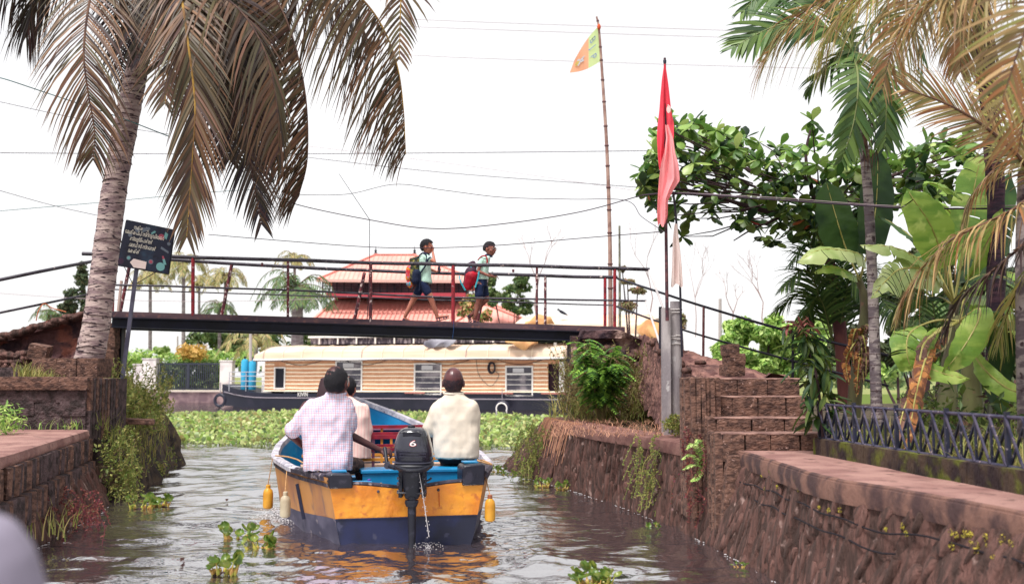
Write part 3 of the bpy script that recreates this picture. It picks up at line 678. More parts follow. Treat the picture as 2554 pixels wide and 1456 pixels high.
def flagpt(u, v, off=0.0):   # u from pole outward, v top to bottom
    a_ = V((1491, 68, 0)).lerp(V((1499, 152, 0)), v); b_ = V((1487, 76, 0)).lerp(V((1487, 76, 0)), v)
    out_ = V((1428, 145, 0)).lerp(V((1423, 182, 0)), min(1, v * 1.0)); out_ = V((1486, 84, 0)).lerp(V((1425, 180, 0)), v ** .75) if False else V((1421 + 12 * (1 - v), 150 + 32 * v, 0))
    p = a_.lerp(out_, u); sag = -7 * math.sin(math.pi * u) * (1 - v) + 7 * math.sin(math.pi * u) * v
    return at(p.x, p.y + sag, 19 - off + math.sin(u * 7 + v * 2) * .08)
gb = .40
orc = mat('orange_flag_cloth', C(255, 186, 150, 1), .85, transl=.5); grc = mat('green_flag_cloth', C(216, 234, 170, 1), .85, transl=.5)
mb = MB(); mb.grid([[flagpt(gb * i / 8, v / 20) for i in range(9)] for v in range(21)]); mb.build('green_band', grc, f4)
mb = MB(); mb.grid([[flagpt(gb + (1 - gb) * i / 12, v / 20) for i in range(13)] for v in range(21)]); mb.build('orange_field', orc, f4)
blu = mat('flag_print_blue', C(150, 170, 225), .85); wht = mat('flag_print_white', C(240, 240, 245), .85)
for ch_, v0 in (('B', .16), ('J', .42), ('P', .68)):
    for off, m_, e in ((.006, wht, .028), (.014, blu, .0)):
        me_ = text_mesh(ch_, 1.0, 0)
        if e: cu = None
        mb = MB(); sc_ = .24
        mb.add([flagpt(.07 + (1 - v.co.y / .72) * sc_ * 1.0, v0 + (.7 - v.co.x) * -sc_ * .95 + .17, off) for v in me_.vertices] if False else [flagpt(.33 - v.co.y * .3, v0 - .02 + v.co.x * .26, off) for v in me_.vertices], [tuple(p.vertices) for p in me_.polygons])
        if e == 0: mb.build('letter', m_, f4)
yel = mat('flag_print_yellow', C(245, 215, 120), .85)
for k, (an, m_) in enumerate(((-60, wht), (-25, yel), (10, yel), (45, yel), (80, wht), (150, wht), (200, wht))):
    mb = MB(); c0 = (.72, .55); a0 = R(an); pl = []
    for s in np.linspace(0, 1, 9): pl.append((s * .2, math.sin(s * math.pi) * .05))
    poly = pl + [(x, -y) for x, y in pl[::-1][1:-1]]
    mb.add([flagpt(c0[0] + x * math.cos(a0) - y * math.sin(a0), c0[1] + x * math.sin(a0) + y * math.cos(a0), .012) for x, y in poly], [tuple(range(len(poly)))]); mb.build('petal_print', m_, f4)
tp = thing('thin_pole', 'thin greenish pole standing behind the bamboo pole', 'pole', at(1545, 830, 22))
mb = MB(); mb.tube([at(1546, 830, 22), at(1545, 563, 22)], [.03, .022], 8); mb.build('pole', mat('greenish_pole', C(150, 150, 130), .8, C(110, 105, 95), 8), tp)
# ------------------------------------------------------------ sign board
sg = thing('signboard', 'tilted dark blue shop signboard with cream lettering on a slim grey post', 'sign', at(297, 1000, 15.2))
SB = 15.2
tl, trr, brr, bl = (315, 549), (434, 574), (419, 683), (292, 661)   # corners in the photograph
A_, B_, C_, D_ = at(*tl, SB), at(*trr, SB - .06), at(*brr, SB - .06), at(*bl, SB)
def sgp(u, v, off=0):   # u 0..1 right, v 0..1 down
    p = A_.lerp(B_, u).lerp(D_.lerp(C_, u), v); return p + V((0, -off, 0))
navy = mat('sign_navy', C(34, 38, 62), .5, C(48, 78, 104), 3.5, .5, .75, C(26, 26, 48), 9)
mb = MB(); mb.add([sgp(0, 0, .008), sgp(1, 0, .008), sgp(1, 1, .008), sgp(0, 1, .008), sgp(0, 0, -.012), sgp(1, 0, -.012), sgp(1, 1, -.012), sgp(0, 1, -.012)], [(3, 2, 1, 0), (4, 5, 6, 7), (0, 1, 5, 4), (1, 2, 6, 5), (2, 3, 7, 6), (3, 0, 4, 7)])
bd_ = mb.build('board', navy, sg, smooth=False)
mb = MB()
for a1, b1 in (((0, 0), (1, 0)), ((1, 0), (1, 1)), ((1, 1), (0, 1)), ((0, 1), (0, 0))): mb.bar(sgp(*a1, -.02), sgp(*b1, -.02), .02, .02)
mb.build('frame', darkst, sg)
cream = mat('sign_cream', C(252, 244, 226, 1.0), .7)
AR = (B_ - A_).length / (A_ - D_).length
for body, u0, v0, sz in (('\u0d28\u0d15\u0d4d\u0d37\u0d24\u0d4d\u0d30', .19, .155, .115), ('\u0d47\u0d2e\u0d15\u0d4d\u0d15\u0d2a\u0d4d\u0d2a\u0d4d \u0d38\u0d4d\u0d31\u0d4d\u0d31\u0d41\u0d21\u0d3f\u0d2f\u0d4b', .03, .275, .12), ('.\u0d2c\u0d4d\u0d2f\u0d42\u0d1f\u0d4d\u0d1f\u0d3f\u0d2a\u0d3e\u0d7c\u0d32\u0d7c', .145, .41, .115),
                      ('.\u0d47\u0d32\u0d21\u0d40\u0d38\u0d4d \u0d38\u0d4d\u0d31\u0d47\u0d31\u0d3e\u0d7c', .15, .545, .115), ('.\u0d47\u0d15\u0d15\u0d4d\u0d15\u0d4d', .15, .675, .115)):
    me_ = text_mesh(body, 1.0, 0); xs = [v.co.x for v in me_.vertices] or [0, 1]; wd_ = {0: .46}.get(0) if False else None
    tw = {0.19: .31, .03: .80, .145: .47, .15: .55}[u0] if v0 < .6 else .24
    kx = tw / max(.01, max(xs)); mb = MB()
    mb.add([sgp(u0 + v.co.x * kx, v0 - v.co.y * sz, .011) for v in me_.vertices], [tuple(p.vertices) for p in me_.polygons]); mb.build('lettering', cream, sg, smooth=False)
def disc(u, v, r, m, nm='printed_compact', off=.010, sq=1.0):
    mb = MB(); mb.add([sgp(u + r * math.cos(a), v + r * AR * math.sin(a) * sq, off) for a in np.linspace(0, 6.28, 19)[:-1]], [tuple(range(17, -1, -1))]); mb.build(nm, m, sg, smooth=False)
aqua = mat('print_aqua', C(130, 190, 190), .7); rose = mat('print_rose', C(190, 90, 110), .7); grey_ = mat('print_grey', C(120, 130, 145), .7); plum = mat('print_plum', C(74, 48, 74), .7)
disc(.84, .87, .085, aqua); disc(.77, .21, .06, rose); disc(.64, .80, .05, grey_); disc(.64, .80, .034, rose, off=.012); disc(.20, .80, .045, grey_); disc(.20, .80, .03, aqua, off=.012)
disc(.06, .9, .06, plum); disc(.27, .16, .05, grey_); disc(.14, .30, .04, grey_); disc(.94, .33, .035, grey_)
def quad(pts, m, nm, off=.0115):
    mb = MB(); mb.add([sgp(u, v, off) for u, v in pts], [tuple(range(len(pts) - 1, -1, -1))]); mb.build(nm, m, sg, smooth=False)
quad([(.62, .10), (.65, .13), (.57, .2), (.55, .17)], aqua, 'printed_tube'); quad([(.84, .08), (.9, .12), (.88, .25), (.82, .2)], aqua, 'printed_tube')
quad([(.80, .42), (.96, .50), (.96, .55), (.79, .47)], grey_, 'printed_brush'); quad([(.86, .70), (.90, .68), (.95, .80), (.9, .82)], aqua, 'printed_lipstick'); quad([(.84, .63), (.87, .62), (.9, .68), (.865, .70)], rose, 'printed_lipstick')
quad([(.24, .89), (.30, .80), (.56, .82), (.56, .98), (.33, .99)], mat('print_arrow', C(250, 228, 222, .85), .7), 'printed_arrow', .012); quad([(.36, .1), (.5, .05), (.53, .09), (.38, .2)], grey_, 'printed_brush')
mb = MB(); mb.bar(at(297, 1010, SB + .05), at(341, 668, SB + .03), .055, .03, up=(0, 1, 0)); mb.build('post', mat('grey_sign_post', C(104, 102, 122), .55, C(84, 80, 100), 8), sg)
for (xa, ya, xb, yb) in ((305, 655, 335, 716), (390, 678, 340, 707)):
    mb = MB(); mb.tube([at(xa, ya, SB + .02), at(xb, yb, SB + .04)], .006, 6); mb.build('brace_rod', darkst, sg)
# ------------------------------------------------------------ lattice fence on its plinth
fn = thing('lattice_fence', 'blue black iron lattice fence with crossed bars along the garden path', 'fence', (2.85, 7.3, .9))
FT = [gz(2030, 1018, 1.27), gz(2092, 1018, 1.26)]
PL = [V((2.62, 8.95, 0)), V((2.67, 8.4, 0)), V((2.78, 7.2, 0)), V((2.88, 5.9, 0)), V((3.02, 3.5, 0)), V((3.2, 0, 0))]
line = spl(PL, 20)
acc = [0]
for i in range(1, len(line)): acc.append(acc[-1] + (line[i] - line[i - 1]).length)
def lp(s):
    for i in range(1, len(acc)):
        if acc[i] >= s or i == len(acc) - 1:
            k = (s - acc[i - 1]) / max(1e-6, acc[i] - acc[i - 1]); return line[i - 1].lerp(line[i], k)
zb, zt = .985, 1.27
LEN = acc[-1]
iron = mat('blue_black_iron', C(46, 50, 74), .45, C(30, 32, 50), 8, .4, .6, C(150, 140, 150), 30, .62, .68, spec=.5)
ironl = mat('worn_iron_face', C(84, 78, 100), .5, C(50, 50, 76), 14, .4, .6, C(150, 130, 136), 30, .62, .68)
def fbar(nm, s0, z0, s1, z1, w_, h_, off, m_):
    a_ = lp(s0); b_ = lp(s1); mb = MB(); mb.bar(V((a_.x + off, a_.y, z0)), V((b_.x + off, b_.y, z1)), w_, h_, up=(1, 0, 0)); mb.build(nm, m_, fn, smooth=False)
seg = .18; n = int(LEN / seg)
mb = MB(); mb.tube([V((p.x, p.y, zt)) for p in line], .012, 6); mb.build('top_rail', ironl, fn)
mb = MB(); mb.tube([V((p.x, p.y, zb)) for p in line], .012, 6); mb.build('bottom_rail', ironl, fn)
for k in range(n):
    s = k * seg
    if lp(s).y < 3: break
    big = k % 4 == 0
    fbar('post' if big else 'upright', s, zb - (.05 if big else 0), s, zt + (.03 if big else 0), .026 if big else .014, .026 if big else .014, 0, iron)
    fbar('cross_bar', s, zb, s + seg, zt, .013, .013, .012, iron); fbar('cross_bar', s, zt, s + seg, zb, .013, .013, -.012, ironl)
pl = thing('block_plinth', 'low mossy block plinth under the lattice fence', 'plinth', (2.85, 7.3, .75))
s = 0
while s < LEN - .5 and lp(s).y > 2.5:
    ln_ = random.uniform(.28, .42); a_ = lp(s + ln_ / 2); d_ = lp(s + ln_) - lp(s)
    piece('block', random.choice(BR3), pl, (a_.x + .02, a_.y, .885), (ln_ * 1.03, .16, .2), (0, 0, math.atan2(d_.y, d_.x))); s += ln_ + .012
# ------------------------------------------------------------ leaf materials
G = lambda *a, k=.98: [C(*x, k) for x in a]
cocoL = mat('coconut_leaflet', None, .5, isl=G((98, 70, 66), (78, 72, 54), (128, 92, 76), (104, 96, 68), (66, 54, 56), (150, 112, 84), (84, 78, 58)), transl=.28, bump=.0)
cocoD = mat('dark_coconut_leaflet', None, .5, isl=G((56, 46, 50), (68, 64, 50), (86, 62, 60), (46, 42, 50), (104, 84, 64)), transl=.25)
cocoB = mat('tan_coconut_leaflet', None, .5, isl=G((178, 146, 100), (124, 122, 70), (206, 172, 124), (96, 100, 58), (176, 120, 78), (140, 112, 84), (150, 150, 84)), transl=.35)
cocoG = mat('green_coconut_leaflet', None, .5, isl=G((150, 160, 70), (190, 170, 100), (120, 136, 60), (200, 170, 110)), transl=.35)
rachY = mat('yellow_rachis', C(190, 150, 70), .6, C(140, 104, 64), 6)
rachB = mat('brown_rachis', C(120, 88, 70), .7, C(84, 60, 56), 6)
trunkm = mat('coconut_trunk', C(200, 178, 172, .8), .9, C(156, 132, 134, .75), 3, .42, .6, C(58, 44, 56, .6), 7, .56, .62, bump=.7, bs=9, bd=.02, streak=(1.2, 1.2, 5), streak3=(1.3, 1.3, 6))
trunkd = mat('dark_palm_trunk', C(74, 48, 60), .9, C(44, 32, 46), 5, bump=.6, bs=8, streak=(1, 1, 5))
trunkp = mat('pale_lichen_trunk', C(178, 164, 162, .68), .9, C(120, 106, 112, .66), 6, .45, .58, C(84, 66, 72), 12, .6, .66, bump=.5, bs=16, streak=(1, 1, 2.5))
areL = mat('areca_leaflet', None, .5, isl=G((58, 88, 46), (82, 112, 54), (42, 66, 42), (112, 138, 68), (64, 84, 46)), transl=.25)
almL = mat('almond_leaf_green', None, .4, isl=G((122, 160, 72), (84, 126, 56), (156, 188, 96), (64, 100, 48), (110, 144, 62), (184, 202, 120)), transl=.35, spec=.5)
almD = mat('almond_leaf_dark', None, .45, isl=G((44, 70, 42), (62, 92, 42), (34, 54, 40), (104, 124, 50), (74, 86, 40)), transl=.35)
almR = mat('almond_leaf_red', None, .5, isl=G((190, 80, 60), (170, 110, 60), (150, 60, 60)), transl=.3)
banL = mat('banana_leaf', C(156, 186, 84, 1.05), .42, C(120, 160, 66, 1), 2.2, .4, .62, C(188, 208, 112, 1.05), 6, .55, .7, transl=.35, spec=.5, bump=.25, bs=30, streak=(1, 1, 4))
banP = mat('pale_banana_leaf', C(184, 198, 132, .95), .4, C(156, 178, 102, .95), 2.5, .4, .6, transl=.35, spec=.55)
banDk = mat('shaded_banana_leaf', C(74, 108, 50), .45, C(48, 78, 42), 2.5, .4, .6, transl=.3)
banY = mat('dry_banana_leaf', C(210, 142, 84), .8, C(140, 90, 70), 9, .42, .56, C(236, 180, 110), 14, .6, .7, transl=.3)
banBr = mat('withered_banana_leaf', C(150, 112, 96), .85, C(98, 70, 66), 8, transl=.2)
mid_ = mat('banana_midrib', C(206, 196, 120), .5, C(176, 170, 90), 5)
banS = mat('banana_stalk', C(130, 130, 84), .6, C(96, 84, 66), 3, .4, .6, C(150, 110, 90), 6, .58, .66, streak=(1, 1, .25))
grassM = mat('grass_blades', None, .7, isl=G((126, 140, 66), (160, 150, 84), (96, 116, 56), (180, 160, 104), (112, 124, 60)), transl=.3)
dryM = mat('dry_straw', None, .8, isl=G((190, 140, 110), (160, 110, 92), (206, 160, 128), (130, 84, 76)), transl=.15)
vineM = mat('vine_leaves', None, .6, isl=G((110, 132, 62), (146, 156, 80), (76, 92, 52), (180, 176, 100), (120, 100, 70)), transl=.3)
redvM = mat('reddish_vine', None, .7, isl=G((120, 56, 64), (94, 42, 54), (150, 84, 74), (84, 70, 50)), transl=.2)
bushM = mat('bright_bush_leaves', None, .6, isl=G((160, 192, 96), (190, 212, 124), (120, 160, 72), (96, 134, 64), (204, 220, 144), k=1.1), transl=.35)
hyM = mat('hyacinth_leaves', None, .45, isl=G((136, 168, 76), (170, 188, 104), (96, 132, 58), (200, 204, 138), (70, 94, 50), (160, 144, 88)), transl=.35, spec=.5)
twig = mat('dark_twig', C(74, 52, 56), .85)
# ------------------------------------------------------------ palm fronds
def frond(name, parent, rach, Lm, n, mats, w=.035, spread=.9, fwd=.55, droop=.5, r0=.022, skew=None, side=None, seed=0, prof=None, seg=4, miss=.03, jit=.18, curl=0, start=.0):
    rn = random.Random(seed); mb = MB(); P = spl(rach, 10); mb.tube(P, [r0 * (1 - .8 * i / (len(P) - 1)) for i in range(len(P))], 6); mb.cm = 1
    ac = [0]
    for i in range(1, len(P)): ac.append(ac[-1] + (P[i] - P[i - 1]).length)
    T = ac[-1]
    for k in range(n):
        s = start + (1 - start) * (k + .5) / n; d = s * T; i = 1
        while i < len(P) - 1 and ac[i] < d: i += 1
        q = (d - ac[i - 1]) / max(1e-6, ac[i] - ac[i - 1]); p = P[i - 1].lerp(P[i], q); t = (P[i] - P[i - 1]).normalized()
        if side is None:
            h = V((t.x, t.y, 0)); sd_ = h.cross(V((0, 0, 1)))
            sd_ = sd_.normalized() if sd_.length > .15 else V((1, 0, 0))
        else: sd_ = V(side).normalized()
        sd_ = (sd_ - t * sd_.dot(t)).normalized(); nrm = t.cross(sd_)
        ll = (prof(s) if prof else (.45 + .55 * math.sin(math.pi * min(1, .15 + s * .8)) ** .8) * (1 if s < .8 else 1 - (s - .8) * 2.4)) * Lm
        for sg_ in (-1, 1):
            if rn.random() < miss: continue
            l = ll * rn.uniform(.85, 1.08); fw = fwd + .5 * s + rn.uniform(-jit, jit) * .6
            dr = (sd_ * sg_ * spread + t * fw + nrm * rn.uniform(-jit, jit) + (V(skew) if skew else V((0, 0, 0)))).normalized(); pp = p.copy(); row = []
            wv = dr.cross(nrm * 1.0 + sd_ * sg_ * rn.uniform(-.5, .5)).normalized()
            dd = droop * rn.uniform(.7, 1.3)
            for j in range(seg + 1):
                u = j / seg; ww = w * (.5 + .5 * math.sin(math.pi * min(1, .25 + u * .6))) * (1 - u ** 3) + .001
                row.append((pp - wv * ww / 2, pp + wv * ww / 2)); dr = (dr + V((0, 0, -dd * (u + .35) / seg * 1.4))).normalized(); wv = (wv - dr * wv.dot(dr)); wv = wv.normalized() if wv.length > 1e-5 else V((1, 0, 0)); pp = pp + dr * l / seg
            vs = [v for r_ in row for v in r_]; mb.add(vs, [(2 * j, 2 * j + 1, 2 * j + 3, 2 * j + 2) for j in range(seg)])
    return mb.build(name, mats, parent, smooth=False)
# big coconut palm, left
PY = 14.0
cp = thing('coconut_palm', 'large leaning coconut palm with drooping brown green fronds at the left bank', 'palm tree', at(222, 900, PY))
tk = spl([at(205, 960, PY), at(226, 880, PY), at(246, 770, PY), at(268, 600, PY), at(292, 430, PY), at(322, 270, PY), at(345, 150, PY), at(362, 40, PY), at(372, -80, PY)], 14)
wid = [34, 32, 30, 29, 29, 28.5, 28, 27, 26]
mb = MB(); m_ = len(tk); rows = []
for i, p in enumerate(tk):
    k = i / (m_ - 1) * 8; r_ = np.interp(k, range(9), [38, 36, 33, 31.5, 30.5, 29.5, 27, 25, 24]) * PY / F * (1 + .02 * math.sin(i * 2.1)); rows.append([p + V((math.cos(a) * r_, math.sin(a) * r_, 0)) * (1 + .05 * noise.noise(V((math.cos(a), math.sin(a), i * .3)))) for a in np.linspace(0, 2 * math.pi, 21)[:-1]])
mb.loft(rows); mb.build('trunk', trunkm, cp)
# fine leaf scars ring the trunk
for i in range(10, m_ - 10, 2):
    p = tk[i]; rr_ = (rows[i][0] - p).length * 1.012; mb = MB(); a0 = random.uniform(0, 6)
    mb.tube([p + V((math.cos(a0 + a) * rr_, math.sin(a0 + a) * rr_, .015 * math.sin(a * 2 + i))) for a in np.linspace(0, random.uniform(2.5, 5.5), 12)], .006, 4); mb.build('leaf_scar', cocoD if False else twig, cp)
CR = at(375, -110, PY)
def fr(px_pts, Ys, **kw):
    pts = [CR] + [at(x, y, Y_) for (x, y), Y_ in zip(px_pts, Ys)]
    return frond('frond', cp, pts, **kw)
bt = [cocoL, rachY]
fr([(250, -100), (224, 0), (209, 126), (218, 220), (236, 330), (232, 400)], [13.4, 13.0, 12.8, 12.8, 12.9, 13], Lm=1.15, n=84, w=.026, mats=[rachB, cocoL], side=(1, 0, 0), droop=.75, spread=.85, fwd=.6, seed=1)
fr([(430, -80), (453, 0), (468, 100), (484, 226), (486, 300), (478, 420), (466, 590)], [13.2, 12.8, 12.5, 12.5, 12.5, 12.6, 12.7], Lm=1.05, n=110, w=.03, mats=[rachY, cocoL], side=(1, 0, 0), droop=.35, spread=.62, fwd=.8, seed=2)
fr([(440, -60), (500, 30), (545, 140), (575, 240), (590, 290)], [14, 13.8, 13.7, 13.7, 13.7], Lm=1.05, n=84, w=.028, mats=[rachB, cocoD], side=(1, -.2, 0), droop=.6, seed=3)
fr([(480, -90), (560, 0), (590, 120), (611, 261), (622, 382), (640, 500), (652, 560)], [13.6, 13.3, 13.2, 13.2, 13.2, 13.3, 13.4], Lm=.95, n=92, w=.028, mats=[rachB, cocoD], side=(1, .2, 0), droop=.45, spread=.7, fwd=.75, seed=4)
fr([(520, -120), (640, -60), (700, 20), (740, 130), (764, 260), (766, 400), (745, 490)], [13.8, 13.6, 13.5, 13.5, 13.5, 13.6, 13.7], Lm=1.75, n=170, mats=[rachB, cocoL], side=(.25, 1, 0), droop=1.0, spread=.4, fwd=.1, skew=(-.9, 0, -.5), w=.034, seed=5, jit=.2)
fr([(600, -180), (780, -120), (905, 0), (960, 80), (992, 170), (1006, 270), (1012, 385)], [14, 13.9, 13.8, 13.8, 13.8, 13.8, 13.8], Lm=1.75, n=160, mats=[rachY, cocoL], side=(.3, 1, 0), droop=1.0, spread=.4, fwd=.1, skew=(-.8, 0, -.6), w=.032, seed=6, jit=.2)
fr([(700, -240), (920, -150), (1000, -60), (999, 20), (996, 150)], [13.6, 13.3, 13.1, 13.1, 13.1], Lm=.75, n=70, mats=[rachY, cocoL], side=(1, 0, 0), droop=.5, seed=7)
fr([(560, -150), (740, -90), (850, -20), (900, 60), (925, 120)], [14.6, 14.8, 14.9, 14.9, 14.9], Lm=1.4, n=100, w=.03, mats=[rachB, cocoD], side=(.2, 1, 0), droop=1.6, spread=.5, skew=(-.5, 0, -.2), seed=8)
fr([(260, -150), (150, -90), (90, 0), (66, 90)], [14.2, 14.3, 14.3, 14.3], Lm=1.3, n=84, w=.03, mats=[rachB, cocoD], side=(.2, 1, 0), droop=1.6, spread=.5, seed=9)
fr([(330, -70), (330, 0), (338, 90), (345, 150)], [13.5, 13.2, 13.1, 13.1], Lm=.75, n=44, mats=[rachB, cocoD], side=(1, 0, 0), droop=.9, seed=10)
fr([(410, -50), (470, 40), (520, 130), (555, 260), (572, 400)], [13.9, 14.2, 14.3, 14.4, 14.4], Lm=1.1, n=80, w=.028, mats=[rachB, cocoD], side=(1, .3, 0), droop=.8, seed=11)
fr([(450, -90), (530, -30), (610, 40), (665, 140), (690, 260), (695, 380)], [13.6, 13.1, 12.9, 12.8, 12.8, 12.9], Lm=1.35, n=100, w=.032, mats=[rachB, cocoL], side=(.6, .7, 0), droop=1.2, spread=.6, skew=(-.4, 0, -.1), seed=12, jit=.25)
fr([(300, -100), (290, -20), (285, 60), (300, 150), (310, 210)], [14.4, 14.6, 14.7, 14.7, 14.7], Lm=.6, n=50, w=.026, mats=[rachB, cocoD], side=(1, .2, 0), droop=.9, seed=13)
fr([(400, -90), (500, -60), (640, -20), (720, 40)], [14.8, 15.2, 15.4, 15.4], Lm=1.4, n=90, w=.03, mats=[rachB, cocoD], droop=1.5, seed=30)
fr([(470, -120), (560, -70), (630, 10), (655, 120), (665, 260), (672, 400)], [13.9, 14.2, 14.4, 14.5, 14.6, 14.6], Lm=1.2, n=100, w=.03, mats=[rachB, cocoD], side=(.7, .7, 0), droop=1.1, spread=.6, skew=(-.3, 0, 0), seed=32)
fr([(430, -60), (440, 60), (420, 160), (412, 260)], [13.1, 12.9, 12.9, 12.9], Lm=.9, n=80, w=.028, mats=[rachY, cocoL], side=(1, 0, 0), droop=.6, seed=34)
fr([(180, -150), (60, -60), (-30, 20)], [13.8, 13.8, 13.8], Lm=1.0, n=60, w=.028, mats=[rachB, cocoD], droop=1.4, seed=35)
for a_, sd_i in ((20, 14), (80, 15), (140, 16), (200, 17), (300, 18)):
    a = R(a_); pts = [CR, CR + V((math.cos(a) * .8, math.sin(a) * .8, .9)), CR + V((math.cos(a) * 2, math.sin(a) * 2, 1.4)), CR + V((math.cos(a) * 3.3, math.sin(a) * 3.3, .9))]
    frond('frond', cp, pts, Lm=.9, n=36, mats=[rachB, cocoL], droop=1.2, seed=sd_i)
# withered flower stalks in the crown
mb = MB()
for k in range(16):
    p0 = at(548 + random.uniform(-6, 6), 235, 13.5); q = spl([p0, p0 + V((random.uniform(-.1, .2), 0, -.3)), p0 + V((random.uniform(-.15, .35), random.uniform(-.1, .1), -random.uniform(.5, 1.05)))], 5); mb.tube(q, [.008, .003], 4)
mb.build('flower_stalk', mat('withered_stalk', C(170, 140, 136), .9), cp)
# fronds of the coconut palms at the right
TD = 10.5
rp_ = thing('coconut_palm', 'tall dark trunked coconut palm at the right edge with hanging tan fronds', 'palm tree', at(2480, 1030, TD))
tk = spl([at(2478, 1060, TD), at(2482, 800, TD), at(2484, 500, TD), at(2466, 240, TD), at(2448, 60, TD), at(2436, -120, TD)], 8)
mb = MB(); mb.tube(tk, [.088 + .008 * math.sin(i * 1.9) for i in range(len(tk))], 16); mb.build('trunk', trunkd, rp_)
for k in range(26):
    py = random.uniform(-20, 330); px = 2450 + (py / 300) * 16 + random.uniform(-22, 22); p0 = at(px, py, TD - .1)
    mb = MB(); a_ = V((random.uniform(-.05, .05), random.uniform(-.06, 0), -random.uniform(.2, .5))); mb.bar(p0, p0 + a_, .03, .004, up=(0, 1, 0)); mb.build('fibre_strip', mat('bark_fibre', C(110, 76, 82), .9) if 'bark_fibre' not in MATS else MATS['bark_fibre'], rp_, smooth=False)
def fr2(root, p_, Ys, nm='frond', **kw): return frond(nm, root, [at(x, y, Y_) for (x, y), Y_ in zip(p_, Ys)], **kw)
fr2(rp_, [(2440, -160), (2330, -90), (2180, -50), (2040, 10), (1960, 70), (1905, 150)], [10.4, 9, 8.2, 7.8, 7.6, 7.5], Lm=1.15, n=120, mats=[rachB, cocoB], side=(.3, 1, 0), droop=1.0, spread=.6, fwd=.6, skew=(-.25, 0, -.2), w=.022, seed=41, jit=.35, r0=.012)
fr2(rp_, [(2440, -130), (2370, -80), (2290, 0), (2230, 110), (2200, 220)], [10.4, 9.5, 9, 8.8, 8.7], Lm=.7, n=84, mats=[rachB, cocoB], side=(1, .2, 0), droop=.8, spread=.7, w=.02, seed=42, r0=.012)
fr2(rp_, [(2640, -60), (2520, -60), (2420, -40), (2330, 0), (2260, 60)], [6.4, 6.2, 6.1, 6, 6], Lm=.8, n=74, mats=[rachB, cocoB], side=(.2, 1, 0), droop=1.3, spread=.5, w=.018, seed=43, jit=.35, r0=.01)
fr2(rp_, [(2440, -150), (2360, -110), (2250, -60), (2150, -10), (2080, 60), (2040, 150)], [10.6, 10, 9.6, 9.4, 9.3, 9.3], Lm=1.0, n=110, mats=[rachB, cocoG], side=(.3, 1, 0), droop=1.1, spread=.6, fwd=.5, w=.024, seed=46, jit=.3, r0=.014)
fr2(rp_, [(2450, -120), (2420, -40), (2400, 60), (2395, 180)], [10, 9.8, 9.7, 9.7], Lm=.6, n=70, mats=[rachB, cocoB], side=(1, .2, 0), droop=1.1, w=.022, seed=47, r0=.014)
fr2(rp_, [(2700, -260), (2640, -120), (2590, -10), (2545, 110), (2500, 250)], [5, 4.7, 4.6, 4.6, 4.6], Lm=.55, n=50, mats=[rachB, cocoB], side=(1, .3, 0), droop=.35, spread=1, fwd=.55, w=.016, seed=44, r0=.012)
fr2(rp_, [(2700, -80), (2620, 60), (2570, 220), (2540, 380)], [5.2, 5, 5, 5.1], Lm=.5, n=40, mats=[rachB, cocoB], side=(1, .3, 0), droop=.5, spread=1, fwd=.5, w=.016, seed=45, r0=.012)
np_ = thing('coconut_palm', 'young coconut palm with pale speckled trunk cut off by the right edge', 'palm tree', at(2565, 1060, 8.6))
mb = MB(); tk = spl([at(2566, 1090, 8.6), at(2562, 900, 8.6), at(2560, 650, 8.6), at(2566, 430, 8.6)], 8); mb.tube(tk, .085, 16); mb.build('trunk', trunkp, np_)
fr2(np_, [(2580, 450), (2530, 380), (2440, 305), (2350, 255), (2256, 222)], [8.6, 8.4, 8.2, 8.1, 8], Lm=.52, n=60, mats=[rachB, cocoB], side=(.3, .2, 1), droop=.25, spread=.75, fwd=.8, w=.018, seed=51, r0=.022)
fr2(np_, [(2580, 480), (2530, 520), (2450, 560), (2370, 600), (2300, 670), (2240, 780)], [8.4, 8.2, 8.1, 8, 7.9, 7.9], Lm=.62, n=72, mats=[rachB, cocoB], side=(.4, 1, 0), droop=1.4, spread=.5, w=.02, seed=52, jit=.3, r0=.014)
fr2(np_, [(2600, 560), (2540, 620), (2470, 680), (2400, 740), (2350, 830)], [8.2, 8, 7.9, 7.9, 7.9], Lm=.5, n=54, mats=[rachB, cocoD], side=(.4, 1, 0), droop=1.2, spread=.5, w=.022, seed=53, jit=.3, r0=.014)
fr2(np_, [(2590, 430), (2540, 330), (2510, 250), (2500, 190)], [8.7, 8.9, 9, 9], Lm=.5, n=40, mats=[rachB, cocoG], side=(1, .1, 0), droop=.3, w=.02, seed=54, r0=.014)
fr2(np_, [(2590, 440), (2560, 400), (2490, 420), (2430, 480), (2400, 560)], [8.6, 8.6, 8.6, 8.6, 8.6], Lm=.42, n=46, mats=[rachB, cocoB], side=(.4, 1, 0), droop=1.1, w=.02, seed=55, r0=.014)
fr2(np_, [(2600, 620), (2560, 690), (2520, 760), (2490, 860)], [8.4, 8.6, 8.8, 8.9], Lm=.5, n=40, mats=[rachB, cocoG], side=(.6, .6, 0), droop=1, w=.022, seed=56, r0=.014)
# areca palm
AY = 12.6
ap = thing('areca_palm', 'slender areca palm with green crownshaft and broad dark leaflets', 'palm tree', at(2186, 1030, AY))
tk = spl([at(2188, 1060, AY), at(2184, 950, AY), at(2176, 700, AY), at(2164, 470, AY), at(2150, 350, AY), at(2140, 270, AY)], 12)
mb = MB(); mb.tube(tk, [.07 - .022 * i / (len(tk) - 1) + .0025 * (i % 2) for i in range(len(tk))], 14); mb.build('trunk', trunkp, ap)
for k in range(44):
    u = (k + .5) / 44; i = int(u * (len(tk) - 1)); q = tk[i].lerp(tk[min(i + 1, len(tk) - 1)], u * (len(tk) - 1) - i)
    r_ = .071 - .022 * u; mb = MB(); mb.lathe(q, [(r_ * .98, -.009), (r_ * 1.05, 0), (r_ * .98, .009)], 12); mb.build('ring_scar', mat('ring_scar', C(110, 92, 94), .9) if 'ring_scar' not in MATS else MATS['ring_scar'], ap)
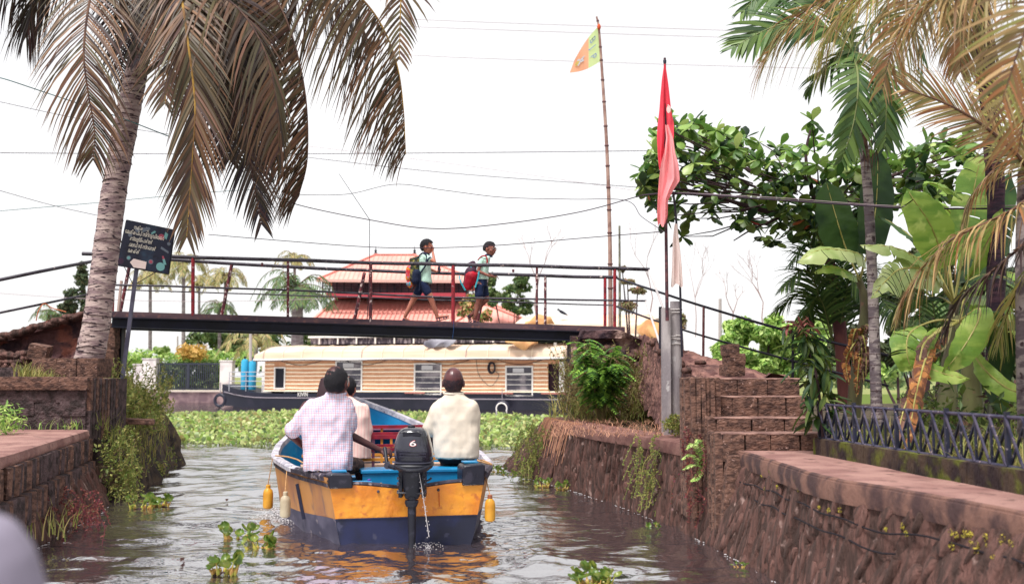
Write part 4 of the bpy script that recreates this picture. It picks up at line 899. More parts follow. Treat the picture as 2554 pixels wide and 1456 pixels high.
mb = MB(); mb.tube(spl([at(2141, 280, AY), at(2136, 235, AY), at(2130, 180, AY), at(2128, 120, AY)], 6), [.05, .066, .06, .035], 14); mb.build('crownshaft', mat('crownshaft_green', C(84, 112, 60), .4, C(120, 130, 80), 4, streak=(1, 1, .3)), ap)
AC = at(2128, 130, AY)
def fa(p_, Ys, **kw): return frond('frond', ap, [AC] + [at(x, y, Y_) for (x, y), Y_ in zip(p_, Ys)], **kw)
ak = dict(mats=[mat('areca_rachis', C(120, 130, 76), .6), areL], w=.055, miss=.02, jit=.25, r0=.018)
fa([(2060, 70), (1960, 60), (1880, 90), (1830, 120)], [12.4, 12.3, 12.2, 12.2], Lm=.62, n=40, side=(0, .5, 1), droop=.45, spread=.8, fwd=.7, seed=61, **ak)
fa([(2080, 20), (2000, -20), (1900, -10), (1850, 30)], [12.8, 13, 13, 13], Lm=.62, n=40, side=(.1, .5, 1), droop=.6, spread=.8, fwd=.7, seed=62, **ak)
fa([(2140, 200), (2130, 300), (2100, 400)], [12, 11.9, 11.9], Lm=.5, n=32, side=(1, .2, 0), droop=.5, seed=63, **ak)
fa([(2200, 160), (2210, 260), (2205, 370)], [12.3, 12.2, 12.2], Lm=.5, n=32, side=(1, .3, 0), droop=.6, seed=64, **ak)
fa([(2180, 60), (2240, 40), (2290, 100), (2300, 200)], [12.8, 13, 13, 13], Lm=.6, n=24, side=(.3, 1, 0), droop=1.1, seed=65, **ak)
fa([(2120, 30), (2080, -80), (2000, -150)], [12.6, 12.8, 12.8], Lm=.6, n=22, side=(.3, 1, .2), droop=.7, seed=66, **ak)
fa([(2100, 140), (2050, 180), (2010, 230)], [12.9, 13.1, 13.2], Lm=.45, n=20, side=(.6, .8, 0), droop=.9, seed=67, **ak)
mb = MB()
for k in range(24):
    p0 = at(2158 + random.uniform(-10, 16), 285 + random.uniform(-8, 30), AY - .06); q = spl([p0, p0 + V((random.uniform(0, .06), 0, -.2)), p0 + V((random.uniform(-.03, .12), 0, -random.uniform(.35, .7)))], 3); mb.tube(q, [.008, .003], 4)
mb.build('dead_spathe', banBr, ap)
# lower areca clump, dark, behind the banana
ac2 = thing('areca_palm', 'dark low areca clump spreading feathery fronds behind the reddish trunk', 'palm tree', at(2075, 900, 15))
c0 = at(2085, 880, 15)
for k, (px, py) in enumerate(((1950, 700), (1935, 755), (1970, 640), (2000, 800), (2150, 720), (2200, 760), (2120, 640), (2260, 800), (2020, 590), (2240, 700))):
    p1 = at((2085 + px) / 2, min(py, 760) - 20, 15 + random.uniform(-.5, .5)); p2 = at(px, py + 20, 15 + random.uniform(-.8, .5))
    frond('frond', ac2, [c0, p1, p2], Lm=.55, n=32, mats=[ak['mats'][0], areL], w=.032, droop=.7, spread=.8, seed=70 + k, r0=.012, start=.3)
# ------------------------------------------------------------ banana plants
def banana_leaf(parent, pts, wd, m, seed=0, fold=.35, droop=.25, tear=.25, side=None, r0=.014, n=22, pet=0, rag=0):
    rn = random.Random(seed); P = spl(pts, 8); mb = MB(); mb.tube(P, [r0 * (1 - .8 * i / (len(P) - 1)) for i in range(len(P))], 6); mb.cm = 1
    ac_ = [0]
    for i in range(1, len(P)): ac_.append(ac_[-1] + (P[i] - P[i - 1]).length)
    T = ac_[-1]
    def pt(s):
        d = s * T; i = 1
        while i < len(P) - 1 and ac_[i] < d: i += 1
        q = (d - ac_[i - 1]) / max(1e-6, ac_[i] - ac_[i - 1]); return P[i - 1].lerp(P[i], q), (P[i] - P[i - 1]).normalized()
    for sg_ in (-1, 1):
        cur = []; off = 0
        for k in range(n + 1):
            s = pet + (1 - pet) * k / n; u = k / n; p, t = pt(s)
            sd_ = V(side) if side else V((t.y, -t.x, 0)) if abs(t.z) < .9 else V((1, 0, 0))
            sd_ = (sd_ - t * sd_.dot(t)).normalized(); nrm = t.cross(sd_); nrm = nrm if nrm.z > 0 else -nrm
            ww = wd * (math.sin(math.pi * min(1, u * .93 + .07)) ** .45) * (1 if u < .85 else (1 - ((u - .85) / .17) ** 2)) * (1 + .04 * math.sin(k * 1.3 + seed))
            row = []
            for j in range(6):
                v = j / 5; dd = (sd_ * sg_ * math.cos(fold + off) + nrm * math.sin(fold + off) * (1 - v * .9)); q = p + dd * ww * v + V((0, 0, -droop * ww * v * v * (1 + off * 2))) + t * v * .12 * ww + nrm * .008 * math.sin(k * 2.1 + j)
                row.append(q)
            cur.append(row)
            if rn.random() < tear or k == n:
                if len(cur) > 1: mb.grid(cur)
                off = (rn.uniform(-1.3, .9) if rag else rn.uniform(-.35, .15)) if tear else 0; cur = [[q + t * .012 for q in row]] if k < n else []
    return mb.build('leaf', [mid_, m], parent)
bY = 11.6
b1 = thing('banana_plant', 'banana plant with broad upright bright leaves right of the slender palm', 'banana plant', at(2372, 1030, bY - 1))
mb = MB(); mb.tube(spl([at(2360, 1045, 10.8), at(2366, 950, 10.9), at(2374, 850, 11), at(2380, 760, 11)], 6), [.10, .085, .07, .05], 14); mb.build('stalk', banS, b1)
K = at(2380, 760, 11)
def bl1(pts, Ys, wd, m, **kw): return banana_leaf(b1, [K] + [at(x, y, Y_) for (x, y), Y_ in zip(pts, Ys)], wd, m, **kw)
bl1([(2400, 640), (2420, 520), (2440, 420), (2452, 388)], [11, 11.1, 11.2, 11.3], .23, banL, seed=1, side=(1, .1, 0), fold=.1, tear=.05, pet=.3)
bl1([(2350, 640), (2320, 560), (2280, 500), (2262, 470)], [10.8, 10.6, 10.5, 10.5], .23, banL, seed=2, side=(1, .1, .2), fold=.1, tear=.12, pet=.3)
bl1([(2360, 620), (2330, 520), (2310, 460), (2360, 470), (2400, 500)], [11.3, 11.3, 11.2, 11, 10.9], .14, banL, seed=3, side=(.3, 1, 0), fold=.5, tear=.3, pet=.3)
bl1([(2340, 690), (2280, 640), (2220, 615), (2145, 612)], [10.8, 10.6, 10.5, 10.5], .15, banP, seed=4, side=(0, 1, .5), fold=.3, droop=.9, tear=.2, pet=.25)
bl1([(2320, 680), (2250, 670), (2210, 700), (2172, 745)], [10.6, 10.4, 10.2, 10.2], .17, banP, seed=5, side=(.3, .6, .9), fold=.1, droop=.5, tear=.5, pet=.25)
bl1([(2420, 690), (2450, 640), (2480, 560), (2500, 520)], [10.7, 10.5, 10.4, 10.4], .10, banL, seed=6, side=(1, .3, 0), fold=.2, tear=0, pet=.3)
bl1([(2330, 660), (2300, 640), (2260, 660), (2240, 700)], [11.3, 11.5, 11.6, 11.6], .16, banDk, seed=7, side=(.5, .5, .6), tear=.1, pet=.2)
bl1([(2450, 700), (2520, 680), (2580, 720)], [10.8, 10.7, 10.6], .15, banL, seed=8, side=(.1, 1, .4), droop=.6, tear=.2, pet=.2)
bl1([(2370, 820), (2320, 870), (2290, 960), (2270, 1060), (2255, 1150)], [10.2, 9.2, 8.4, 8, 7.9], .085, banY, seed=9, side=(1, .3, 0), fold=.3, droop=.5, tear=.7, pet=.35, r0=.014, rag=1)
bl1([(2360, 860), (2310, 900), (2262, 1000), (2240, 1080), (2236, 1165)], [10.1, 9.1, 8.3, 8, 7.9], .06, banBr, seed=109, side=(1, .3, 0), fold=.6, droop=.5, tear=.8, pet=.4, rag=1)
b2 = thing('banana_plant', 'lower banana plant with large drooping green leaves above the lattice fence', 'banana plant', at(2400, 1060, 9.6))
mb = MB(); mb.tube(spl([at(2428, 1060, 9.6), at(2424, 960, 9.6), at(2410, 870, 9.6), at(2385, 790, 9.7)], 5), [.09, .08, .06, .04], 12); mb.build('stalk', banS, b2)
K2 = at(2395, 800, 9.6)
def bl2(pts, Ys, wd, m, **kw): return banana_leaf(b2, [K2] + [at(x, y, Y_) for (x, y), Y_ in zip(pts, Ys)], wd, m, **kw)
bl2([(2440, 770), (2440, 800), (2400, 870), (2350, 930)], [9.2, 9, 8.9, 8.9], .13, banL, seed=12, side=(1, .2, .4), fold=.15, tear=.05, pet=.3)
bl2([(2330, 800), (2270, 830), (2262, 880), (2275, 925)], [9.6, 9.4, 9.3, 9.3], .15, banL, seed=13, side=(1, .1, .2), fold=.1, tear=.15, pet=.45)
bl2([(2330, 830), (2300, 900), (2350, 930), (2420, 945)], [9.3, 9, 8.9, 8.9], .09, banL, seed=14, side=(.1, .4, 1), fold=.3, tear=0, pet=.3)
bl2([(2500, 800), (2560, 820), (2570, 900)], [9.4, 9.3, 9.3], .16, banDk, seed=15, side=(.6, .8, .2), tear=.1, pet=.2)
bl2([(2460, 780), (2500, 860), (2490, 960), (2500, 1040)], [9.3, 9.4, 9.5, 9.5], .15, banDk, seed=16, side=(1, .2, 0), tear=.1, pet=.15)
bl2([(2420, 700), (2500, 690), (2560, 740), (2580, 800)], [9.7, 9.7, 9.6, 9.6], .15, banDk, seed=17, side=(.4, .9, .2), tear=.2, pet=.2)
bl2([(2310, 850), (2290, 930), (2284, 1000), (2270, 1090)], [9.1, 8.8, 8.6, 8.5], .07, banBr, seed=18, side=(1, .2, 0), fold=.9, tear=.8, pet=.3)
bl2([(2440, 900), (2500, 960), (2560, 985), (2600, 1000)], [9.2, 9, 8.8, 8.7], .09, banL, seed=19, side=(0, .4, 1), fold=.3, tear=0, pet=.2)
b3 = thing('banana_plant', 'banana plant with big dark leaves behind the slender ringed trunk', 'banana plant', at(2130, 1000, 13.4))
mb = MB(); mb.tube(spl([at(2128, 1040, 13.4), at(2140, 900, 13.4), at(2158, 760, 13.5), at(2140, 690, 13.5)], 6), [.09, .08, .065, .045], 12); mb.build('stalk', banS, b3)
K3 = at(2145, 700, 13.5)
def bl3(pts, Ys, wd, m, **kw): return banana_leaf(b3, [K3] + [at(x, y, Y_) for (x, y), Y_ in zip(pts, Ys)], wd, m, **kw)
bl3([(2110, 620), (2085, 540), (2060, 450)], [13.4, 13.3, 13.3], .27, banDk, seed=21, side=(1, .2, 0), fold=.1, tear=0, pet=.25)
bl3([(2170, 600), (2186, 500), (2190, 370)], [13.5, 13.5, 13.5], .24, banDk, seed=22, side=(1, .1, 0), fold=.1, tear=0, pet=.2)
bl3([(2150, 640), (2080, 622), (2030, 628), (1988, 655)], [13.2, 12.8, 12.6, 12.6], .16, banP, seed=23, side=(0, 1, .6), fold=.4, droop=.9, tear=.2, pet=.2)
bl3([(2120, 680), (2070, 665), (2030, 680)], [13, 12.8, 12.8], .10, banL, seed=24, side=(0, 1, .6), droop=.6, tear=.1, pet=.3)
for k, (px, py) in enumerate(((2125, 860), (2160, 880), (2110, 900), (2180, 850), (2140, 930), (2150, 900))):
    p0 = at(2146, 840, 13.2); banana_leaf(b3, [p0, at((px + 2146) / 2, py - 40, 13), at(px, py, 13), at(px + random.uniform(-8, 8), py + 60, 13)], .07, (banY, banBr)[k % 2], seed=80 + k, fold=.4, tear=.6, side=(1, .3, 0), rag=1)
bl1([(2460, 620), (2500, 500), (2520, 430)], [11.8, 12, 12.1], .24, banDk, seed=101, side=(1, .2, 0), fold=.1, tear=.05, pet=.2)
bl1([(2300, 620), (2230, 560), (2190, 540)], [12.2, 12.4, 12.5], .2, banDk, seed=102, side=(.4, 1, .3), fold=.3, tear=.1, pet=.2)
bl1([(2440, 740), (2500, 780), (2520, 860)], [11.8, 12, 12], .2, banL, seed=103, side=(1, .4, 0), fold=.2, tear=.15, pet=.2)
bl1([(2330, 740), (2260, 760), (2220, 830)], [11.8, 12, 12], .17, banDk, seed=104, side=(1, .5, 0), fold=.2, tear=.15, pet=.2)
bl1([(2400, 600), (2360, 520), (2290, 500), (2240, 540)], [11.9, 12, 12, 12], .16, banL, seed=105, side=(.2, 1, 0), fold=.5, tear=.3, pet=.3)
for k, (px, py) in enumerate(((2260, 700), (2330, 820), (2300, 760), (2420, 760), (2470, 900), (2240, 880), (2530, 700), (2400, 920))):
    p0 = at(2360, 980, 12.8); p1 = at((2360 + px) / 2, py - 10, 12.8 + random.uniform(-.5, .5)); frond('frond', ac2, [p0, p1, at(px, py + 40, 12.8 + random.uniform(-.6, .6))], Lm=.45, n=26, mats=[ak['mats'][0], areL], w=.03, droop=.8, spread=.8, seed=170 + k, r0=.01, start=.3)
# ------------------------------------------------------------ almond tree with big leaves
at_ = thing('almond_tree', 'spreading tropical almond tree with large rounded leaves right of the flags', 'tree', at(2098, 1000, 15))
mb = MB(); mb.tube(spl([at(2108, 1010, 14.9), at(2100, 880, 14.9), at(2085, 740, 15), at(2062, 620, 15), at(2045, 560, 15.1)], 6), [.10, .095, .08, .075, .06], 12)
mb.build('trunk', mat('reddish_bark', C(128, 76, 72), .85, C(100, 56, 62), 5, streak=(1, 1, .4), bump=.2), at_)
tips = []; rn = random.Random(5)
def limb(pts, r): mb = MB(); mb.tube(spl(pts, 6), r, 8); mb.build('limb', twig, at_)
A = lambda x, y, Y_=15: at(x, y, Y_)
limb([A(2045, 560, 15.1), A(1960, 540, 14.8), A(1850, 510, 14.6), A(1750, 480, 14.4), A(1660, 470, 14.2)], [.05, .015])
limb([A(2045, 570), A(1950, 470, 15.4), A(1820, 400, 15.6), A(1720, 350, 15.6)], [.045, .012])
limb([A(2045, 560), A(2020, 450), A(2010, 380), A(2028, 300)], [.04, .012])
limb([A(2050, 560), A(2150, 470, 15.6), A(2280, 420, 15.8), A(2400, 380, 16)], [.045, .012])
limb([A(1950, 540, 14.8), A(1880, 570, 14.4), A(1830, 600, 14.3)], [.02, .008])
leafbm = MB(); rws = []
for k in range(6):
    u = k / 5; ww = .5 * math.sin(math.pi * (u ** 1.5) * .93 + .12 * (1 - u)) ** .8 * .56 + .01 if u < 1 else .06
    rws.append([(sx * ww, u, -abs(sx) * ww * .25 + .12 * math.sin(u * 2.4)) for sx in (-1, 0, 1)] if True else 0)
leafbm.grid(rws)
LM = [leafbm.mesh('leaf_shape') for _ in range(3)]
for m_, mm in zip(LM, (almL, almD, almR)): m_.materials.append(mm)
def canopy_c():
    while True:
        u = rn.random()
        if u < .74:
            x = rn.uniform(1600, 2150); yc = np.interp(x, [1600, 1680, 1850, 2000, 2150], [460, 400, 440, 480, 520]); h = np.interp(x, [1600, 1660, 1850, 2000, 2150], [40, 120, 120, 110, 110])
        else:
            x = rn.uniform(2150, 2440); yc = np.interp(x, [2150, 2300, 2440], [440, 430, 400]); h = 75
        y = yc + rn.uniform(-1, 1) * h
        return x, y
cl = [(1700, 320), (1760, 315), (1680, 360), (1640, 350), (1730, 380), (1800, 350), (1830, 380), (2025, 300), (2030, 345), (2005, 360), (1990, 400), (2060, 420), (2100, 440), (1640, 500), (1610, 470), (1700, 590), (1900, 590), (1930, 600), (1720, 545), (1870, 560), (1660, 540), (2060, 350)]
while len(cl) < 330: cl.append(canopy_c())
spec_ = []
for (x, y) in cl:
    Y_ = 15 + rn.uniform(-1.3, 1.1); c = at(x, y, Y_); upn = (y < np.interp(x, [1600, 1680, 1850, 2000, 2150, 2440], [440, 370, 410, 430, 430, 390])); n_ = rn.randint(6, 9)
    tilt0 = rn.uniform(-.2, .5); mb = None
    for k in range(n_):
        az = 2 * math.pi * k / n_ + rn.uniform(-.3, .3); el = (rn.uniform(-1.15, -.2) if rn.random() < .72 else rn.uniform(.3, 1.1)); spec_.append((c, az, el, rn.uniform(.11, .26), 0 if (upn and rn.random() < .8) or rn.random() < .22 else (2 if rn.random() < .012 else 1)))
spec_.sort(key=lambda q: (q[4] == 1, q[0].y))
stuff = {0: MB(), 1: MB(), 2: MB()}
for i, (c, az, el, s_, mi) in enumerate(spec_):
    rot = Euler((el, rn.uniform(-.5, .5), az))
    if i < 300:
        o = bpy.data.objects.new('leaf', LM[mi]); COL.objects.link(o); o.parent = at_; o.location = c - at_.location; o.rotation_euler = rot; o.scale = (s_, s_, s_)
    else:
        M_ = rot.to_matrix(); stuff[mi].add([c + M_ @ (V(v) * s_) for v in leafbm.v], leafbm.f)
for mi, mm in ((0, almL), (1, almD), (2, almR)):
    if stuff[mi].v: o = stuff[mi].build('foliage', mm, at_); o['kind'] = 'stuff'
mb = MB()
for i in range(150):
    c = spec_[rn.randrange(len(spec_))][0]; q = A(2045, 560).lerp(c, .55) + V((0, 0, .12)); mb.tube([q, q.lerp(c, .5) + V((0, 0, rn.uniform(-.1, .1))), c], [.012, .005], 4)
mb.build('twigs', twig, at_)['kind'] = 'stuff'
# ------------------------------------------------------------ generic leafy cloud
def cloud(mb, c, r, n, s, rn, up=0.0, aspect=2.0, shell=.5):
    for _ in range(n):
        d = V((rn.gauss(0, 1), rn.gauss(0, 1), rn.gauss(0, 1))).normalized(); k = (shell + (1 - shell) * rn.random()) ; p = V(c) + V((d.x * r[0], d.y * r[1], d.z * r[2])) * k
        a = (d + V((rn.uniform(-1, 1), rn.uniform(-1, 1), rn.uniform(-1, 1) + up)) * .9).normalized(); x, y = frame(a); ss = s * rn.uniform(.6, 1.4); th = rn.uniform(0, 6.28)
        u = (x * math.cos(th) + y * math.sin(th)) * ss; w_ = (x * -math.sin(th) + y * math.cos(th)) * ss / aspect
        mb.add([p - u, p + w_ + a * ss * .15, p + u, p - w_ + a * ss * .15], [(0, 1, 2, 3)])
def blades(mb, spots, rn, h, w_, lean=.6, seg=3):
    for p in spots:
        az = rn.uniform(0, 6.28); hh = h * rn.uniform(.5, 1.3); d = V((math.cos(az), math.sin(az), 0)); sdv = V((-d.y, d.x, 0)) * w_ * rn.uniform(.7, 1.3) / 2; le = lean * rn.uniform(.3, 1.3); vs = []
        for j in range(seg + 1):
            u = j / seg; q = V(p) + d * hh * le * u * u + V((0, 0, hh * u * (1 - .3 * le * u))); k = (1 - u ** 1.5) + .02; vs += [q - sdv * k, q + sdv * k]
        mb.add(vs, [(2 * j, 2 * j + 1, 2 * j + 3, 2 * j + 2) for j in range(seg)])
# hyacinth mat
rn = random.Random(11); mb = MB()
def inmat(x, y):
    front = np.interp(x, [-30, -8, -5.5, -4, -2, 0, .4, 1.5], [26, 23.5, 22.5, 22.6, 24, 22, 17.9, 17.2]); back = np.interp(x, [-30, -9, -2, 2, 10], [30, 45, 42, 37, 34])
    return front + noise.noise(V((x * 1.3, y * .6, 0))) * 1.5 + (3 if noise.noise(V((x * .9, y * .35, 7))) < -.38 and y < 27 else 0) < y < back + noise.noise(V((x * .5, 9, 0))) * 2
cnt = 0
while cnt < 20000:
    y = 17 + (45 - 17) * rn.random() ** 1.8; x = rn.uniform(-.36 * y - 1, 3.2 if y < 30 else .13 * y)
    if not inmat(x, y): continue
    cnt += 1; hump = .05 + .05 * noise.noise(V((x * .8, y * .5, 4))); s_ = rn.uniform(.04, .085) * (1 + (y - 22) * .012); el = rn.uniform(.1, 1.3); az = rn.uniform(0, 6.28); M_ = Euler((el, 0, az)).to_matrix(); c = V((x, y, max(.02, hump * rn.random() * 1.6)))
    mb.add([c + M_ @ (V(q) * s_) for q in ((-.25, 0, 0), (.25, 0, 0), (.75, .7, .18), (.4, 1.5, .1), (-.4, 1.5, .1), (-.75, .7, .18))], [(0, 1, 2, 5), (5, 2, 3, 4)])
    if cnt % 3 == 0: mb.tube([c + V((0, 0, -.08)), c], .008, 3)
o = mb.build('water_hyacinth_mat', hyM, None, smooth=True); tag(o, 'broad mat of green water hyacinth covering the canal mouth beyond the boat', 'water hyacinth', kind='stuff')
# dark water-level tangle under the mat
# single floating clumps
leafH = MB(); rws = []
for k in range(7):
    u = k / 6; ww = .5 * math.sin(math.pi * (u * .9 + .08)) ** .7
    rws.append([(sx * ww, u * 1.1, abs(sx) ** 2 * .22 - .1 * math.sin(u * 3)) for sx in (-1, -.5, 0, .5, 1)])
leafH.grid(rws)
HM = leafH.mesh('leaf_shape'); hyS = mat('hyacinth_leaf', C(106, 138, 56), .35, C(150, 160, 70), 18, .45, .6, C(130, 80, 70), 9, .66, .74, transl=.35, spec=.5); HM.materials.append(hyS)
hst = mat('hyacinth_bulb', C(176, 178, 72), .4, C(196, 150, 84), 20)
def clump(px, py, n, s_, label, seed, red=0):
    rn = random.Random(seed); c = gz(px, py, .0); t = thing('water_hyacinth', label, 'water plant', c, group='loose water hyacinth plants floating in the canal')
    for k in range(int(n * 1.6)):
        az = rn.uniform(0, 6.28); h = rn.uniform(.04, .15) * s_; d = V((math.cos(az), math.sin(az), 0)); b = c + d * rn.uniform(.01, .13) * s_ + V((d.x * .08 * s_, 0, 0)); tip = b + d * .05 * s_ + V((0, 0, h))
        mb = MB(); mb.tube(spl([b + V((0, 0, -.03)), b + V((0, 0, .015)), b.lerp(tip, .5), tip], 3), [.012 * s_, .026 * s_, .024 * s_, .01 * s_, .006 * s_], 7); mb.build('petiole', hst, t)
        o = bpy.data.objects.new('leaf', HM); COL.objects.link(o); o.parent = t; o.location = tip - c; q = rn.uniform(.095, .15) * s_; o.scale = (q, q, q); o.rotation_euler = (rn.uniform(.2, 1.2), rn.uniform(-.4, .4), rn.uniform(0, 6.28))
    mb = MB()
    for k in range(10):
        az = rn.uniform(0, 6.28); mb.tube([c + V((0, 0, .005)), c + V((math.cos(az) * .13 * s_, math.sin(az) * .13 * s_, -.01))], .006, 4)
    mb.build('root_tangle', twig, t)
for px, py, lab in ((566, 1250, 'dark curled leaf floating left of the boat'), (635, 1312, 'small brown leaf floating by the left hyacinth pair'), (1606, 1272, 'tiny yellow leaf floating in front of the right wall'), (455, 1400, 'small dry leaf drifting near the lower left of the canal')):
    c = gz(px, py, .012); mb = MB(); mb.grid([[c + V((sx * .02 * math.sin(math.pi * (u * .9 + .05)), (u - .5) * .09, abs(sx) * .02 + .01)) for sx in (-1, 0, 1)] for u in np.linspace(0, 1, 6)]); o = mb.build('fallen_leaf', almR if py == 1272 else banBr, None); tag(o, lab, 'leaf')
clump(590, 1345, 11, 0.63, 'floating hyacinth clump left of the boat, upper of the drifting pair by the stern', 1)
clump(650, 1372, 11, 0.59, 'floating hyacinth clump nearest the white fender with upright leaf', 2)
clump(556, 1428, 9, 0.63, 'small floating hyacinth clump at the bottom left of the canal', 3)
clump(1478, 1462, 15, 0.63, 'large leafy hyacinth clump cut by the bottom edge of the view', 4)
clump(398, 1262, 9, 0.66, 'hyacinth clump drifting against the left embankment', 5); clump(352, 1268, 7, 0.59, 'small hyacinth clump under the left embankment bushes', 51)
clump(1402, 1222, 7, 0.53, 'low hyacinth plant floating along the right stone wall', 6); clump(1350, 1215, 7, 0.53, 'yellowish hyacinth cluster touching the far end of the right wall', 7)
clump(1240, 1180, 9, 0.59, 'dark hyacinth clump between the boat and the right wall', 8); clump(1268, 1188, 7, 0.53, 'scraggy hyacinth plant at the far right wall corner', 9)
clump(1628, 1318, 5, 0.33, 'tiny green plant floating at the foot of the ribbed pier', 10); clump(1847, 1418, 4, 0.26, 'tiny yellow plant floating at the foot of the near wall', 12)
# ------------------------------------------------------------ growth on the banks
rn = random.Random(21)
mb = MB(); spots = []
for _ in range(4200):
    y = rn.uniform(12.7, 18.2); b = resample(LB, [y])[0]; v = rn.random() ** .7; x = b.x + .2 - v * 1.5; z = -.1 + 1.35 * (1 - math.exp(-v * 4.5)) + .28 * v
    if z > .15: spots.append((x, y, z))
blades(mb, spots, rn, .2, .012); o = mb.build('grass', grassM, None, smooth=False); tag(o, 'long yellow green grass on the left embankment by the sign post', 'grass', kind='stuff')
mb = MB()
for _ in range(70):
    y = rn.uniform(12.7, 17.5) if rn.random() < .6 else rn.uniform(12.62, 13.3); b = resample(LB, [y])[0]; v = rn.random(); z = .1 + 1.1 * v; cloud(mb, (b.x - v * .8 + .12, y, z), (.22, .25, .16), 60, .03, rn)
for _ in range(26): 
    p = at(rn.uniform(255, 400), rn.uniform(975, 1060), rn.uniform(14.6, 16.8)); cloud(mb, p, (.2, .2, .16), 90, .03, rn)
o = mb.build('creeper', vineM, None, smooth=False); tag(o, 'tangled low creeper covering the slope of the left embankment', 'creeper', kind='stuff')
def sprays(name, pxs, Yr, n, m, label, cat, hs, seed, leaf=.03, hang=False):
    rn = random.Random(seed); mb = MB()
    for _ in range(n):
        px, py = rn.uniform(*pxs[0]), rn.uniform(*pxs[1]); p = at(px, py, rn.uniform(*Yr)); h = rn.uniform(*hs); a = rn.uniform(0, 6.28); tip = p + V((math.cos(a) * h * .5, math.sin(a) * h * .4, -h if hang else h)); q = spl([p, p.lerp(tip, .5) + V((rn.uniform(-.05, .05), 0, .03)), tip], 4); mb.tube(q, .003, 3)
        for k, c in enumerate(q): 
            for _ in range(3):
                d = V((rn.uniform(-1, 1), rn.uniform(-1, 1), rn.uniform(-.6, .8))).normalized() * leaf * rn.uniform(.7, 1.6); s_ = d.cross(V((rn.random(), rn.random(), rn.random()))).normalized() * leaf * .35; mb.add([c, c + d * .5 + s_, c + d, c + d * .5 - s_], [(0, 1, 2, 3)])
    o = mb.build(name, m, None, smooth=False); tag(o, label, cat, kind='stuff'); return o
sprays('weeds', ((250, 420), (960, 1060)), (14.5, 17), 170, vineM, 'leafy weeds around the foot of the sign post', 'weeds', (.15, .45), 1)
sprays('hanging_weeds', ((258, 340), (1060, 1240)), (12.5, 13.4), 140, vineM, 'dark green weeds hanging down the left embankment to the water', 'weeds', (.1, .35), 2, hang=True)
sprays('red_weeds', ((60, 250), (1210, 1300)), (9.6, 11.5), 90, redvM, 'reddish trailing weeds on the foot of the left wall', 'weeds', (.1, .3), 3, .025, hang=True)
sprays('creeper', ((1700, 1790), (1060, 1240)), (9.6, 9.9), 34, redvM, 'reddish vine hanging beside the ribbed pier', 'creeper', (.1, .35), 4, .022, hang=True)
sprays('creeper', ((1580, 1660), (1080, 1230)), (10.9, 11.3), 50, vineM, 'green creeper hanging down the far right wall', 'creeper', (.1, .4), 5, .024, hang=True)
sprays('creeper', ((1295, 1380), (1050, 1200)), (15.2, 16.0), 130, vineM, 'creeper spilling over the far end of the right wall', 'creeper', (.15, .45), 6, .03, hang=True)
sprays('weeds', ((1655, 1700), (1060, 1085)), (11.2, 11.7), 30, vineM, 'small green weeds at the foot of the grey posts', 'weeds', (.06, .14), 7, .025)
# leafy bushes in front of the right abutment
lb = thing('bush', 'fresh green feathery bush growing in front of the bridge abutment', 'bush', at(1500, 1058, 15.1)); rn = random.Random(31)
mb = MB(); stems = []
for k in range(14):
    a = rn.uniform(0, 6.28); p0 = at(1500 + rn.uniform(-12, 12), 1050, 15.1); hgt = rn.uniform(.7, 1.2); p2 = p0 + V((math.cos(a) * .28, math.sin(a) * .25, hgt)); q = spl([p0, p0.lerp(p2, .5) + V((0, 0, .1)), p2], 5); mb.tube(q, [.012, .005], 5); stems.append(q)
mb.build('stems', mat('green_stem', C(120, 110, 70), .7), lb)
fern = MB()
for q in stems:
    for c in q[3:]:
        for _ in range(3):
            a = rn.uniform(0, 6.28); d = V((math.cos(a), math.sin(a), rn.uniform(-.5, .3))).normalized(); l = rn.uniform(.16, .3); px_ = d.cross(V((0, 0, 1))).normalized()
            for j in range(8):
                u = (j + 1) / 8; cc = c + d * l * u + V((0, 0, -.08 * u * u)); wl = l * .42 * math.sin(math.pi * (u * .8 + .15))
                for s_ in (-1, 1):
                    e = cc + (px_ * s_ + d * .7).normalized() * wl + V((0, 0, -.02)); ww = d * .03; fern.add([cc - ww, e, cc + ww], [(0, 1, 2)])
o = fern.build('leaves', mat('feathery_leaf', None, .6, isl=G((110, 160, 60), (150, 190, 80), (76, 118, 56), (60, 92, 48)), transl=.35), lb, smooth=False); o['kind'] = 'stuff'
sprays('weeds', ((1400, 1650), (930, 1050)), (15.4, 16.7), 420, mat('dry_weed_leaves', None, .7, isl=G((150, 150, 90), (110, 122, 64), (180, 160, 110), (90, 80, 56), (140, 100, 80)), transl=.3), 'tall dry weeds and wild grass in front of the right abutment', 'weeds', (.2, .6), 8, .028)
mb = MB(); blades(mb, [at(rn.uniform(1370, 1650), rn.uniform(1020, 1062), rn.uniform(15.3, 16.5)) for _ in range(420)], rn, .45, .012, 1.5); o = mb.build('grass', grassM, None, smooth=False); tag(o, 'tall green grass on the right bank beside the feathery bush', 'grass', kind='stuff')
mb = MB(); blades(mb, [(lambda p: V((p.x, p.y, .86)))(gz(rn.uniform(1375, 1655), rn.uniform(1052, 1090), .86)) for _ in range(700)], rn, .12, .006, 2.4)
o = mb.build('dry_grass', dryM, None, smooth=False); tag(o, 'dry straw lying on the ledge below the abutment bushes', 'dry grass', kind='stuff')
mb = MB()
for _ in range(60):
    y = rn.uniform(14.0, 16.2); p = resample(Top, [y])[0]; q = V((p.x + .1, p.y, .87)); l = rn.uniform(.2, .6); mb.tube(spl([q, q + V((-.16, 0, -.02)), q + V((-.2 - .08, rn.uniform(-.1, .1), -l))], 4), .004, 3)
o = mb.build('hanging_roots', dryM, None, smooth=False); tag(o, 'dry roots hanging over the far right retaining wall', 'roots', kind='stuff')
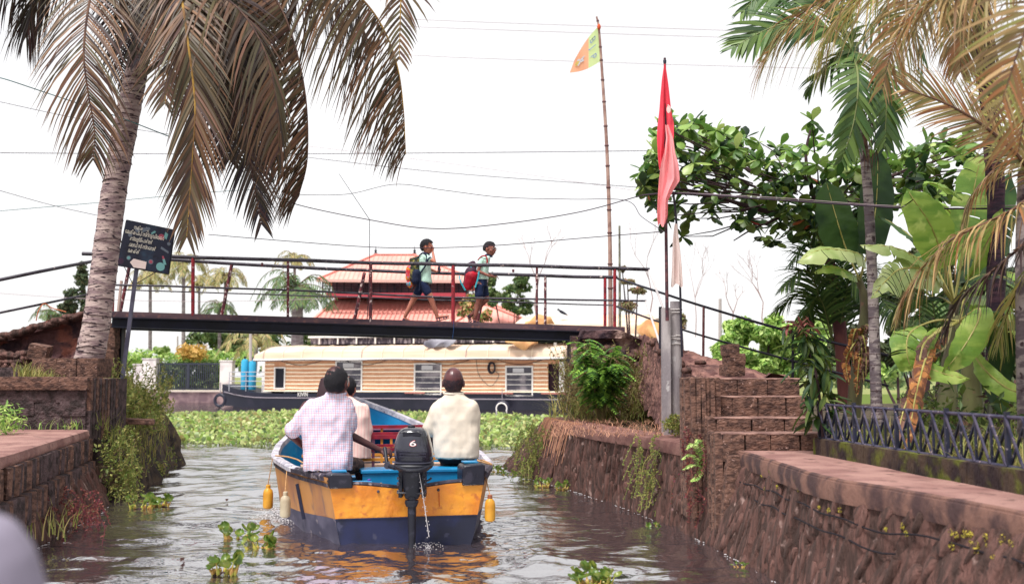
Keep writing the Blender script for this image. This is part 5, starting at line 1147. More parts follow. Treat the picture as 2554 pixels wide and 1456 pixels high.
mb = MB(); blades(mb, [(lambda p: V((p.x, p.y, .86)))(gz(rn.uniform(1830, 2000), rn.uniform(1098, 1118), .86)) for _ in range(420)], rn, .12, .005, 1.8)
o = mb.build('dry_grass', dryM, None, smooth=False); tag(o, 'heap of dry straw on the path below the block steps', 'dry grass', kind='stuff')
mb = MB(); blades(mb, [(lambda p: p)(gz(rn.uniform(60, 220), rn.uniform(1060, 1072), .88)) for _ in range(120)], rn, .14, .01, .6); 
cloud(mb, at(15, 1045, 11.6), (.22, .2, .2), 260, .035, rn, aspect=4); cloud(mb, at(-30, 1060, 11.4), (.3, .2, .2), 260, .035, rn, aspect=4)
o = mb.build('weeds', bushM, None, smooth=False); tag(o, 'bright green weeds on the left ledge against the block wall', 'weeds', kind='stuff')
mb = MB(); blades(mb, [gz(rn.uniform(90, 260), rn.uniform(1290, 1350), .12) + V((-.25, 0, 0)) for _ in range(60)], rn, .26, .012, .6); o = mb.build('grass', grassM, None, smooth=False); tag(o, 'single grass tufts at the waterline of the left wall', 'grass', kind='stuff')
# moss tufts on the near wall
mb = MB(); 
for _ in range(34):
    y = rn.uniform(4.6, 8.6) if rn.random() < .6 else rn.uniform(4.6, 5.8); b = resample(Bot, [y])[0]; t_ = resample(Top, [y])[0]; z = rn.uniform(.6, .72); cloud(mb, (b.x + (t_.x - b.x) * z / .85 - .01, y, z), (.01, .03, .022), 22, .007, rn)
o = mb.build('moss', mat('yellow_moss', None, .9, isl=G((150, 140, 50), (170, 150, 60), (110, 110, 44))), None, smooth=False); tag(o, 'yellow green moss tufts below the path edge of the right wall', 'moss', kind='stuff')
# fern on the pier
fe = thing('fern', 'small pale fern growing from the side of the ribbed pier', 'fern', at(1745, 1140, 9.75))
for k, (px, py) in enumerate(((1700, 1145), (1712, 1120), (1705, 1170), (1735, 1110), (1725, 1200))):
    frond('frond', fe, [at(1752, 1165, 9.8), at((px + 1752) / 2, py - 12, 9.65), at(px, py, 9.55)], Lm=.055, n=20, mats=[ak['mats'][0], bushM], w=.012, droop=.4, seed=90 + k, r0=.003)
# mango sapling by the fence, with red young leaves on top
sp = thing('mango_sapling', 'mango sapling with dark leaves and reddish young tips beside the steps', 'sapling', at(2060, 1120, 8.9)); rn = random.Random(41)
mb = MB(); sq = spl([at(2056, 1130, 8.85), at(2048, 1030, 8.9), at(2035, 930, 8.95), at(2010, 850, 9), at(1993, 800, 9)], 6); mb.tube(sq, [.016, .006], 6); mb.build('stem', twig, sp)
mL = MB(); rws = []
for k in range(5): u = k / 4; rws.append([(sx * .14 * math.sin(math.pi * (u * .92 + .06)), u, -.3 * u * u + abs(sx) * .05) for sx in (-1, 0, 1)])
mL.grid(rws); lA = mL.mesh('leaf_shape'); lA.materials.append(almD); lB = mL.mesh('leaf_shape'); lB.materials.append(redvM)
for i, c in enumerate(sq[5:]):
    top = i > len(sq) - 9
    for _ in range(8):
        o = bpy.data.objects.new('leaf', lB if top else lA); COL.objects.link(o); o.parent = sp; o.location = c + V((rn.uniform(-.1, .1), rn.uniform(-.1, .1), rn.uniform(-.05, .05))) - sp.location; s_ = rn.uniform(.14, .24) * (.7 if top else 1); o.scale = (s_,) * 3; o.rotation_euler = (rn.uniform(-1.1, .3), rn.uniform(-.4, .4), rn.uniform(0, 6.28))
# garden undergrowth right
rn = random.Random(51); mb = MB()
for _ in range(120):
    y = rn.uniform(8, 20); x = rn.uniform(.37 * y, .6 * y) ; cloud(mb, (x + .2, y, .95 + rn.random() * .25), (.35, .35, .3), 40, .05, rn, aspect=2.5)
o = mb.build('undergrowth', mat('garden_leaves', None, .6, isl=G((96, 116, 52), (60, 84, 44), (130, 140, 70), (44, 60, 40), (90, 64, 56)), transl=.3), None, smooth=False); tag(o, 'mixed green undergrowth behind the lattice fence', 'undergrowth', kind='stuff')
mb = MB(); blades(mb, [V((rn.uniform(2.9, 5), rn.uniform(5.5, 10), .82)) for _ in range(1200)], rn, .3, .02, .7); o = mb.build('grass', grassM, None, smooth=False); tag(o, 'grass growing between the banana stems behind the lattice fence', 'grass', kind='stuff')
# ------------------------------------------------------------ houseboat
H0 = at(517, 1000, 52.0); H1 = at(1440, 1020, 46.5); H0.z = 0; H1.z = 0
HA = math.atan2(H1.y - H0.y, H1.x - H0.x)
hbt = thing('houseboat', 'long cane walled houseboat with curved thatch roof and black hull', 'houseboat', H0, HA)
def hl(px, py, dy=0.0):   # local point on the plane dy behind the boat's near side
    c, s = math.cos(HA), math.sin(HA); d = ray(px, py); o = V((0, 0, CZ)) - H0; n = V((-s, c, 0))
    t_ = (dy - o.dot(n)) / d.dot(n); p = o + d * t_; return V((p.x * c + p.y * s, dy, p.z))
cane = mat('cane_wall', C(228, 172, 134, .74), .8, C(212, 152, 116, .74), 3, .4, .6, obj=True, stripes=[(0, 9.5, .22, C(196, 140, 108, .76))])
canes = mat('pale_cane_strip', C(255, 240, 215, .9), .7); thatch = mat('thatch_roof', C(246, 220, 198, .74), .85, C(230, 196, 170, .74), 1.2, .35, .65, obj=True, streak=(.25, 2, 2), stripes=[(2, 5.5, .25, C(250, 232, 204, .75))])
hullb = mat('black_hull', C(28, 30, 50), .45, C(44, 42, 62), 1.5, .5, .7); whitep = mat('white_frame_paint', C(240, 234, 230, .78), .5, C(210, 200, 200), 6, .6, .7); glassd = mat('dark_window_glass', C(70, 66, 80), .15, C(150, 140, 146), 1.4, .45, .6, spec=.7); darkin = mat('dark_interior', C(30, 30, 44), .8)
def HB(): return MB()
# hull
n = 40; secs = []; Lh = (H1 - H0).length + 4
for i in range(n + 1):
    x = Lh * i / n; sh = hl(517 + 0, 965).z + (0) ; ztop = .82 + .35 * max(0, 1 - x / 3.0) ** 2 - .12 * math.exp(-((x - 5) / 4) ** 2); hw = 2.1 * min(1, .25 + x / 4.5) ** .7; zb_ = -.3 if x > .6 else .05
    bx = x - (.0 if x > .6 else 0); cy = 2.1
    secs.append([(bx, cy - hw, ztop), (bx, cy - hw * 1.0, ztop - .3), (bx + .1, cy - hw * .86, zb_), (bx + .1, cy + hw * .86, zb_), (bx, cy + hw, ztop - .3), (bx, cy + hw, ztop)])
mb = MB(); mb.loft(secs); mb.build('hull', hullb, hbt, local=True)
mb = MB(); mb.tube([(x_, 2.1 - 2.1 * min(1, .25 + x_ / 4.5) ** .7 - .03, .5 + .3 * max(0, 1 - x_ / 3) ** 2) for x_ in np.linspace(.2, Lh, 30)], .025, 5); mb.build('rub_rail', mat('hull_line', C(150, 140, 150), .6), hbt, local=True)
# walls
xa, xb = hl(659, 900).x, hl(1414, 900).x; zt_ = hl(900, 893).z; zb0 = hl(660, 972).z - .02
wz = lambda x: 0
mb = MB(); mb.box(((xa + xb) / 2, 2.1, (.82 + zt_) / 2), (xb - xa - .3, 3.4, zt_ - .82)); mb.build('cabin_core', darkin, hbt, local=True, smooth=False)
opens = [(683, 711, 915, 970, 'door'), (836, 903, 899, 977, 'win'), (1032, 1101, 905, 984, 'win'), (1260, 1329, 912, 988, 'win'), (1366, 1394, 907, 986, 'dark')]
z0w = .86; edges = [(659, 683)] + [(711, 836), (903, 1032), (1101, 1260), (1329, 1366)]
def panel(pa, pb, z0, z1):
    x0, x1 = hl(pa, 930).x, hl(pb, 930).x; mb = MB(); mb.box(((x0 + x1) / 2, .1, (z0 + z1) / 2), (x1 - x0, .08, z1 - z0)); mb.build('cane_panel', cane, hbt, local=True, smooth=False)
    k = z0 + .12
    while k < z1 - .05 and x1 - x0 > .25:
        mb = MB(); sag = random.uniform(-.012, .012); mb.tube([(x0 + (x1 - x0) * u, .05, k + sag * math.sin(math.pi * u) + .004 * math.sin(u * 9 + k)) for u in np.linspace(0, 1, 8)], .028, 4); mb.build('cane_strip', canes, hbt, local=True); k += .19
for a_, b_ in edges: panel(a_, b_, z0w, zt_)
for (a_, b_, t_, bo, kd) in opens:
    x0, x1 = hl(a_, 930).x, hl(b_, 930).x; zT, zB = hl((a_ + b_) / 2, t_).z, hl((a_ + b_) / 2, bo).z; cx, cz = (x0 + x1) / 2, (zT + zB) / 2; W_ = x1 - x0; H_ = zT - zB
    if zt_ - zT > .05: mb = MB(); mb.box((cx, .1, (zt_ + zT) / 2), (W_, .08, zt_ - zT)); mb.build('cane_panel', cane, hbt, local=True, smooth=False)
    if zB - z0w > .04: mb = MB(); mb.box((cx, .1, (z0w + zB) / 2), (W_, .08, zB - z0w)); mb.build('cane_panel', cane, hbt, local=True, smooth=False)
    if kd == 'dark':
        mb = MB(); mb.box((cx, .3, cz), (W_, .1, H_)); mb.build('doorway', mat('dark_red_doorway', C(54, 26, 40), .8), hbt, local=True, smooth=False)
        mb = MB(); mb.box((x1 + .12, .08, cz), (.22, .1, H_ + .2)); mb.build('white_column', whitep, hbt, local=True, smooth=False); continue
    f = MB()
    for c_, s_ in (((cx, .04, zT - .03), (W_, .08, .06)), ((cx, .04, zB + .03), (W_, .08, .06)), ((x0 + .03, .04, cz), (.06, .082, H_ - .12)), ((x1 - .03, .04, cz), (.06, .082, H_ - .12))): f.box(c_, s_)
    if kd == 'win': f.box((cx, .04, zT - H_ * .27), (W_ - .12, .07, .07))
    wf = f.build('window' if kd == 'win' else 'door', whitep, hbt, local=True, smooth=False)
    if kd == 'win':
        for za, zc, nm in ((zT - .06, zT - H_ * .27 + .035, 'pane'), (zT - H_ * .27 - .035, zB + .06, 'pane')):
            mb = MB(); mb.box((cx, .08, (za + zc) / 2), (W_ - .12, .012, za - zc)); mb.build('pane', glassd, wf, local=True, smooth=False)
        for q in (.45, .62, .8):
            mb = MB(); mb.box((cx, .055, zT - H_ * q), (W_ - .12, .02, .022)); mb.build('window_bar', whitep, wf, local=True, smooth=False)
        mb = MB(); mb.box((cx - .05, .068, zT - H_ * .15), (W_ * .4, .008, H_ * .14)); mb.build('paper_notice', mat('pale_notice', C(215, 212, 215), .8), wf, local=True, smooth=False)
    else:
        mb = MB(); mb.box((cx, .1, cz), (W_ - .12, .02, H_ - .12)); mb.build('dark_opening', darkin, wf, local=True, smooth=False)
mb = MB(); mb.box(((xa + xb) / 2, .03, .84), (xb - xa, .1, .05)); mb.build('sill_board', canes, hbt, local=True, smooth=False)
for pa, pb in ((1105, 1280), (1010, 1060), (1350, 1420)):
    mb = MB(); x0, x1 = hl(pa, 980).x, hl(pb, 980).x; mb.box(((x0 + x1) / 2, -.03, .77), (x1 - x0, .06, .06)); mb.build('pink_plank', mat('pink_plank', C(190, 120, 110), .8) if 'pink_plank' not in MATS else MATS['pink_plank'], hbt, local=True, smooth=False)
# curved thatch roof
rows = []; nx_ = 60; ze = zt_ - .02
xr0, xr1 = hl(644, 880).x, hl(1416, 880).x; ztp = hl(900, 856).z - .04
for i in range(nx_ + 1):
    x = xr0 + (xr1 - xr0) * i / nx_; row = []
    tap = min(1, .55 + (x - xr0) / 1.2) if x - xr0 < .6 else 1
    for j in range(17):
        a = math.pi * j / 16; y = 2.1 - 2.5 * math.cos(a); z = ze + (ztp - ze) * (math.sin(a) ** .45) * tap + .02 * noise.noise(V((x * .6, y * .5, 0)))
        row.append((x, y, z))
    rows.append(row)
mb = MB(); mb.grid(rows); ra = len(mb.v); mb.add(rows[0], [tuple(range(17))]); mb.add(rows[-1], [tuple(range(16, -1, -1))]); rf = mb.build('roof', thatch, hbt, local=True)
mb = MB(); mb.box(((xr0 + xr1) / 2, -.42, ze - .03), (xr1 - xr0, .07, .11)); mb.build('eave_board', whitep, hbt, local=True, smooth=False)
mb = MB(); mb.tube([(x_, -.47, ze - .08 + .02 * math.sin(x_ * 1.4)) for x_ in np.linspace(xr0, xr1, 40)], .02, 5); mb.build('cable', mat('black_cable', C(40, 34, 46), .7), hbt, local=True)
for k in range(15):
    x = xr0 + (xr1 - xr0) * (k + .5) / 15; mb = MB(); mb.tube([(x + .02 * math.sin(j), 2.1 - 2.53 * math.cos(math.pi * j / 16), ze + .025 + (ztp - ze) * (math.sin(math.pi * j / 16) ** .45)) for j in range(0, 9)], .012, 4); mb.build('roof_batten', MATS['hull_line'] if k % 5 == 0 else canes, hbt, local=True)
for k, px in enumerate((700, 860, 1060, 1240)):   # hanging cables
    x = hl(px, 900).x; mb = MB(); mb.tube([(x + u * 2.2, -.02, zt_ - .1 - .22 * math.sin(math.pi * u)) for u in np.linspace(0, 1, 12)], .014, 4); mb.build('cable', MATS['black_cable'], hbt, local=True)
mb = MB(); c_ = hl(1228, 917)
for k in range(3): mb.tube([(c_.x + math.cos(a) * (.13 + .02 * k), -.06 - .03 * k, c_.z + math.sin(a) * (.22 + .02 * k)) for a in np.linspace(0, 6.28, 16)], .035, 5)
mb.build('cable_coil', MATS['black_cable'], hbt, local=True)
mb = MB(); x0 = hl(1188, 930).x; mb.tube(spl([(x0, -.04, zt_ - .1), (x0 + .15, -.04, zt_ - .8), (x0 + .7, -.04, zt_ - 1.3), (x0 + 1.1, -.04, zt_ - .8), (c_.x, -.05, c_.z - .1)], 5), .012, 4); mb.build('cable', MATS['black_cable'], hbt, local=True)
for px, py, rr_ in ((1254, 1018, .30), (552, 998, .28)):   # tyres hung as fenders
    c_ = hl(px, py, -.12); ty = thing('tyre', 'white edged tyre fender hanging from the right part of the houseboat hull' if px > 1000 else 'old black tyre fender half under the houseboat bow', 'tyre', H0 + V((c_.x * math.cos(HA) - c_.y * math.sin(HA), c_.x * math.sin(HA) + c_.y * math.cos(HA), c_.z)), HA)
    mb = MB()
    nn_ = 20; vs = []
    ring = [V((math.cos(2 * math.pi * k / nn_) * rr_, -.12, math.sin(2 * math.pi * k / nn_) * rr_ * 1.05)) for k in range(nn_)]
    rows = []
    for k in range(nn_ + 1):
        a = 2 * math.pi * k / nn_; d = V((math.cos(a), 0, math.sin(a))); rows.append([d * (rr_ + .08 * math.cos(b)) + V((0, -.12 + .07 * math.sin(b), 0)) for b in np.linspace(0, 2 * math.pi, 11)])
    mb.grid(rows); mb.build('rubber', hullb, ty, local=True)
    if px > 1000:
        rows = []
        for k in range(nn_ + 1):
            a = 2 * math.pi * k / nn_; d = V((math.cos(a), 0, math.sin(a))); rows.append([d * (rr_ - .05 + .03 * math.cos(b)) + V((0, -.19 + .02 * math.sin(b), 0)) for b in np.linspace(0, 2 * math.pi, 7)])
        mb = MB(); mb.grid(rows); mb.build('white_rim', whitep, ty, local=True)
    mb = MB(); mb.tube([(0, -.1, rr_), (0, -.1, rr_ + .6)], .02, 5); mb.build('rope', MATS['hull_line'], ty, local=True)
# bow deck: rails, blue cylinders, white box
mb = MB()
for z_ in (1.05, 1.3, 1.55, 1.75): mb.tube([(hl(558, 950).x, .6, z_), (hl(655, 950).x, .3, z_)], .022, 6)
for px in (558, 600, 650): x = hl(px, 950).x; mb.tube([(x, .5, .8), (x, .5, 1.76)], .025, 6)
mb.build('bow_railing', mat('grey_rail', C(180, 180, 190), .5), hbt, local=True)
mb = MB(); mb.box((hl(647, 930).x, 1.3, 1.45), (.55, 1.2, 1.5)); mb.build('white_cabinet', whitep, hbt, local=True, smooth=False)
for k, (px, hh) in enumerate(((610, 1.55), (629, 1.5))):
    c_ = hl(px, 960, 1.2); ta = thing('gas_cylinder', ('left' if k == 0 else 'right') + ' of the two bright blue tanks standing on the houseboat bow', 'tank', H0 + V((c_.x * math.cos(HA) - 1.2 * math.sin(HA), c_.x * math.sin(HA) + 1.2 * math.cos(HA), .86)), HA, 'blue tanks on the houseboat bow')
    mb = MB(); mb.lathe((0, 0, 0), [(.17, 0), (.19, .04), (.19, hh - .16), (.15, hh - .05), (.06, hh)], 14); mb.build('tank_body', mat('bright_blue_tank', C(60, 176, 222), .4) if 'bright_blue_tank' not in MATS else MATS['bright_blue_tank'], ta, local=True)
    mb = MB(); mb.lathe((0, 0, hh), [(.05, -.01), (.05, .06), (.09, .07), (.09, .1), (.04, .12)], 10); mb.build('valve_cap', darkin, ta, local=True)
# hull lettering
c_ = hl(742, 998, -.0); me_ = text_mesh('KIVIN', .28, 0); mb = MB(); mb.add([(c_.x + v.co.x * .8, -.02, .58 + v.co.y) for v in me_.vertices], [tuple(p.vertices) for p in me_.polygons]); mb.build('lettering', whitep, hbt, local=True, smooth=False)
# upper deck
ud0, ud1 = hl(782, 850, 1.2).x, hl(1416, 850, 1.2).x; zu = ztp + .02
mb = MB(); mb.box(((ud0 + ud1) / 2, 2.1, zu + .18), (ud1 - ud0, 2.4, .3)); mb.build('upper_deck_base', mat('upper_deck_dark', C(60, 52, 64), .8, C(150, 140, 146), 2.5, .5, .62, obj=True, streak=(3, 1, 1)), hbt, local=True, smooth=False)
mb = MB(); mb.box(((ud0 + ud1) / 2 - .6, .86, zu + .38), (ud1 - ud0 - 1, .08, .1)); mb.build('deck_beam', whitep, hbt, local=True, smooth=False)
for k in range(13):
    x = ud0 + (ud1 - ud0) * (k + .5) / 13; mb = MB(); mb.box((x, .87, zu + .17), (.07, .06, .3)); mb.build('deck_post', whitep, hbt, local=True, smooth=False)
# upper canopy with tarpaulins behind the right end of the bridge
cx0, cx1 = hl(1310, 800, 2.0).x, hl(1645, 800, 2.0).x; zc0, zc1 = hl(1450, 836, .4).z, hl(1450, 785, 1.6).z
rows = []
for i in range(31):
    x = cx0 + (cx1 - cx0) * i / 30; rows.append([(x, 2.1 - 2.2 * math.cos(math.pi * j / 12), zc0 + (zc1 - zc0) * math.sin(math.pi * j / 12) ** .6 * (1 if 0 < i < 29 else .8)) for j in range(13)])
mb = MB(); mb.grid(rows); mb.build('canopy_roof', thatch, hbt, local=True)
mb = MB(); mb.box(((cx0 + cx1) / 2, -.08, zc0 - .04), (cx1 - cx0, .08, .1)); mb.build('canopy_board', canes, hbt, local=True, smooth=False)
for px in (1385, 1470, 1560, 1640):
    x = hl(px, 840, .1).x; mb = MB(); mb.box((x, .1, (zc0 + zt_) / 2), (.12, .12, zc0 - zt_)); mb.build('canopy_post', whitep, hbt, local=True, smooth=False)
tarp = mat('ochre_tarpaulin', C(216, 166, 112, .7), .8, C(190, 136, 88, .7), 1.5, .4, .6); tarpg = mat('grey_tarpaulin', C(160, 158, 168, .7), .7, C(126, 122, 134), 2)
def tarpm(name, pts_top, pts_bot, dy, m_, label, seed):
    t0 = thing(name, label, 'tarpaulin', H0 + V((pts_top[0][0] * 0, 0, 0)), HA)
    rows = []; n_ = 24; T_ = [hl(*p, dy) for p in pts_top]; B_ = [hl(*p, dy - .5) for p in pts_bot]; T_ = spl(T_, 8); B_ = spl(B_, 8); m0 = min(len(T_), len(B_))
    for j in range(11):
        v = j / 10; rows.append([T_[i].lerp(B_[i], v) + V((0, -.25 * math.sin(math.pi * v) + .12 * math.sin(i * .9 + seed) * v, .06 * math.sin(i * .6 + v * 5 + seed))) for i in range(m0)])
    mb = MB(); mb.grid(rows); mb.build('sheet', m_, t0, local=True)
    return t0
tarpm('tarpaulin', [(1265, 846), (1310, 838), (1360, 842)], [(1262, 852), (1305, 870), (1340, 858)], -.1, tarp, 'ochre tarpaulin bundled under the bridge above the houseboat roof', 1)
tarpm('tarpaulin', [(1310, 806), (1335, 788), (1372, 786)], [(1315, 812), (1345, 815), (1385, 806)], -.1, tarp, 'ochre tarpaulin heaped on the left end of the upper canopy', 2)
tarpm('tarpaulin', [(1585, 812), (1615, 800), (1650, 800)], [(1610, 850), (1635, 852), (1660, 850)], -.2, tarp, 'ochre tarpaulin hanging at the right end of the canopy behind the posts', 3)
tarpm('tarpaulin', [(1075, 842), (1110, 838), (1150, 842)], [(1058, 862), (1090, 868), (1130, 858)], .2, tarpg, 'grey tarpaulin draped over the houseboat roof under mid bridge', 4)
bd = thing('bird', 'small dark bird perched on the canopy roof beyond the bridge', 'bird', at(1401, 784, 46.8))
mb = MB(); c_ = at(1401, 778, 46.8); mb.tube([c_ + V((-.12, 0, .08)), c_ + V((0, 0, 0)), c_ + V((.14, 0, -.07)), c_ + V((.26, 0, -.14))], [.035, .07, .05, .015], 8, rnd=True); mb.build('body', darkin, bd)
mb = MB(); mb.ell(c_ + V((-.15, 0, .11)), (.05, .045, .045), 8, 6); mb.tube([c_ + V((-.18, 0, .11)), c_ + V((-.25, 0, .1))], [.015, .003], 5); mb.build('head', darkin, bd)
# ------------------------------------------------------------ far bank: gate, building, palms, trees
gt = thing('gate', 'dark slatted metal gate between white pillars on the far bank', 'gate', at(470, 972, 63.6))
Yg = 63.6; gp0 = at(391, 940, Yg).x; gp1 = at(547, 940, Yg).x; gz0 = at(470, 972, Yg).z; gz1 = at(470, 907, Yg).z; k = 0
gm = mat('gate_grey', C(52, 56, 72), .6)
mb = MB(); mb.box(((gp0 + gp1) / 2, Yg, gz1), (gp1 - gp0, .08, .1)); mb.box(((gp0 + gp1) / 2, Yg, gz0 + .06), (gp1 - gp0, .08, .1)); mb.box(((gp0 + gp1) / 2, Yg, (gz0 + gz1) / 2), (.16, .1, gz1 - gz0 - .1)); mb.build('gate_frame', gm, gt, smooth=False)
x = gp0 + .08
while x < gp1 - .04: mb = MB(); mb.box((x, Yg, (gz0 + gz1) / 2), (.055, .05, gz1 - gz0 - .1)); mb.build('slat', gm, gt, smooth=False); x += .12
wp = mat('whitewashed_pillar', C(236, 228, 226, .8), .85, C(214, 202, 204), 1.5, .45, .65)
for (xa_, xb_, ya_, lab_) in ((356, 390, 896, 'tall white gate pillar left of the dark gate'), (333, 356, 910, 'lower white wall stub left of the tall gate pillar'), (549, 580, 901, 'white gate pillar right of the dark gate, beside the houseboat bow')):
    a_ = at(xa_, ya_, Yg).x; b_ = at(xb_, ya_, Yg).x; zt2 = at(xa_, ya_, Yg).z; pt_ = thing('gate_pillar', lab_, 'pillar', ((a_ + b_) / 2, Yg, gz0 - .1)); mb = MB(); mb.box(((a_ + b_) / 2, Yg + .3, (gz0 + zt2) / 2 - .05), (b_ - a_, .7, zt2 - gz0 + .1)); mb.build('shaft', wp, pt_, smooth=False, bevel=.03)
    mb = MB(); mb.box(((a_ + b_) / 2, Yg + .3, zt2 + .04), (b_ - a_ + .08, .78, .07)); mb.build('cap', wp, pt_, smooth=False)
bw = thing('boundary_wall', 'white boundary rail left of the gate pillars on the far bank', 'wall', at(300, 960, 64)); mb = MB(); mb.box((at(300, 940, 64).x, 64.2, at(300, 933, 64).z), (1.8, .15, .15)); mb.build('rail', wp, bw, smooth=False); mb = MB(); mb.box((at(300, 940, 64).x, 64.3, at(300, 955, 64).z), (1.8, .1, .9)); mb.build('panel', gm, bw, smooth=False)
# red roofed hall
rY = 76.0
hall = thing('hall_building', 'two tiered hall with salmon red metal roofs beyond the bridge', 'building', at(1040, 960, rY))
roofm = mat('salmon_metal_roof', C(246, 172, 158, .84), .65, C(238, 160, 148, .84), .5, .4, .6); roofd = mat('dark_red_fascia', C(186, 70, 84, .7), .6); seam = mat('roof_seam', C(236, 150, 138, .8), .6)
def PR(px, py, dY=0): return at(px, py, rY + dY)
def hip(nm, e0, e1, r0_, r1_, dep, nseam, Y0=0):
    # front slope plus side slopes; e = eave ends (px,py) at the near plane, r = ridge ends at depth dep/2
    a_, b_ = PR(*e0, Y0), PR(*e1, Y0); c_, d_ = PR(*r1_, Y0 + dep / 2), PR(*r0_, Y0 + dep / 2); a2, b2_ = a_ + V((0, dep, 0)), b_ + V((0, dep, 0))
    mb = MB(); mb.add([a_, b_, c_, d_], [(0, 1, 2, 3)]); mb.add([b_, b2_, c_], [(0, 1, 2)]); mb.add([a2, a_, d_], [(0, 1, 2)]); mb.add([b2_, a2, d_, c_], [(0, 1, 2, 3)]); r_ = mb.build(nm, roofm, hall, smooth=False)
    for k in range(nseam):
        u = (k + .5) / nseam; p0 = a_.lerp(b_, u); x = p0.x
        # up the slope at constant x until it meets the hip or ridge
        if x < d_.x: v = (x - a_.x) / (d_.x - a_.x)
        elif x > c_.x: v = (b_.x - x) / (b_.x - c_.x)
        else: v = 1
        p1 = V((x, a_.y + (d_.y - a_.y) * v, a_.z + (d_.z - a_.z) * v)); mb = MB(); mb.bar(p0 + V((0, -.01, .01)), p1 + V((0, -.01, .01)), .05, .03); mb.build('roof_seam', seam, hall, smooth=False)
    for q0, q1 in ((a_, d_), (d_, c_), (c_, b_)): mb = MB(); mb.bar(q0 + V((0, -.04, .05)), q1 + V((0, -.04, .05)), .22, .09); mb.build('ridge_cap', roofm, hall, smooth=False)
    mb = MB(); mb.bar(a_ + V((0, -.02, -.08)), b_ + V((0, -.02, -.08)), .08, .2); mb.build('gutter', mat('pale_gutter', C(236, 190, 180), .7) if 'pale_gutter' not in MATS else MATS['pale_gutter'], hall, smooth=False)
    return r_
hip('roof', (790, 697), (1192, 700), (935, 636), (1035, 636), 9, 34)
hip('roof', (752, 822), (1330, 808), (850, 738), (1200, 742), 14, 48, Y0=-3)
hip('roof', (1120, 812), (1345, 812), (1205, 760), (1215, 760), 5, 16, Y0=-5)
for px in (937, 1034): mb = MB(); mb.lathe(PR(px, 632, 4.5), [(.12, -.1), (.16, 0), (.06, .08), (.11, .2), (.03, .34), (.01, .6)], 8); mb.build('finial', darkst, hall)
a_, b_ = PR(805, 708, 1), PR(1180, 708, 1); c0 = PR(900, 735, 1)
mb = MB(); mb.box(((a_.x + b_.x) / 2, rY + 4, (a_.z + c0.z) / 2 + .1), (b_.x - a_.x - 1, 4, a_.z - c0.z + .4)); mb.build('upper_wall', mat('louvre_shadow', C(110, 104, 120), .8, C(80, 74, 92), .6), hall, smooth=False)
for k in range(22):
    x = a_.x + (b_.x - a_.x) * k / 21; mb = MB(); mb.box((x, rY + 1, (a_.z + c0.z) / 2), (.1, .1, a_.z - c0.z + .3)); mb.build('gallery_post', darkst, hall, smooth=False)
for f_ in (.2, .45, .7): z_ = a_.z + (c0.z - a_.z) * f_; mb = MB(); mb.box(((a_.x + b_.x) / 2, rY + .95, z_), (b_.x - a_.x, .06, .05)); mb.build('gallery_rail', darkst, hall, smooth=False)
mb = MB(); mb.box(((a_.x + b_.x) / 2, rY - .2, PR(900, 737).z), (b_.x - a_.x - 1, .3, .34)); mb.build('red_fascia', roofd, hall, smooth=False)
mb = MB(); mb.box((PR(1040, 900, 4).x, rY + 5, 2.6), (15.5, 10, 5.2)); mb.build('lower_wall', mat('cream_wall', C(216, 200, 190), .85), hall, smooth=False)
# background palms
farL = mat('far_palm_leaf', None, .6, isl=G((170, 160, 104), (132, 140, 84), (204, 180, 128), (104, 120, 76)), transl=.35); farT = mat('far_palm_trunk', C(130, 116, 120), .9, C(160, 150, 150), 2, streak=(1, 1, 4)); farLd = mat('far_palm_leaf_green', None, .6, isl=G((84, 112, 72), (104, 130, 76), (66, 92, 66), (130, 140, 84)), transl=.35)
def farpalm(px, py, pby, Y_, L_, n_, label, seed, m_=None, lean=0, tr=.11):
    rn = random.Random(seed); c = at(px, py, Y_); b = at(px + lean, pby, Y_); b.z = .5; t = thing('coconut_palm', label, 'palm tree', b, group='coconut palms on the far bank')
    mb = MB(); mb.tube(spl([b, b.lerp(c, .5) + V((lean * -.005, 0, 0)), c], 6), [tr * 1.3, tr], 8); mb.build('trunk', farT, t)
    for k in range(n_):
        az = 2 * math.pi * k / n_ + rn.uniform(-.25, .25); el = rn.uniform(-.5, 1.1); d = V((math.cos(az), math.sin(az), 0)); L2 = L_ * rn.uniform(.8, 1.1)
        p1 = c + d * L2 * .35 + V((0, 0, L2 * .32 * el)); p2 = c + d * L2 * .7 + V((0, 0, L2 * (.3 * el - .12))); p3 = c + d * L2 * .95 + V((0, 0, L2 * (.2 * el - .5)))
        frond('frond', t, [c, p1, p2, p3], Lm=L_ * .3, n=20, mats=[rachB, m_ or farL], w=.10 * L_ / 3, droop=1.1, spread=.8, fwd=.4, r0=.035, seed=seed * 31 + k, seg=2)
    mb = MB()
    for k in range(7): a = rn.uniform(0, 6.28); mb.ell(c + V((math.cos(a) * .25, math.sin(a) * .25, -.3 - rn.random() * .2)), (.13, .13, .15), 8, 6)
    mb.build('coconuts', mat('far_coconut', C(120, 110, 60), .7) if 'far_coconut' not in MATS else MATS['far_coconut'], t)
for a_ in ((458, 658, 940, 70, 2.0, 17, 'coconut palm behind the rail just right of the signboard', 1), (375, 690, 940, 72, 1.9, 15, 'coconut palm seen behind the signpost on the far bank', 2), (562, 690, 900, 78, 2.0, 17, 'bushy crowned far palm between the red post and the leaning post', 3, None),
           (548, 762, 900, 74, 1.6, 15, 'low green far palm beneath the middle rail', 4, farLd), (497, 700, 900, 92, 1.8, 13, 'faint thin palm behind the red railing post', 5)): farpalm(*a_)
farpalm(742, 712, 900, 58, 2.5, 22, 'large full far palm left of the red roofed hall', 6, farLd, tr=.3)
farpalm(735, 640, 900, 84, 1.9, 13, 'pale far palm rising above the rails left of the hall', 7)
farpalm(640, 840, 920, 62, 2.4, 12, 'low palm with tan hanging fronds left of the houseboat roof', 8, None, lean=-10)
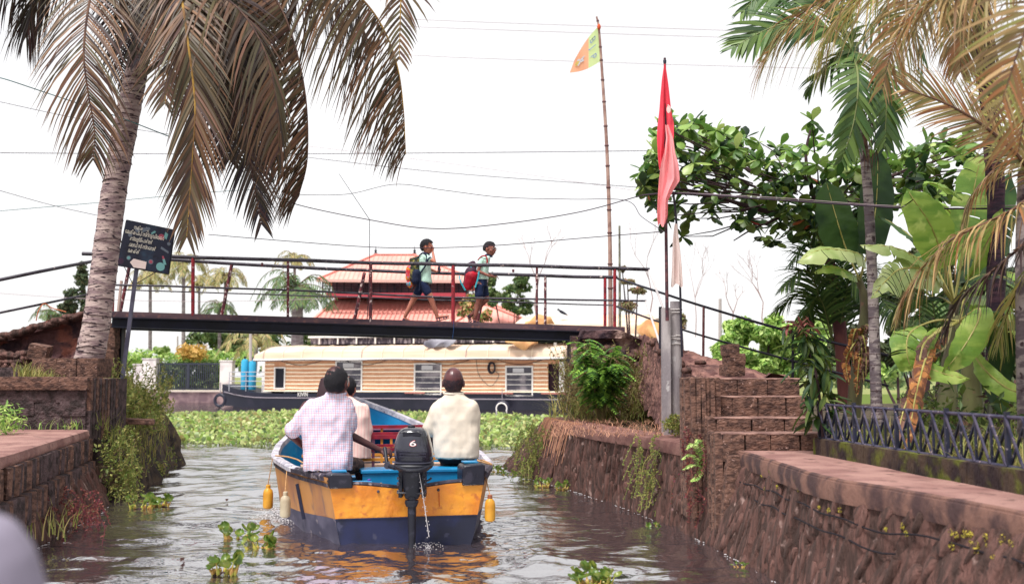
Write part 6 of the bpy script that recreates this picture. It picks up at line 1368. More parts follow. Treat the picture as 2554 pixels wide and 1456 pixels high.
farpalm(130, 775, 900, 66, 1.4, 13, 'small far palm above the left ramp wall', 9, farLd)
# background trees
farG = mat('far_tree_leaves', None, .7, isl=G((96, 124, 70), (70, 98, 60), (130, 150, 90), (112, 122, 72), (60, 84, 60)), transl=.35); farO = mat('orange_shrub_leaves', None, .7, isl=G((206, 160, 80), (170, 150, 70), (224, 180, 110)), transl=.3); farK = mat('far_dark_leaves', None, .7, isl=G((62, 82, 56), (84, 96, 60), (50, 66, 52), (110, 104, 70)), transl=.3)
def ftree(px, py, Y_, lobes, s, n_, label, seed, m_, nm='tree', cat='tree', base=None):
    rn = random.Random(seed); b = at(px, py, Y_); b.z = .5 if base is None else base; t = thing(nm, label, cat, b); mb = MB(); cr_b = MB()
    for (lx_, ly_, rx, rz) in lobes:
        c = at(lx_, ly_, Y_ + rn.uniform(-1, 1) * rx * Y_ / F * .5); w_ = rx * Y_ / F; h_ = rz * Y_ / F
        tr_ = spl([b, b.lerp(c, .6) + V((rn.uniform(-.2, .2) * w_, 0, 0)), c], 4); cr_b.tube(tr_, [.05 * max(1, h_), .02], 6)
        for _ in range(9):
            d = V((rn.uniform(-1, 1), rn.uniform(-1, 1), rn.uniform(-1, 1))) * .62; cloud(mb, c + V((d.x * w_, d.y * w_, d.z * h_)), (w_ * .42, w_ * .42, h_ * .42), n_, s, rn, up=.4)
    cr_b.build('trunk', twig, t); mb.build('crown', m_, t, smooth=False)
ftree(200, 900, 60, [(205, 690, 26, 40), (190, 735, 28, 26), (175, 770, 30, 20), (215, 760, 22, 40), (165, 800, 60, 16)], .14, 60, 'dark leafy tree behind the left ramp wall', 1, farK)
ftree(1275, 850, 70, [(1220, 690, 20, 36), (1235, 740, 22, 30), (1285, 735, 44, 32), (1290, 770, 42, 22), (1300, 700, 20, 16)], .17, 62, 'loose round far tree right of the red roofed hall', 2, farG)
ftree(1190, 860, 64, [(1165, 770, 26, 28), (1200, 790, 28, 20), (1180, 745, 16, 16)], .16, 40, 'small blossoming tree in front of the lower red roof', 3, mat('blossom_leaves', None, .7, isl=G((104, 130, 60), (220, 140, 110), (84, 110, 60), (130, 150, 70))))
ftree(1880, 960, 26, [(1800, 870, 45, 50), (1850, 835, 55, 50), (1920, 830, 60, 50), (1985, 850, 60, 55), (1850, 900, 80, 40), (1950, 910, 80, 45), (2050, 850, 60, 70), (2100, 900, 60, 60)], .085, 260, 'sunlit bright green bushy tree behind the ramp railing', 4, bushM)
ftree(2240, 960, 30, [(2230, 880, 40, 60), (2300, 900, 60, 50), (2200, 930, 60, 30)], .1, 90, 'pale green tree glimpsed between the palm and the banana', 5, bushM)
ftree(400, 960, 74, [(345, 895, 30, 20), (405, 880, 24, 18), (360, 920, 36, 14)], .16, 60, 'green trees behind the white wall stub', 6, bushM)
ftree(520, 940, 76, [(510, 850, 60, 24), (560, 845, 50, 26), (610, 850, 40, 22), (590, 870, 60, 18)], .18, 70, 'dark far trees beneath the left part of the bridge', 7, farG)
ftree(2420, 960, 24, [(2430, 900, 90, 90), (2530, 880, 70, 120)], .1, 190, 'dense green tree filling the garden behind the banana plants', 8, farK)
ftree(2480, 900, 20, [(2500, 720, 60, 70), (2440, 800, 50, 60)], .09, 170, 'shadowy leafy tree behind the right palms', 9, farK)
ftree(1380, 930, 80, [(1390, 870, 40, 20), (1440, 860, 40, 24)], .2, 40, 'far tree seen through the gap left of the right abutment', 10, farG)
def hedge(px0, px1, py0, py1, Y_, m_, s, n_, label, seed, nm='hedge'):
    rn = random.Random(seed); mb = MB()
    for _ in range(n_):
        c = at(rn.uniform(px0, px1), rn.uniform(py0, py1), Y_ + rn.uniform(-1, 1)); cloud(mb, c, (.5, .5, .35), 34, s, rn, up=.5)
    o = mb.build(nm, m_, None, smooth=False); tag(o, label, nm)
hedge(290, 640, 880, 905, 68, bushM, .12, 90, 'clipped bright green hedge behind the dark gate', 1)
hedge(380, 560, 905, 965, 67, farG, .14, 90, 'darker shrubbery seen through the gate slats', 2, 'shrubbery')
hedge(448, 512, 868, 896, 66, farO, .12, 26, 'orange and yellow shrub above the gate', 3, 'shrub')
hedge(640, 1420, 815, 880, 72, farG, .2, 110, 'green shrubs along the far bank behind the houseboat', 4, 'shrubbery')
hedge(-200, 240, 860, 960, 64, farG, .2, 60, 'green shrubs on the far bank left of the palm', 5, 'shrubbery')
hedge(1640, 3000, 895, 950, 38, farG, .12, 200, 'long green hedge beyond the garden on the right', 6)
hedge(1640, 3200, 905, 940, 90, farG, .3, 90, 'distant dark tree line on the right horizon', 7, 'tree_line')
hedge(-900, 700, 890, 925, 110, farG, .35, 90, 'distant tree line on the left horizon', 8, 'tree_line')
# bare branching trees
def bare(px, py, top, Y_, label, seed, r=.05):
    rn = random.Random(seed); b = at(px, py, Y_); t = thing('bare_tree', label, 'bare tree', b); mb = MB()
    def grow(p, d, l, r_, k):
        if k == 0: return
        q = p + d * l; mid2 = p.lerp(q, .5) + V((rn.uniform(-.1, .1), 0, 0)) * l; mb.tube([p, mid2, q], [r_, r_ * .65], 5)
        for _ in range(rn.choice((2, 2, 3))): grow(q, (d + V((rn.uniform(-.7, .7), rn.uniform(-.4, .4), rn.uniform(-.1, .4)))).normalized(), l * rn.uniform(.55, .8), r_ * .6, k - 1)
    H_ = (at(px, top, Y_) - b).length; grow(b, V((0, 0, 1)), H_ * .4, r, 5); mb.build('branches', mat('bare_branch', C(176, 150, 146), .9) if 'bare_branch' not in MATS else MATS['bare_branch'], t)
bare(1340, 800, 590, 60, 'pale bare branching tree behind the right half of the bridge', 1, .06); bare(1620, 790, 560, 55, 'faint bare tree behind the slanting pipes', 2, .04); bare(1905, 830, 640, 50, 'thin bare tree rising above the green bushes', 3, .04); bare(1830, 840, 690, 52, 'short bare snag above the green bush', 4, .05); bare(1735, 840, 600, 54, 'faint leafless twigs right of the grey posts', 5, .03)
ftree(1575, 840, 40, [(1565, 705, 20, 10), (1590, 725, 26, 8), (1568, 765, 30, 18), (1552, 672, 10, 8)], .08, 40, 'scraggy brown leaved tree behind the rail end', 11, mat('scraggy_leaves', None, .8, isl=G((150, 110, 90), (110, 120, 70), (120, 84, 80))))
ftree(1705, 850, 40, [(1700, 800, 18, 20)], .07, 50, 'small brownish bush crown right of the round post', 12, MATS['scraggy_leaves'])
for k, (px, t_, b_, Y_, r_) in enumerate(((1796, 745, 850, 40, .07), (625, 828, 900, 50, .08), (443, 838, 900, 68, .06))):
    q = thing('utility_pole', ('weathered wooden pole rising above the green bush', 'pale concrete pole beside the houseboat bow tanks', 'thin far pole above the orange shrub')[k], 'pole', at(px, b_, Y_)); mb = MB(); mb.tube([at(px, b_, Y_), at(px, t_, Y_)], [r_, r_ * .85], 8); mb.build('shaft', mat('far_pole', C(190, 180, 176), .9) if 'far_pole' not in MATS else MATS['far_pole'], q)
ftree(2300, 930, 19, [(2330, 640, 60, 50), (2250, 720, 60, 60), (2340, 780, 70, 70), (2240, 850, 50, 60), (2420, 700, 60, 60)], .09, 150, 'dark leafy tree filling the gaps behind the banana plants', 13, farK)
ftree(2120, 960, 22, [(2100, 850, 40, 60), (2150, 900, 50, 40), (2050, 930, 60, 30)], .08, 150, 'dark shrub behind the reddish almond trunk', 14, farK, 'shrub', 'shrub')
# ------------------------------------------------------------ wires
wirem = mat('black_wire', C(58, 40, 56), .7); wireg = mat('green_wire', C(60, 110, 110), .7); wirel = mat('thin_grey_wire', C(170, 150, 156), .7)
def wire(label, pts, Ys, r, m_=wirem):
    r *= .9
    P = [at(x, y, Ys if not isinstance(Ys, (tuple, list)) else Ys[0] + (Ys[1] - Ys[0]) * i / (len(pts) - 1)) for i, (x, y) in enumerate(pts)]
    mb = MB(); mb.tube(spl(P, 10), r, 5); o = mb.build('overhead_wire', m_, None); tag(o, label, 'wire')
wire('thick dark cable sagging over the bridge from the palm to the flagpole', [(640, 470), (740, 510), (920, 548), (1075, 570), (1240, 560), (1440, 530), (1602, 487)], (14, 12), .007)
wire('dark cable running right from the flags across the almond tree', [(1602, 487), (1690, 482), (1900, 496), (2140, 512), (2300, 520), (2600, 520)], (12, 10.5), .011)
wire('thin pale wire above the dark cable by the almond tree', [(1690, 480), (1950, 494), (2250, 514), (2600, 512)], (12, 10.5), .004, wirel)
wire('looping thin wire from the palm fronds to the flagpole', [(700, 485), (860, 485), (985, 460), (1110, 475), (1250, 492), (1420, 497), (1560, 500), (1600, 540), (1655, 577)], (16, 12), .005)
wire('twisted cord running from the signboard just above the boys', [(520, 585), (700, 600), (920, 616), (1075, 618), (1240, 612), (1440, 595), (1660, 577)], (15, 11.9), .006)
wire('straight dark line across the sky behind the fronds', [(-40, 381), (350, 384), (770, 384), (1280, 380), (1640, 376)], 40, .016)
wire('uppermost faint line at the top of the sky', [(690, 30), (1100, 52), (1800, 76), (2300, 92)], 40, .011, wirel); wire('second faint line at the top of the sky', [(690, 52), (1100, 70), (1780, 93), (2300, 106)], 40, .011, wirel)
wire('faint line crossing behind the orange and green flag', [(760, 120), (1100, 142), (1480, 155), (1800, 165), (2400, 180)], 40, .011, wirel)
wire('slanting line from the fronds down to the flagpole', [(760, 392), (1100, 430), (1600, 468)], (40, 36), .013, wirem); wire('faint slanting line above the long slanting wire', [(770, 365), (1150, 412), (1600, 478)], (50, 46), .011, wirel)
wire('green cord at the left edge crossing the palm trunk', [(-20, 190), (20, 200), (95, 225), (170, 250), (290, 290), (420, 340)], (14.5, 13.5), .008, wireg); wire('long line falling from the left edge to the palm trunk', [(-20, 250), (140, 285), (290, 315), (420, 335)], 20, .006)
wire('line from the left edge crossing down to the signboard', [(-20, 470), (130, 512), (255, 540)], 16, .005); wire('greenish line rising from the left edge behind the palm', [(-20, 528), (120, 516), (250, 505), (520, 480), (700, 470)], 18, .006, wireg)
wire('low line at the left edge beneath the handrails', [(-20, 730), (220, 745), (520, 752), (800, 745)], 40, .012, wirel)
aw = thing('aerial_rod', 'thin bent aerial rod standing up from the bridge railing', 'rod', dptp(920, 800)); mb = MB(); mb.tube([dptp(916, 800), dptp(922, 655), dptp(922, 548), dptp(845, 433)], [.007, .006, .006, .004], 5); mb.build('rod', MATS['black_cable'], aw)
# ------------------------------------------------------------ motor boat
bt = thing('motor_boat', 'yellow and navy wooden motor boat with bright blue inside carrying five people', 'boat', (BX, BY, 0), BH)
ST = [0, .6, 1.2, 2.4, 3.6, 4.6, 5.4, 6.0, 6.35]
HT = [.70, .89, 1.04, 1.19, 1.12, .86, .52, .22, .035]; HW = [.585, .76, .92, 1.10, .98, .66, .30, .10, .02]; ZG = [.60, .60, .60, .62, .68, .84, 1.0, 1.12, 1.2]; ZB = [.235, .2, .17, .13, .11, .12, .16, .2, .24]
ip = lambda s, a: float(np.interp(s, ST, a))
def hs(s, A_): # smooth by averaging
    return (ip(max(0, s - .25), A_) + 2 * ip(s, A_) + ip(min(6.35, s + .25), A_)) / 4
def side_x(s, z, ins=0.0):
    zg = hs(s, ZG); k = z / zg; t_, w_ = hs(s, HT), hs(s, HW)
    x = w_ + (t_ - w_) * (k if k > 0 else k * 2.2); return max(.01, x - ins)
yel_ = mat('yellow_boat_paint', C(238, 156, 42, .76), .42, C(224, 132, 30, .74), 2.6, .42, .58, C(200, 112, 44, .7), 9, .58, .7, bump=.6, bs=5, bd=.06, obj=True, spec=.5, coat=.15)
yelw = mat('worn_yellow_boat_paint', C(208, 146, 84, .72), .55, C(178, 122, 86, .7), 2, .4, .6, C(150, 112, 96, .7), 6, .58, .7, bump=.3, bs=5, bd=.03, obj=True, streak3=(1, 1, .4))
navyp = mat('navy_boat_paint', C(14, 26, 76, .7), .6, C(8, 16, 50, .7), 3, .4, .6, C(58, 60, 90), 9, .62, .7, bump=.25, bs=6, obj=True, spec=.5)
greyb = mat('scuffed_grey_bottom', C(96, 92, 116), .6, C(64, 62, 88), 3, .4, .6, C(140, 130, 140), 8, .6, .7, obj=True)
bluep = mat('bright_blue_boat_paint', C(24, 150, 206, .76), .4, C(18, 132, 190, .76), 2.5, .4, .6, C(110, 176, 200, .72), 8, .64, .74, bump=.15, bs=10, obj=True, spec=.5, coat=.1)
gunw = mat('worn_gunwale', C(70, 62, 78, .7), .6, C(40, 36, 52), 9, .4, .6, C(150, 136, 140), 14, .58, .68, bump=.5, bs=22, obj=True)
gunl = mat('pale_gunwale', C(212, 206, 214, .74), .6, C(180, 176, 190, .7), 8, .42, .6, C(120, 108, 124), 14, .6, .7, bump=.4, bs=24, obj=True)
blk = mat('black_quarter_paint', C(30, 30, 46, .7), .45, C(52, 50, 66), 10, .55, .65, bump=.3, bs=20, obj=True, coat=.2)
NS = 48; SS = [6.35 * i / NS for i in range(NS + 1)]
def shell(z0f, z1f, ins, nz_, sides=(-1, 1), s0=0, s1=6.35, flip=False, wob=.004):
    mb = MB()
    for sg_ in sides:
        rows = []
        for s in SS:
            if s < s0 - 1e-6 or s > s1 + 1e-6: continue
            row = []
            for j in range(nz_ + 1):
                z = z0f(s) + (z1f(s) - z0f(s)) * j / nz_; x = side_x(s, z, ins); x += noise.noise(V((s * 2.2, z * 5, sg_))) * wob * (0 if j in (0,) else 1)
                row.append((sg_ * x, s, z))
            rows.append(row)
        mb.grid(rows)
    return mb
shell(lambda s: hs(s, ZB), lambda s: hs(s, ZG), 0, 8).build('topside', yelw, bt, local=True)
shell(lambda s: -.25, lambda s: hs(s, ZB), -.001, 6).build('lower_hull', greyb, bt, local=True)
shell(lambda s: .10, lambda s: hs(s, ZG) - .01, .045, 6, s0=.0, s1=6.2).build('inner_lining', bluep, bt, local=True)
shell(lambda s: hs(s, ZG) - .09, lambda s: hs(s, ZG) - .055, -.012, 1).build('rub_strake', gunw, bt, local=True)
# transom
def trans(z0, z1, y, m_, nm, n_=12, nz_=5):
    mb = MB(); rows = []
    for j in range(nz_ + 1):
        z = z0 + (z1 - z0) * j / nz_; w_ = side_x(0, z); dip = lambda u: -.05 * math.exp(-(u / .45) ** 2) * (j / nz_) if z1 > .4 else 0
        rows.append([(w_ * (2 * i / n_ - 1), y + noise.noise(V((i * .7, z * 8, 1))) * .006, z + dip(2 * i / n_ - 1)) for i in range(n_ + 1)])
    mb.grid(rows); return mb.build(nm, m_, bt, local=True)
trans(.235, .535, -.004, yel_, 'transom'); trans(-.25, .235, -.005, navyp, 'transom_bottom')
mb = MB(); mb.box((0, -.006, .232), (1.262, .012, .008)); mb.build('paint_line', navyp, bt, local=True)
mb = MB(); mb.tube([(.655 * (2 * i / 14 - 1), .02, .545 - .05 * math.exp(-((2 * i / 14 - 1) / .45) ** 2)) for i in range(15)], .021, 8); mb.build('transom_cap', gunw, bt, local=True)
mb = MB(); mb.box((0, .06, .3), (1.18, .05, .42)); mb.build('transom_inside', bluep, bt, local=True, smooth=False)
# gunwale caps
for sg_ in (-1, 1):
    secs = []
    for s in SS[1:]:
        x, z = sg_ * side_x(s, hs(s, ZG)), hs(s, ZG) + noise.noise(V((s * 3, 0, sg_))) * .004; secs.append([(x + sg_ * .02, s, z - .035), (x + sg_ * .025, s, z + .005), (x - sg_ * .0, s, z + .024), (x - sg_ * .055, s, z + .02), (x - sg_ * .065, s, z - .035)])
    mb = MB(); mb.loft(secs[6:]); mb.build('gunwale', gunl, bt, local=True)
    mb = MB(); mb.loft([[(v[0], v[1], v[2] - .001) for v in q] for q in secs[:8]]); mb.build('gunwale', gunw, bt, local=True)
    # quarter block with its blue top
    mb = MB(); x0, x1 = sg_ * .50, sg_ * .72; zt_ = .64 if sg_ < 0 else .70
    secs = []
    for y_, k in ((-.03, .96), (.10, 1.0), (.25, .96)): secs.append([(x0 if True else 0, y_, .505), (x1 * .985, y_, .505), (x1 * 1.03 * k, y_, zt_ - .02), (x1 * k, y_, zt_), (x0 + sg_ * .02, y_, zt_ - .012), (x0, y_, zt_ - .04)])
    mb.loft(secs); mb.build('quarter_block', blk, bt, local=True, bevel=.012)
    mb = MB(); mb.box(((x0 + x1) / 2 + sg_ * .0, .20, zt_ + .003), (.13, .16, .012)); mb.build('blue_pad', bluep, bt, local=True, smooth=False)
# floor, benches, braces
mb = MB(); mb.slab([(sg_ * side_x(s, .12, .05), s) for sg_, S_ in ((-1, SS[::4]), (1, SS[::4][::-1])) for s in S_ if s < 6], .085, .10); mb.build('floor_boards', mat('dirty_blue_floor', C(90, 120, 140), .7, C(110, 96, 96), 4), bt, local=True, smooth=False)
mb = MB(); mb.box((.12, .66, .60), (1.0, .34, .035)); mb.build('bench', bluep, bt, local=True, smooth=False, bevel=.008); mb = MB(); mb.box((.12, .52, .36), (.97, .03, .45)); mb.build('bench_front', bluep, bt, local=True, smooth=False)
mb = MB(); mb.box((-.44, .16, .53), (.26, .2, .03), rx=.0); mb.build('side_deck', bluep, bt, local=True, smooth=False, bevel=.006)
mb = MB(); mb.prism([(.30, .45), (.58, .48), (.58, .42), (.34, .40)], .30, .34); mb.build('corner_brace', gunl, bt, local=True, smooth=False)
mb = MB(); mb.box((.38, .28, .40), (.03, .22, .2)); mb.build('corner_brace', bluep, bt, local=True, smooth=False)
mb = MB(); mb.box((-.30, .98, .50), (.8, .22, .035)); mb.build('bench', bluep, bt, local=True, smooth=False, bevel=.008)
redr = mat('red_seat_bar', C(170, 36, 58, .74), .5, C(140, 30, 52), 8, obj=True); yelr = mat('yellow_seat_post', C(226, 150, 60, .74), .5); mauv = mat('mauve_seat_post', C(170, 110, 136), .6); woodp = mat('pale_seat_board', C(206, 172, 150), .7)
def seat(y_, xw, zt_, x_off=0):
    t0 = bt
    for z_, m_, r_ in ((zt_, redr, .02), (zt_ - .135, redr, .016), (zt_ - .24, yelr, .016)): mb = MB(); mb.bar((x_off - xw, y_, z_), (x_off + xw, y_, z_), .03, r_ * 2); mb.build('seat_bar', m_, bt, local=True, smooth=False)
    for k, x_ in enumerate(np.linspace(-xw + .03, xw - .03, 6)): mb = MB(); mb.bar((x_off + x_, y_ + .02, .12), (x_off + x_, y_ + .02, zt_ - .01), .028, .028, up=(0, 1, 0)); mb.build('seat_post', (mauv, yelr)[k % 2], bt, local=True, smooth=False)
    mb = MB(); mb.box((x_off, y_ + .2, .46), (xw * 2, .34, .03)); mb.build('seat_board', woodp, bt, local=True, smooth=False)
seat(1.75, .72, .86); seat(2.7, .86, .84); seat(3.6, .8, .88)
mb = MB(); mb.box((0, 4.75, .80), (1.1, .12, .03)); mb.build('fore_thwart', mauv, bt, local=True, smooth=False)
mb = MB(); mb.slab([(sg_ * side_x(s, hs(s, ZG) - .04, .05), s) for sg_, S_ in ((-1, SS[37::2]), (1, SS[37::2][::-1])) for s in S_ if s < 6.3], .80, .82); mb.build('fore_deck', bluep, bt, local=True, smooth=False)
# fender ropes and bolts, loose ropes
for x_, z_ in ((-.27, .47), (.28, .47)): mb = MB(); mb.ell((x_, -.012, z_), (.014, .012, .014), 8, 6); mb.build('bolt', gunw, bt, local=True)
mb = MB(); mb.bar((.285, -.012, .45), (.29, -.012, .32), .008, .002, up=(0, 1, 0)); mb.build('rust_run', mat('rust_stain', C(190, 90, 40), .8), bt, local=True, smooth=False)
ropem = mat('straw_rope', C(216, 170, 116, .74), .85, C(180, 130, 90), 60)
def rope(label, pts, r=.008): mb = MB(); mb.tube(spl(pts, 6), r, 6); o = mb.build('rope', ropem, None); tag(o, label, 'rope'); return o
bw_ = lambda x, y, z: boat_w((x, y, z))
rope('loose straw rope lying on the left gunwale by the man in the checked shirt', [bw_(-1.16, 2.0, .66), bw_(-1.05, 1.7, .67), bw_(-.95, 1.4, .66), bw_(-.9, 1.1, .65), bw_(-.82, .85, .66)])
rope('straw rope coiled over the right stern gunwale', [bw_(.72, .35, .70), bw_(.80, .5, .69), bw_(.86, .35, .66), bw_(.72, .28, .70), bw_(.74, .45, .70)])
rope('frayed rope hanging inside the stern by the bench', [bw_(-.2, .44, .5), bw_(-.18, .40, .4), bw_(-.14, .38, .3), bw_(-.17, .38, .2)], .012)
def fender(px, py0, py1, Y_, rad, m_, nm, label, tie, capm=None):
    c0 = at(px, py0, Y_); c1 = at(px, py1, Y_); h = c0.z - c1.z; f = thing(nm, label, 'float', c1, random.uniform(0, 3))
    mb = MB(); mb.lathe((0, 0, 0), [(rad * .55, 0), (rad * .92, .012), (rad, .04), (rad * .97, h * .35), (rad * 1.0, h * .6), (rad * .98, h - .06), (rad * .85, h - .025), (rad * .45, h - .004), (rad * .4, h + .004)], 20); mb.build('bottle_body', m_, f, local=True)
    mb = MB(); mb.lathe((0, 0, h), [(rad * .42, -.005), (rad * .45, .0), (rad * .45, .03), (rad * .3, .035)], 14); mb.build('cap', capm or m_, f, local=True)
    rope('thin rope holding the ' + label, [tie, tie.lerp(c0, .3) + V((0, 0, 0)), c0 + V((0, 0, .03))], .005)
plY = mat('yellow_plastic', C(236, 172, 58, .74), .4, C(216, 150, 50), 6, obj=True, bump=.2, bs=12, transl=.1); plW = mat('off_white_plastic', C(228, 214, 186, .76), .35, C(206, 188, 160), 5, obj=True, transl=.2)
fender(668, 1216, 1268, 11.5, .055, plY, 'bottle_fender', 'crumpled yellow plastic bottle hung at the left bow side', bw_(-1.19, 2.15, .62))
fender(711, 1234, 1290, 10.3, .052, plW, 'bottle_fender', 'off-white plastic bottle hung on the left side of the hull', bw_(-1.05, 1.35, .62))
fender(1222, 1242, 1300, 9.75, .05, plY, 'bottle_fender', 'yellow plastic bottle with brown neck hung at the right stern', bw_(.80, .45, .62), mat('brown_cap', C(160, 96, 70), .6))
mb = MB(); mb.tube([(-side_x(.95, z_, -.01), .95, z_) for z_ in (.46, .3, .12)], .02, 6); o = mb.build('blue_strap', navyp, bt, local=True)
# bailer bottle inside
bo = thing('bottle', 'small clear bottle with violet cap standing inside the stern', 'bottle', bw_(-.33, .22, .40)); mb = MB(); mb.lathe((0, 0, 0), [(.03, 0), (.033, .02), (.033, .1), (.014, .14)], 12); mb.build('body', mat('milky_plastic', C(220, 214, 220), .3, transl=.3), bo, local=True); mb = MB(); mb.lathe((0, 0, .14), [(.016, 0), (.016, .02)], 10); mb.build('cap', mat('violet_cap', C(110, 80, 180), .5), bo, local=True)
# ------------------------------------------------------------ outboard motor
EY = 9.38; ec = at(1029, 1120, EY)
om = thing('outboard_motor', 'black outboard motor with white number 6 clamped to the transom', 'outboard motor', at(1027, 1341, EY))
cowl = mat('black_cowl', C(26, 27, 40, .7), .22, C(40, 40, 56), 3, .45, .6, bump=.05, bs=30, spec=.6, coat=.5); mblk = mat('matte_black_metal', C(22, 24, 40, .7), .5, C(50, 50, 66), 16, .55, .65, spec=.4)
def ep(px, py, dy=0.0): return at(px, py, EY + dy)
def sec(py, xl, xr, d0, d1, n_=20, e=3.2):
    a_, b_ = ep(xl, py), ep(xr, py); cx = (a_.x + b_.x) / 2; hw = (b_.x - a_.x) / 2; cy = EY + (d0 + d1) / 2; hd = (d1 - d0) / 2; z = a_.z; o_ = []
    for k in range(n_):
        a = 2 * math.pi * k / n_; c_, s_ = math.cos(a), math.sin(a); o_.append((cx + hw * abs(c_) ** (2 / e) * (1 if c_ > 0 else -1), cy + hd * abs(s_) ** (2 / e) * (1 if s_ > 0 else -1), z))
    return o_
mb = MB(); mb.loft([sec(1152, 984, 1076, -.10, .34), sec(1140, 982, 1078, -.11, .35), sec(1125, 981, 1077, -.115, .35), sec(1105, 983, 1072, -.105, .34), sec(1088, 988, 1068, -.09, .33), sec(1076, 993, 1064, -.07, .31), sec(1070, 999, 1058, -.05, .29), sec(1067, 1008, 1048, -.01, .24)]); mb.build('cowl', cowl, om, bevel=0)
mb = MB(); mb.loft([sec(1176, 996, 1064, -.09, .26), sec(1168, 984, 1076, -.13, .32), sec(1160, 980, 1080, -.135, .34), sec(1154, 983, 1077, -.12, .34)]); mb.build('lower_pan', mblk, om)
mb = MB(); mb.loft([sec(1150.5, 981, 1079, -.13, .35), sec(1153.5, 980, 1080, -.132, .35)]); mb.build('seam_band', mat('grey_seam', C(60, 60, 76), .4), om)
mb = MB(); mb.lathe(ep(1026, 1068, .1), [(.045, -.02), (.045, .0), (.034, .004), (.034, .022), (.026, .03)], 14); mb.build('fuel_cap', mblk, om)
mb = MB(); a_, b_ = ep(1004, 1083, -.10), ep(1049, 1083, -.10); mb.box(((a_.x + b_.x) / 2, EY - .077, a_.z), (b_.x - a_.x, .02, .035)); mb.build('air_slot', darkin, om, bevel=.006)
mb = MB(); mb.tube(spl([ep(1000, 1079, -.085), ep(1012, 1075, -.085), ep(1026, 1074, -.09), ep(1042, 1075, -.085), ep(1053, 1080, -.085)], 4), .006, 6); mb.build('slot_lip', cowl, om)
mb = MB(); mb.tube(spl([ep(990, 1163, -.12), ep(1010, 1170, -.17), ep(1030, 1172, -.18), ep(1050, 1170, -.17), ep(1070, 1163, -.12)], 4), .012, 8); mb.build('carry_handle', mblk, om)
for k in range(3):
    mb = MB(); py = 1124 + k * 7; mb.bar(ep(996, py, -.12), ep(1062, py, -.12), .004, .003, up=(0, 1, 0)); mb.build('cowl_line', mat('cowl_line_grey', C(70, 68, 84), .4) if 'cowl_line_grey' not in MATS else MATS['cowl_line_grey'], om)
def etext(s, px, py, w_px, h_px, m_, nm, dy, shear=.18):
    me_ = text_mesh(s, 1.0, 0); xs = [v.co.x for v in me_.vertices]; ys__ = [v.co.y for v in me_.vertices]; mb = MB()
    mb.add([ep(px + (v.co.x - min(xs)) / (max(xs) - min(xs)) * w_px + v.co.y * shear * h_px, py - (v.co.y - min(ys__)) / (max(ys__) - min(ys__)) * h_px, dy) for v in me_.vertices], [tuple(p.vertices) for p in me_.polygons]); mb.build(nm, m_, om, smooth=False)
etext('6', 1020, 1113.5, 18, 16.5, mat('red_number_outline', C(200, 40, 50), .5), 'number_outline', -.1155); etext('6', 1021.5, 1112, 15.5, 13.5, mat('white_number', C(244, 240, 238, .85), .5), 'number', -.119)
me_ = text_mesh('SUZUKI', 1.0, 0); mb = MB(); xs = [v.co.x for v in me_.vertices]
mb.add([(lambda u, w_: V((ep(981.0, 1110).x + .004 + (.012 if w_ > .7 else 0), EY + .22 - u * .26, ep(990, 1112).z + w_ * .045)))(v.co.x / max(xs), v.co.y) for v in me_.vertices], [tuple(p.vertices) for p in me_.polygons]); mb.build('lettering', MATS['white_number'], om, smooth=False)
mb = MB(); mb.loft([sec(1172, 1000, 1056, -.04, .16), sec(1200, 1003, 1052, -.03, .12), sec(1238, 1008, 1046, -.02, .08), sec(1244, 1012, 1042, -.02, .07)]); mb.build('swivel_housing', mblk, om)
mb = MB(); mb.loft([sec(1238, 1016, 1038, -.03, .06), sec(1300, 1017, 1037, -.035, .06), sec(1346, 1019, 1036, -.04, .06), sec(1375, 1019, 1036, -.04, .06)], ); mb.build('drive_leg', mblk, om)
mb = MB(); mb.loft([sec(1247, 1010, 1043, -.05, .07), sec(1252, 1009, 1044, -.055, .07), sec(1262, 1013, 1040, -.05, .07)]); mb.build('leg_collar', mblk, om)
for sx in (998, 1056):
    mb = MB(); mb.box((ep(sx, 1215).x, EY + .09, ep(sx, 1207).z), (.035, .16, .24)); mb.build('clamp_bracket', mblk, om, bevel=.006)
    for py in (1192, 1205, 1225): mb = MB(); mb.ell(ep(sx + (4 if sx > 1020 else -4), py, 0), (.016, .012, .016), 8, 6); mb.build('clamp_bolt', MATS['grey_seam'], om)
mb = MB(); mb.tube([ep(990, 1228, -.01), ep(1062, 1230, -.01)], .009, 6); mb.build('tilt_rod', mblk, om)
mb = MB(); mb.tube(spl([ep(1062, 1200, -.02), ep(1072, 1195, -.03), ep(1076, 1190, -.03)], 3), .01, 6); mb.build('clamp_lever', mblk, om)
mb = MB(); mb.tube([ep(1002, 1165, -.02), ep(985, 1166, .04), ep(966, 1160, .12)], [.024, .022, .022], 10); mb.tube([ep(966, 1162, .12), ep(963, 1140, .17), ep(960, 1118, .21)], [.02, .017, .019], 10, rnd=True); mb.build('tiller_handle', mblk, om)
mb = MB(); mb.lathe(ep(966, 1160, .10), [(.03, -.02), (.032, 0), (.03, .02)], 10, rot=(R(90), 0, 0)); mb.build('tiller_joint', MATS['grey_seam'], om)
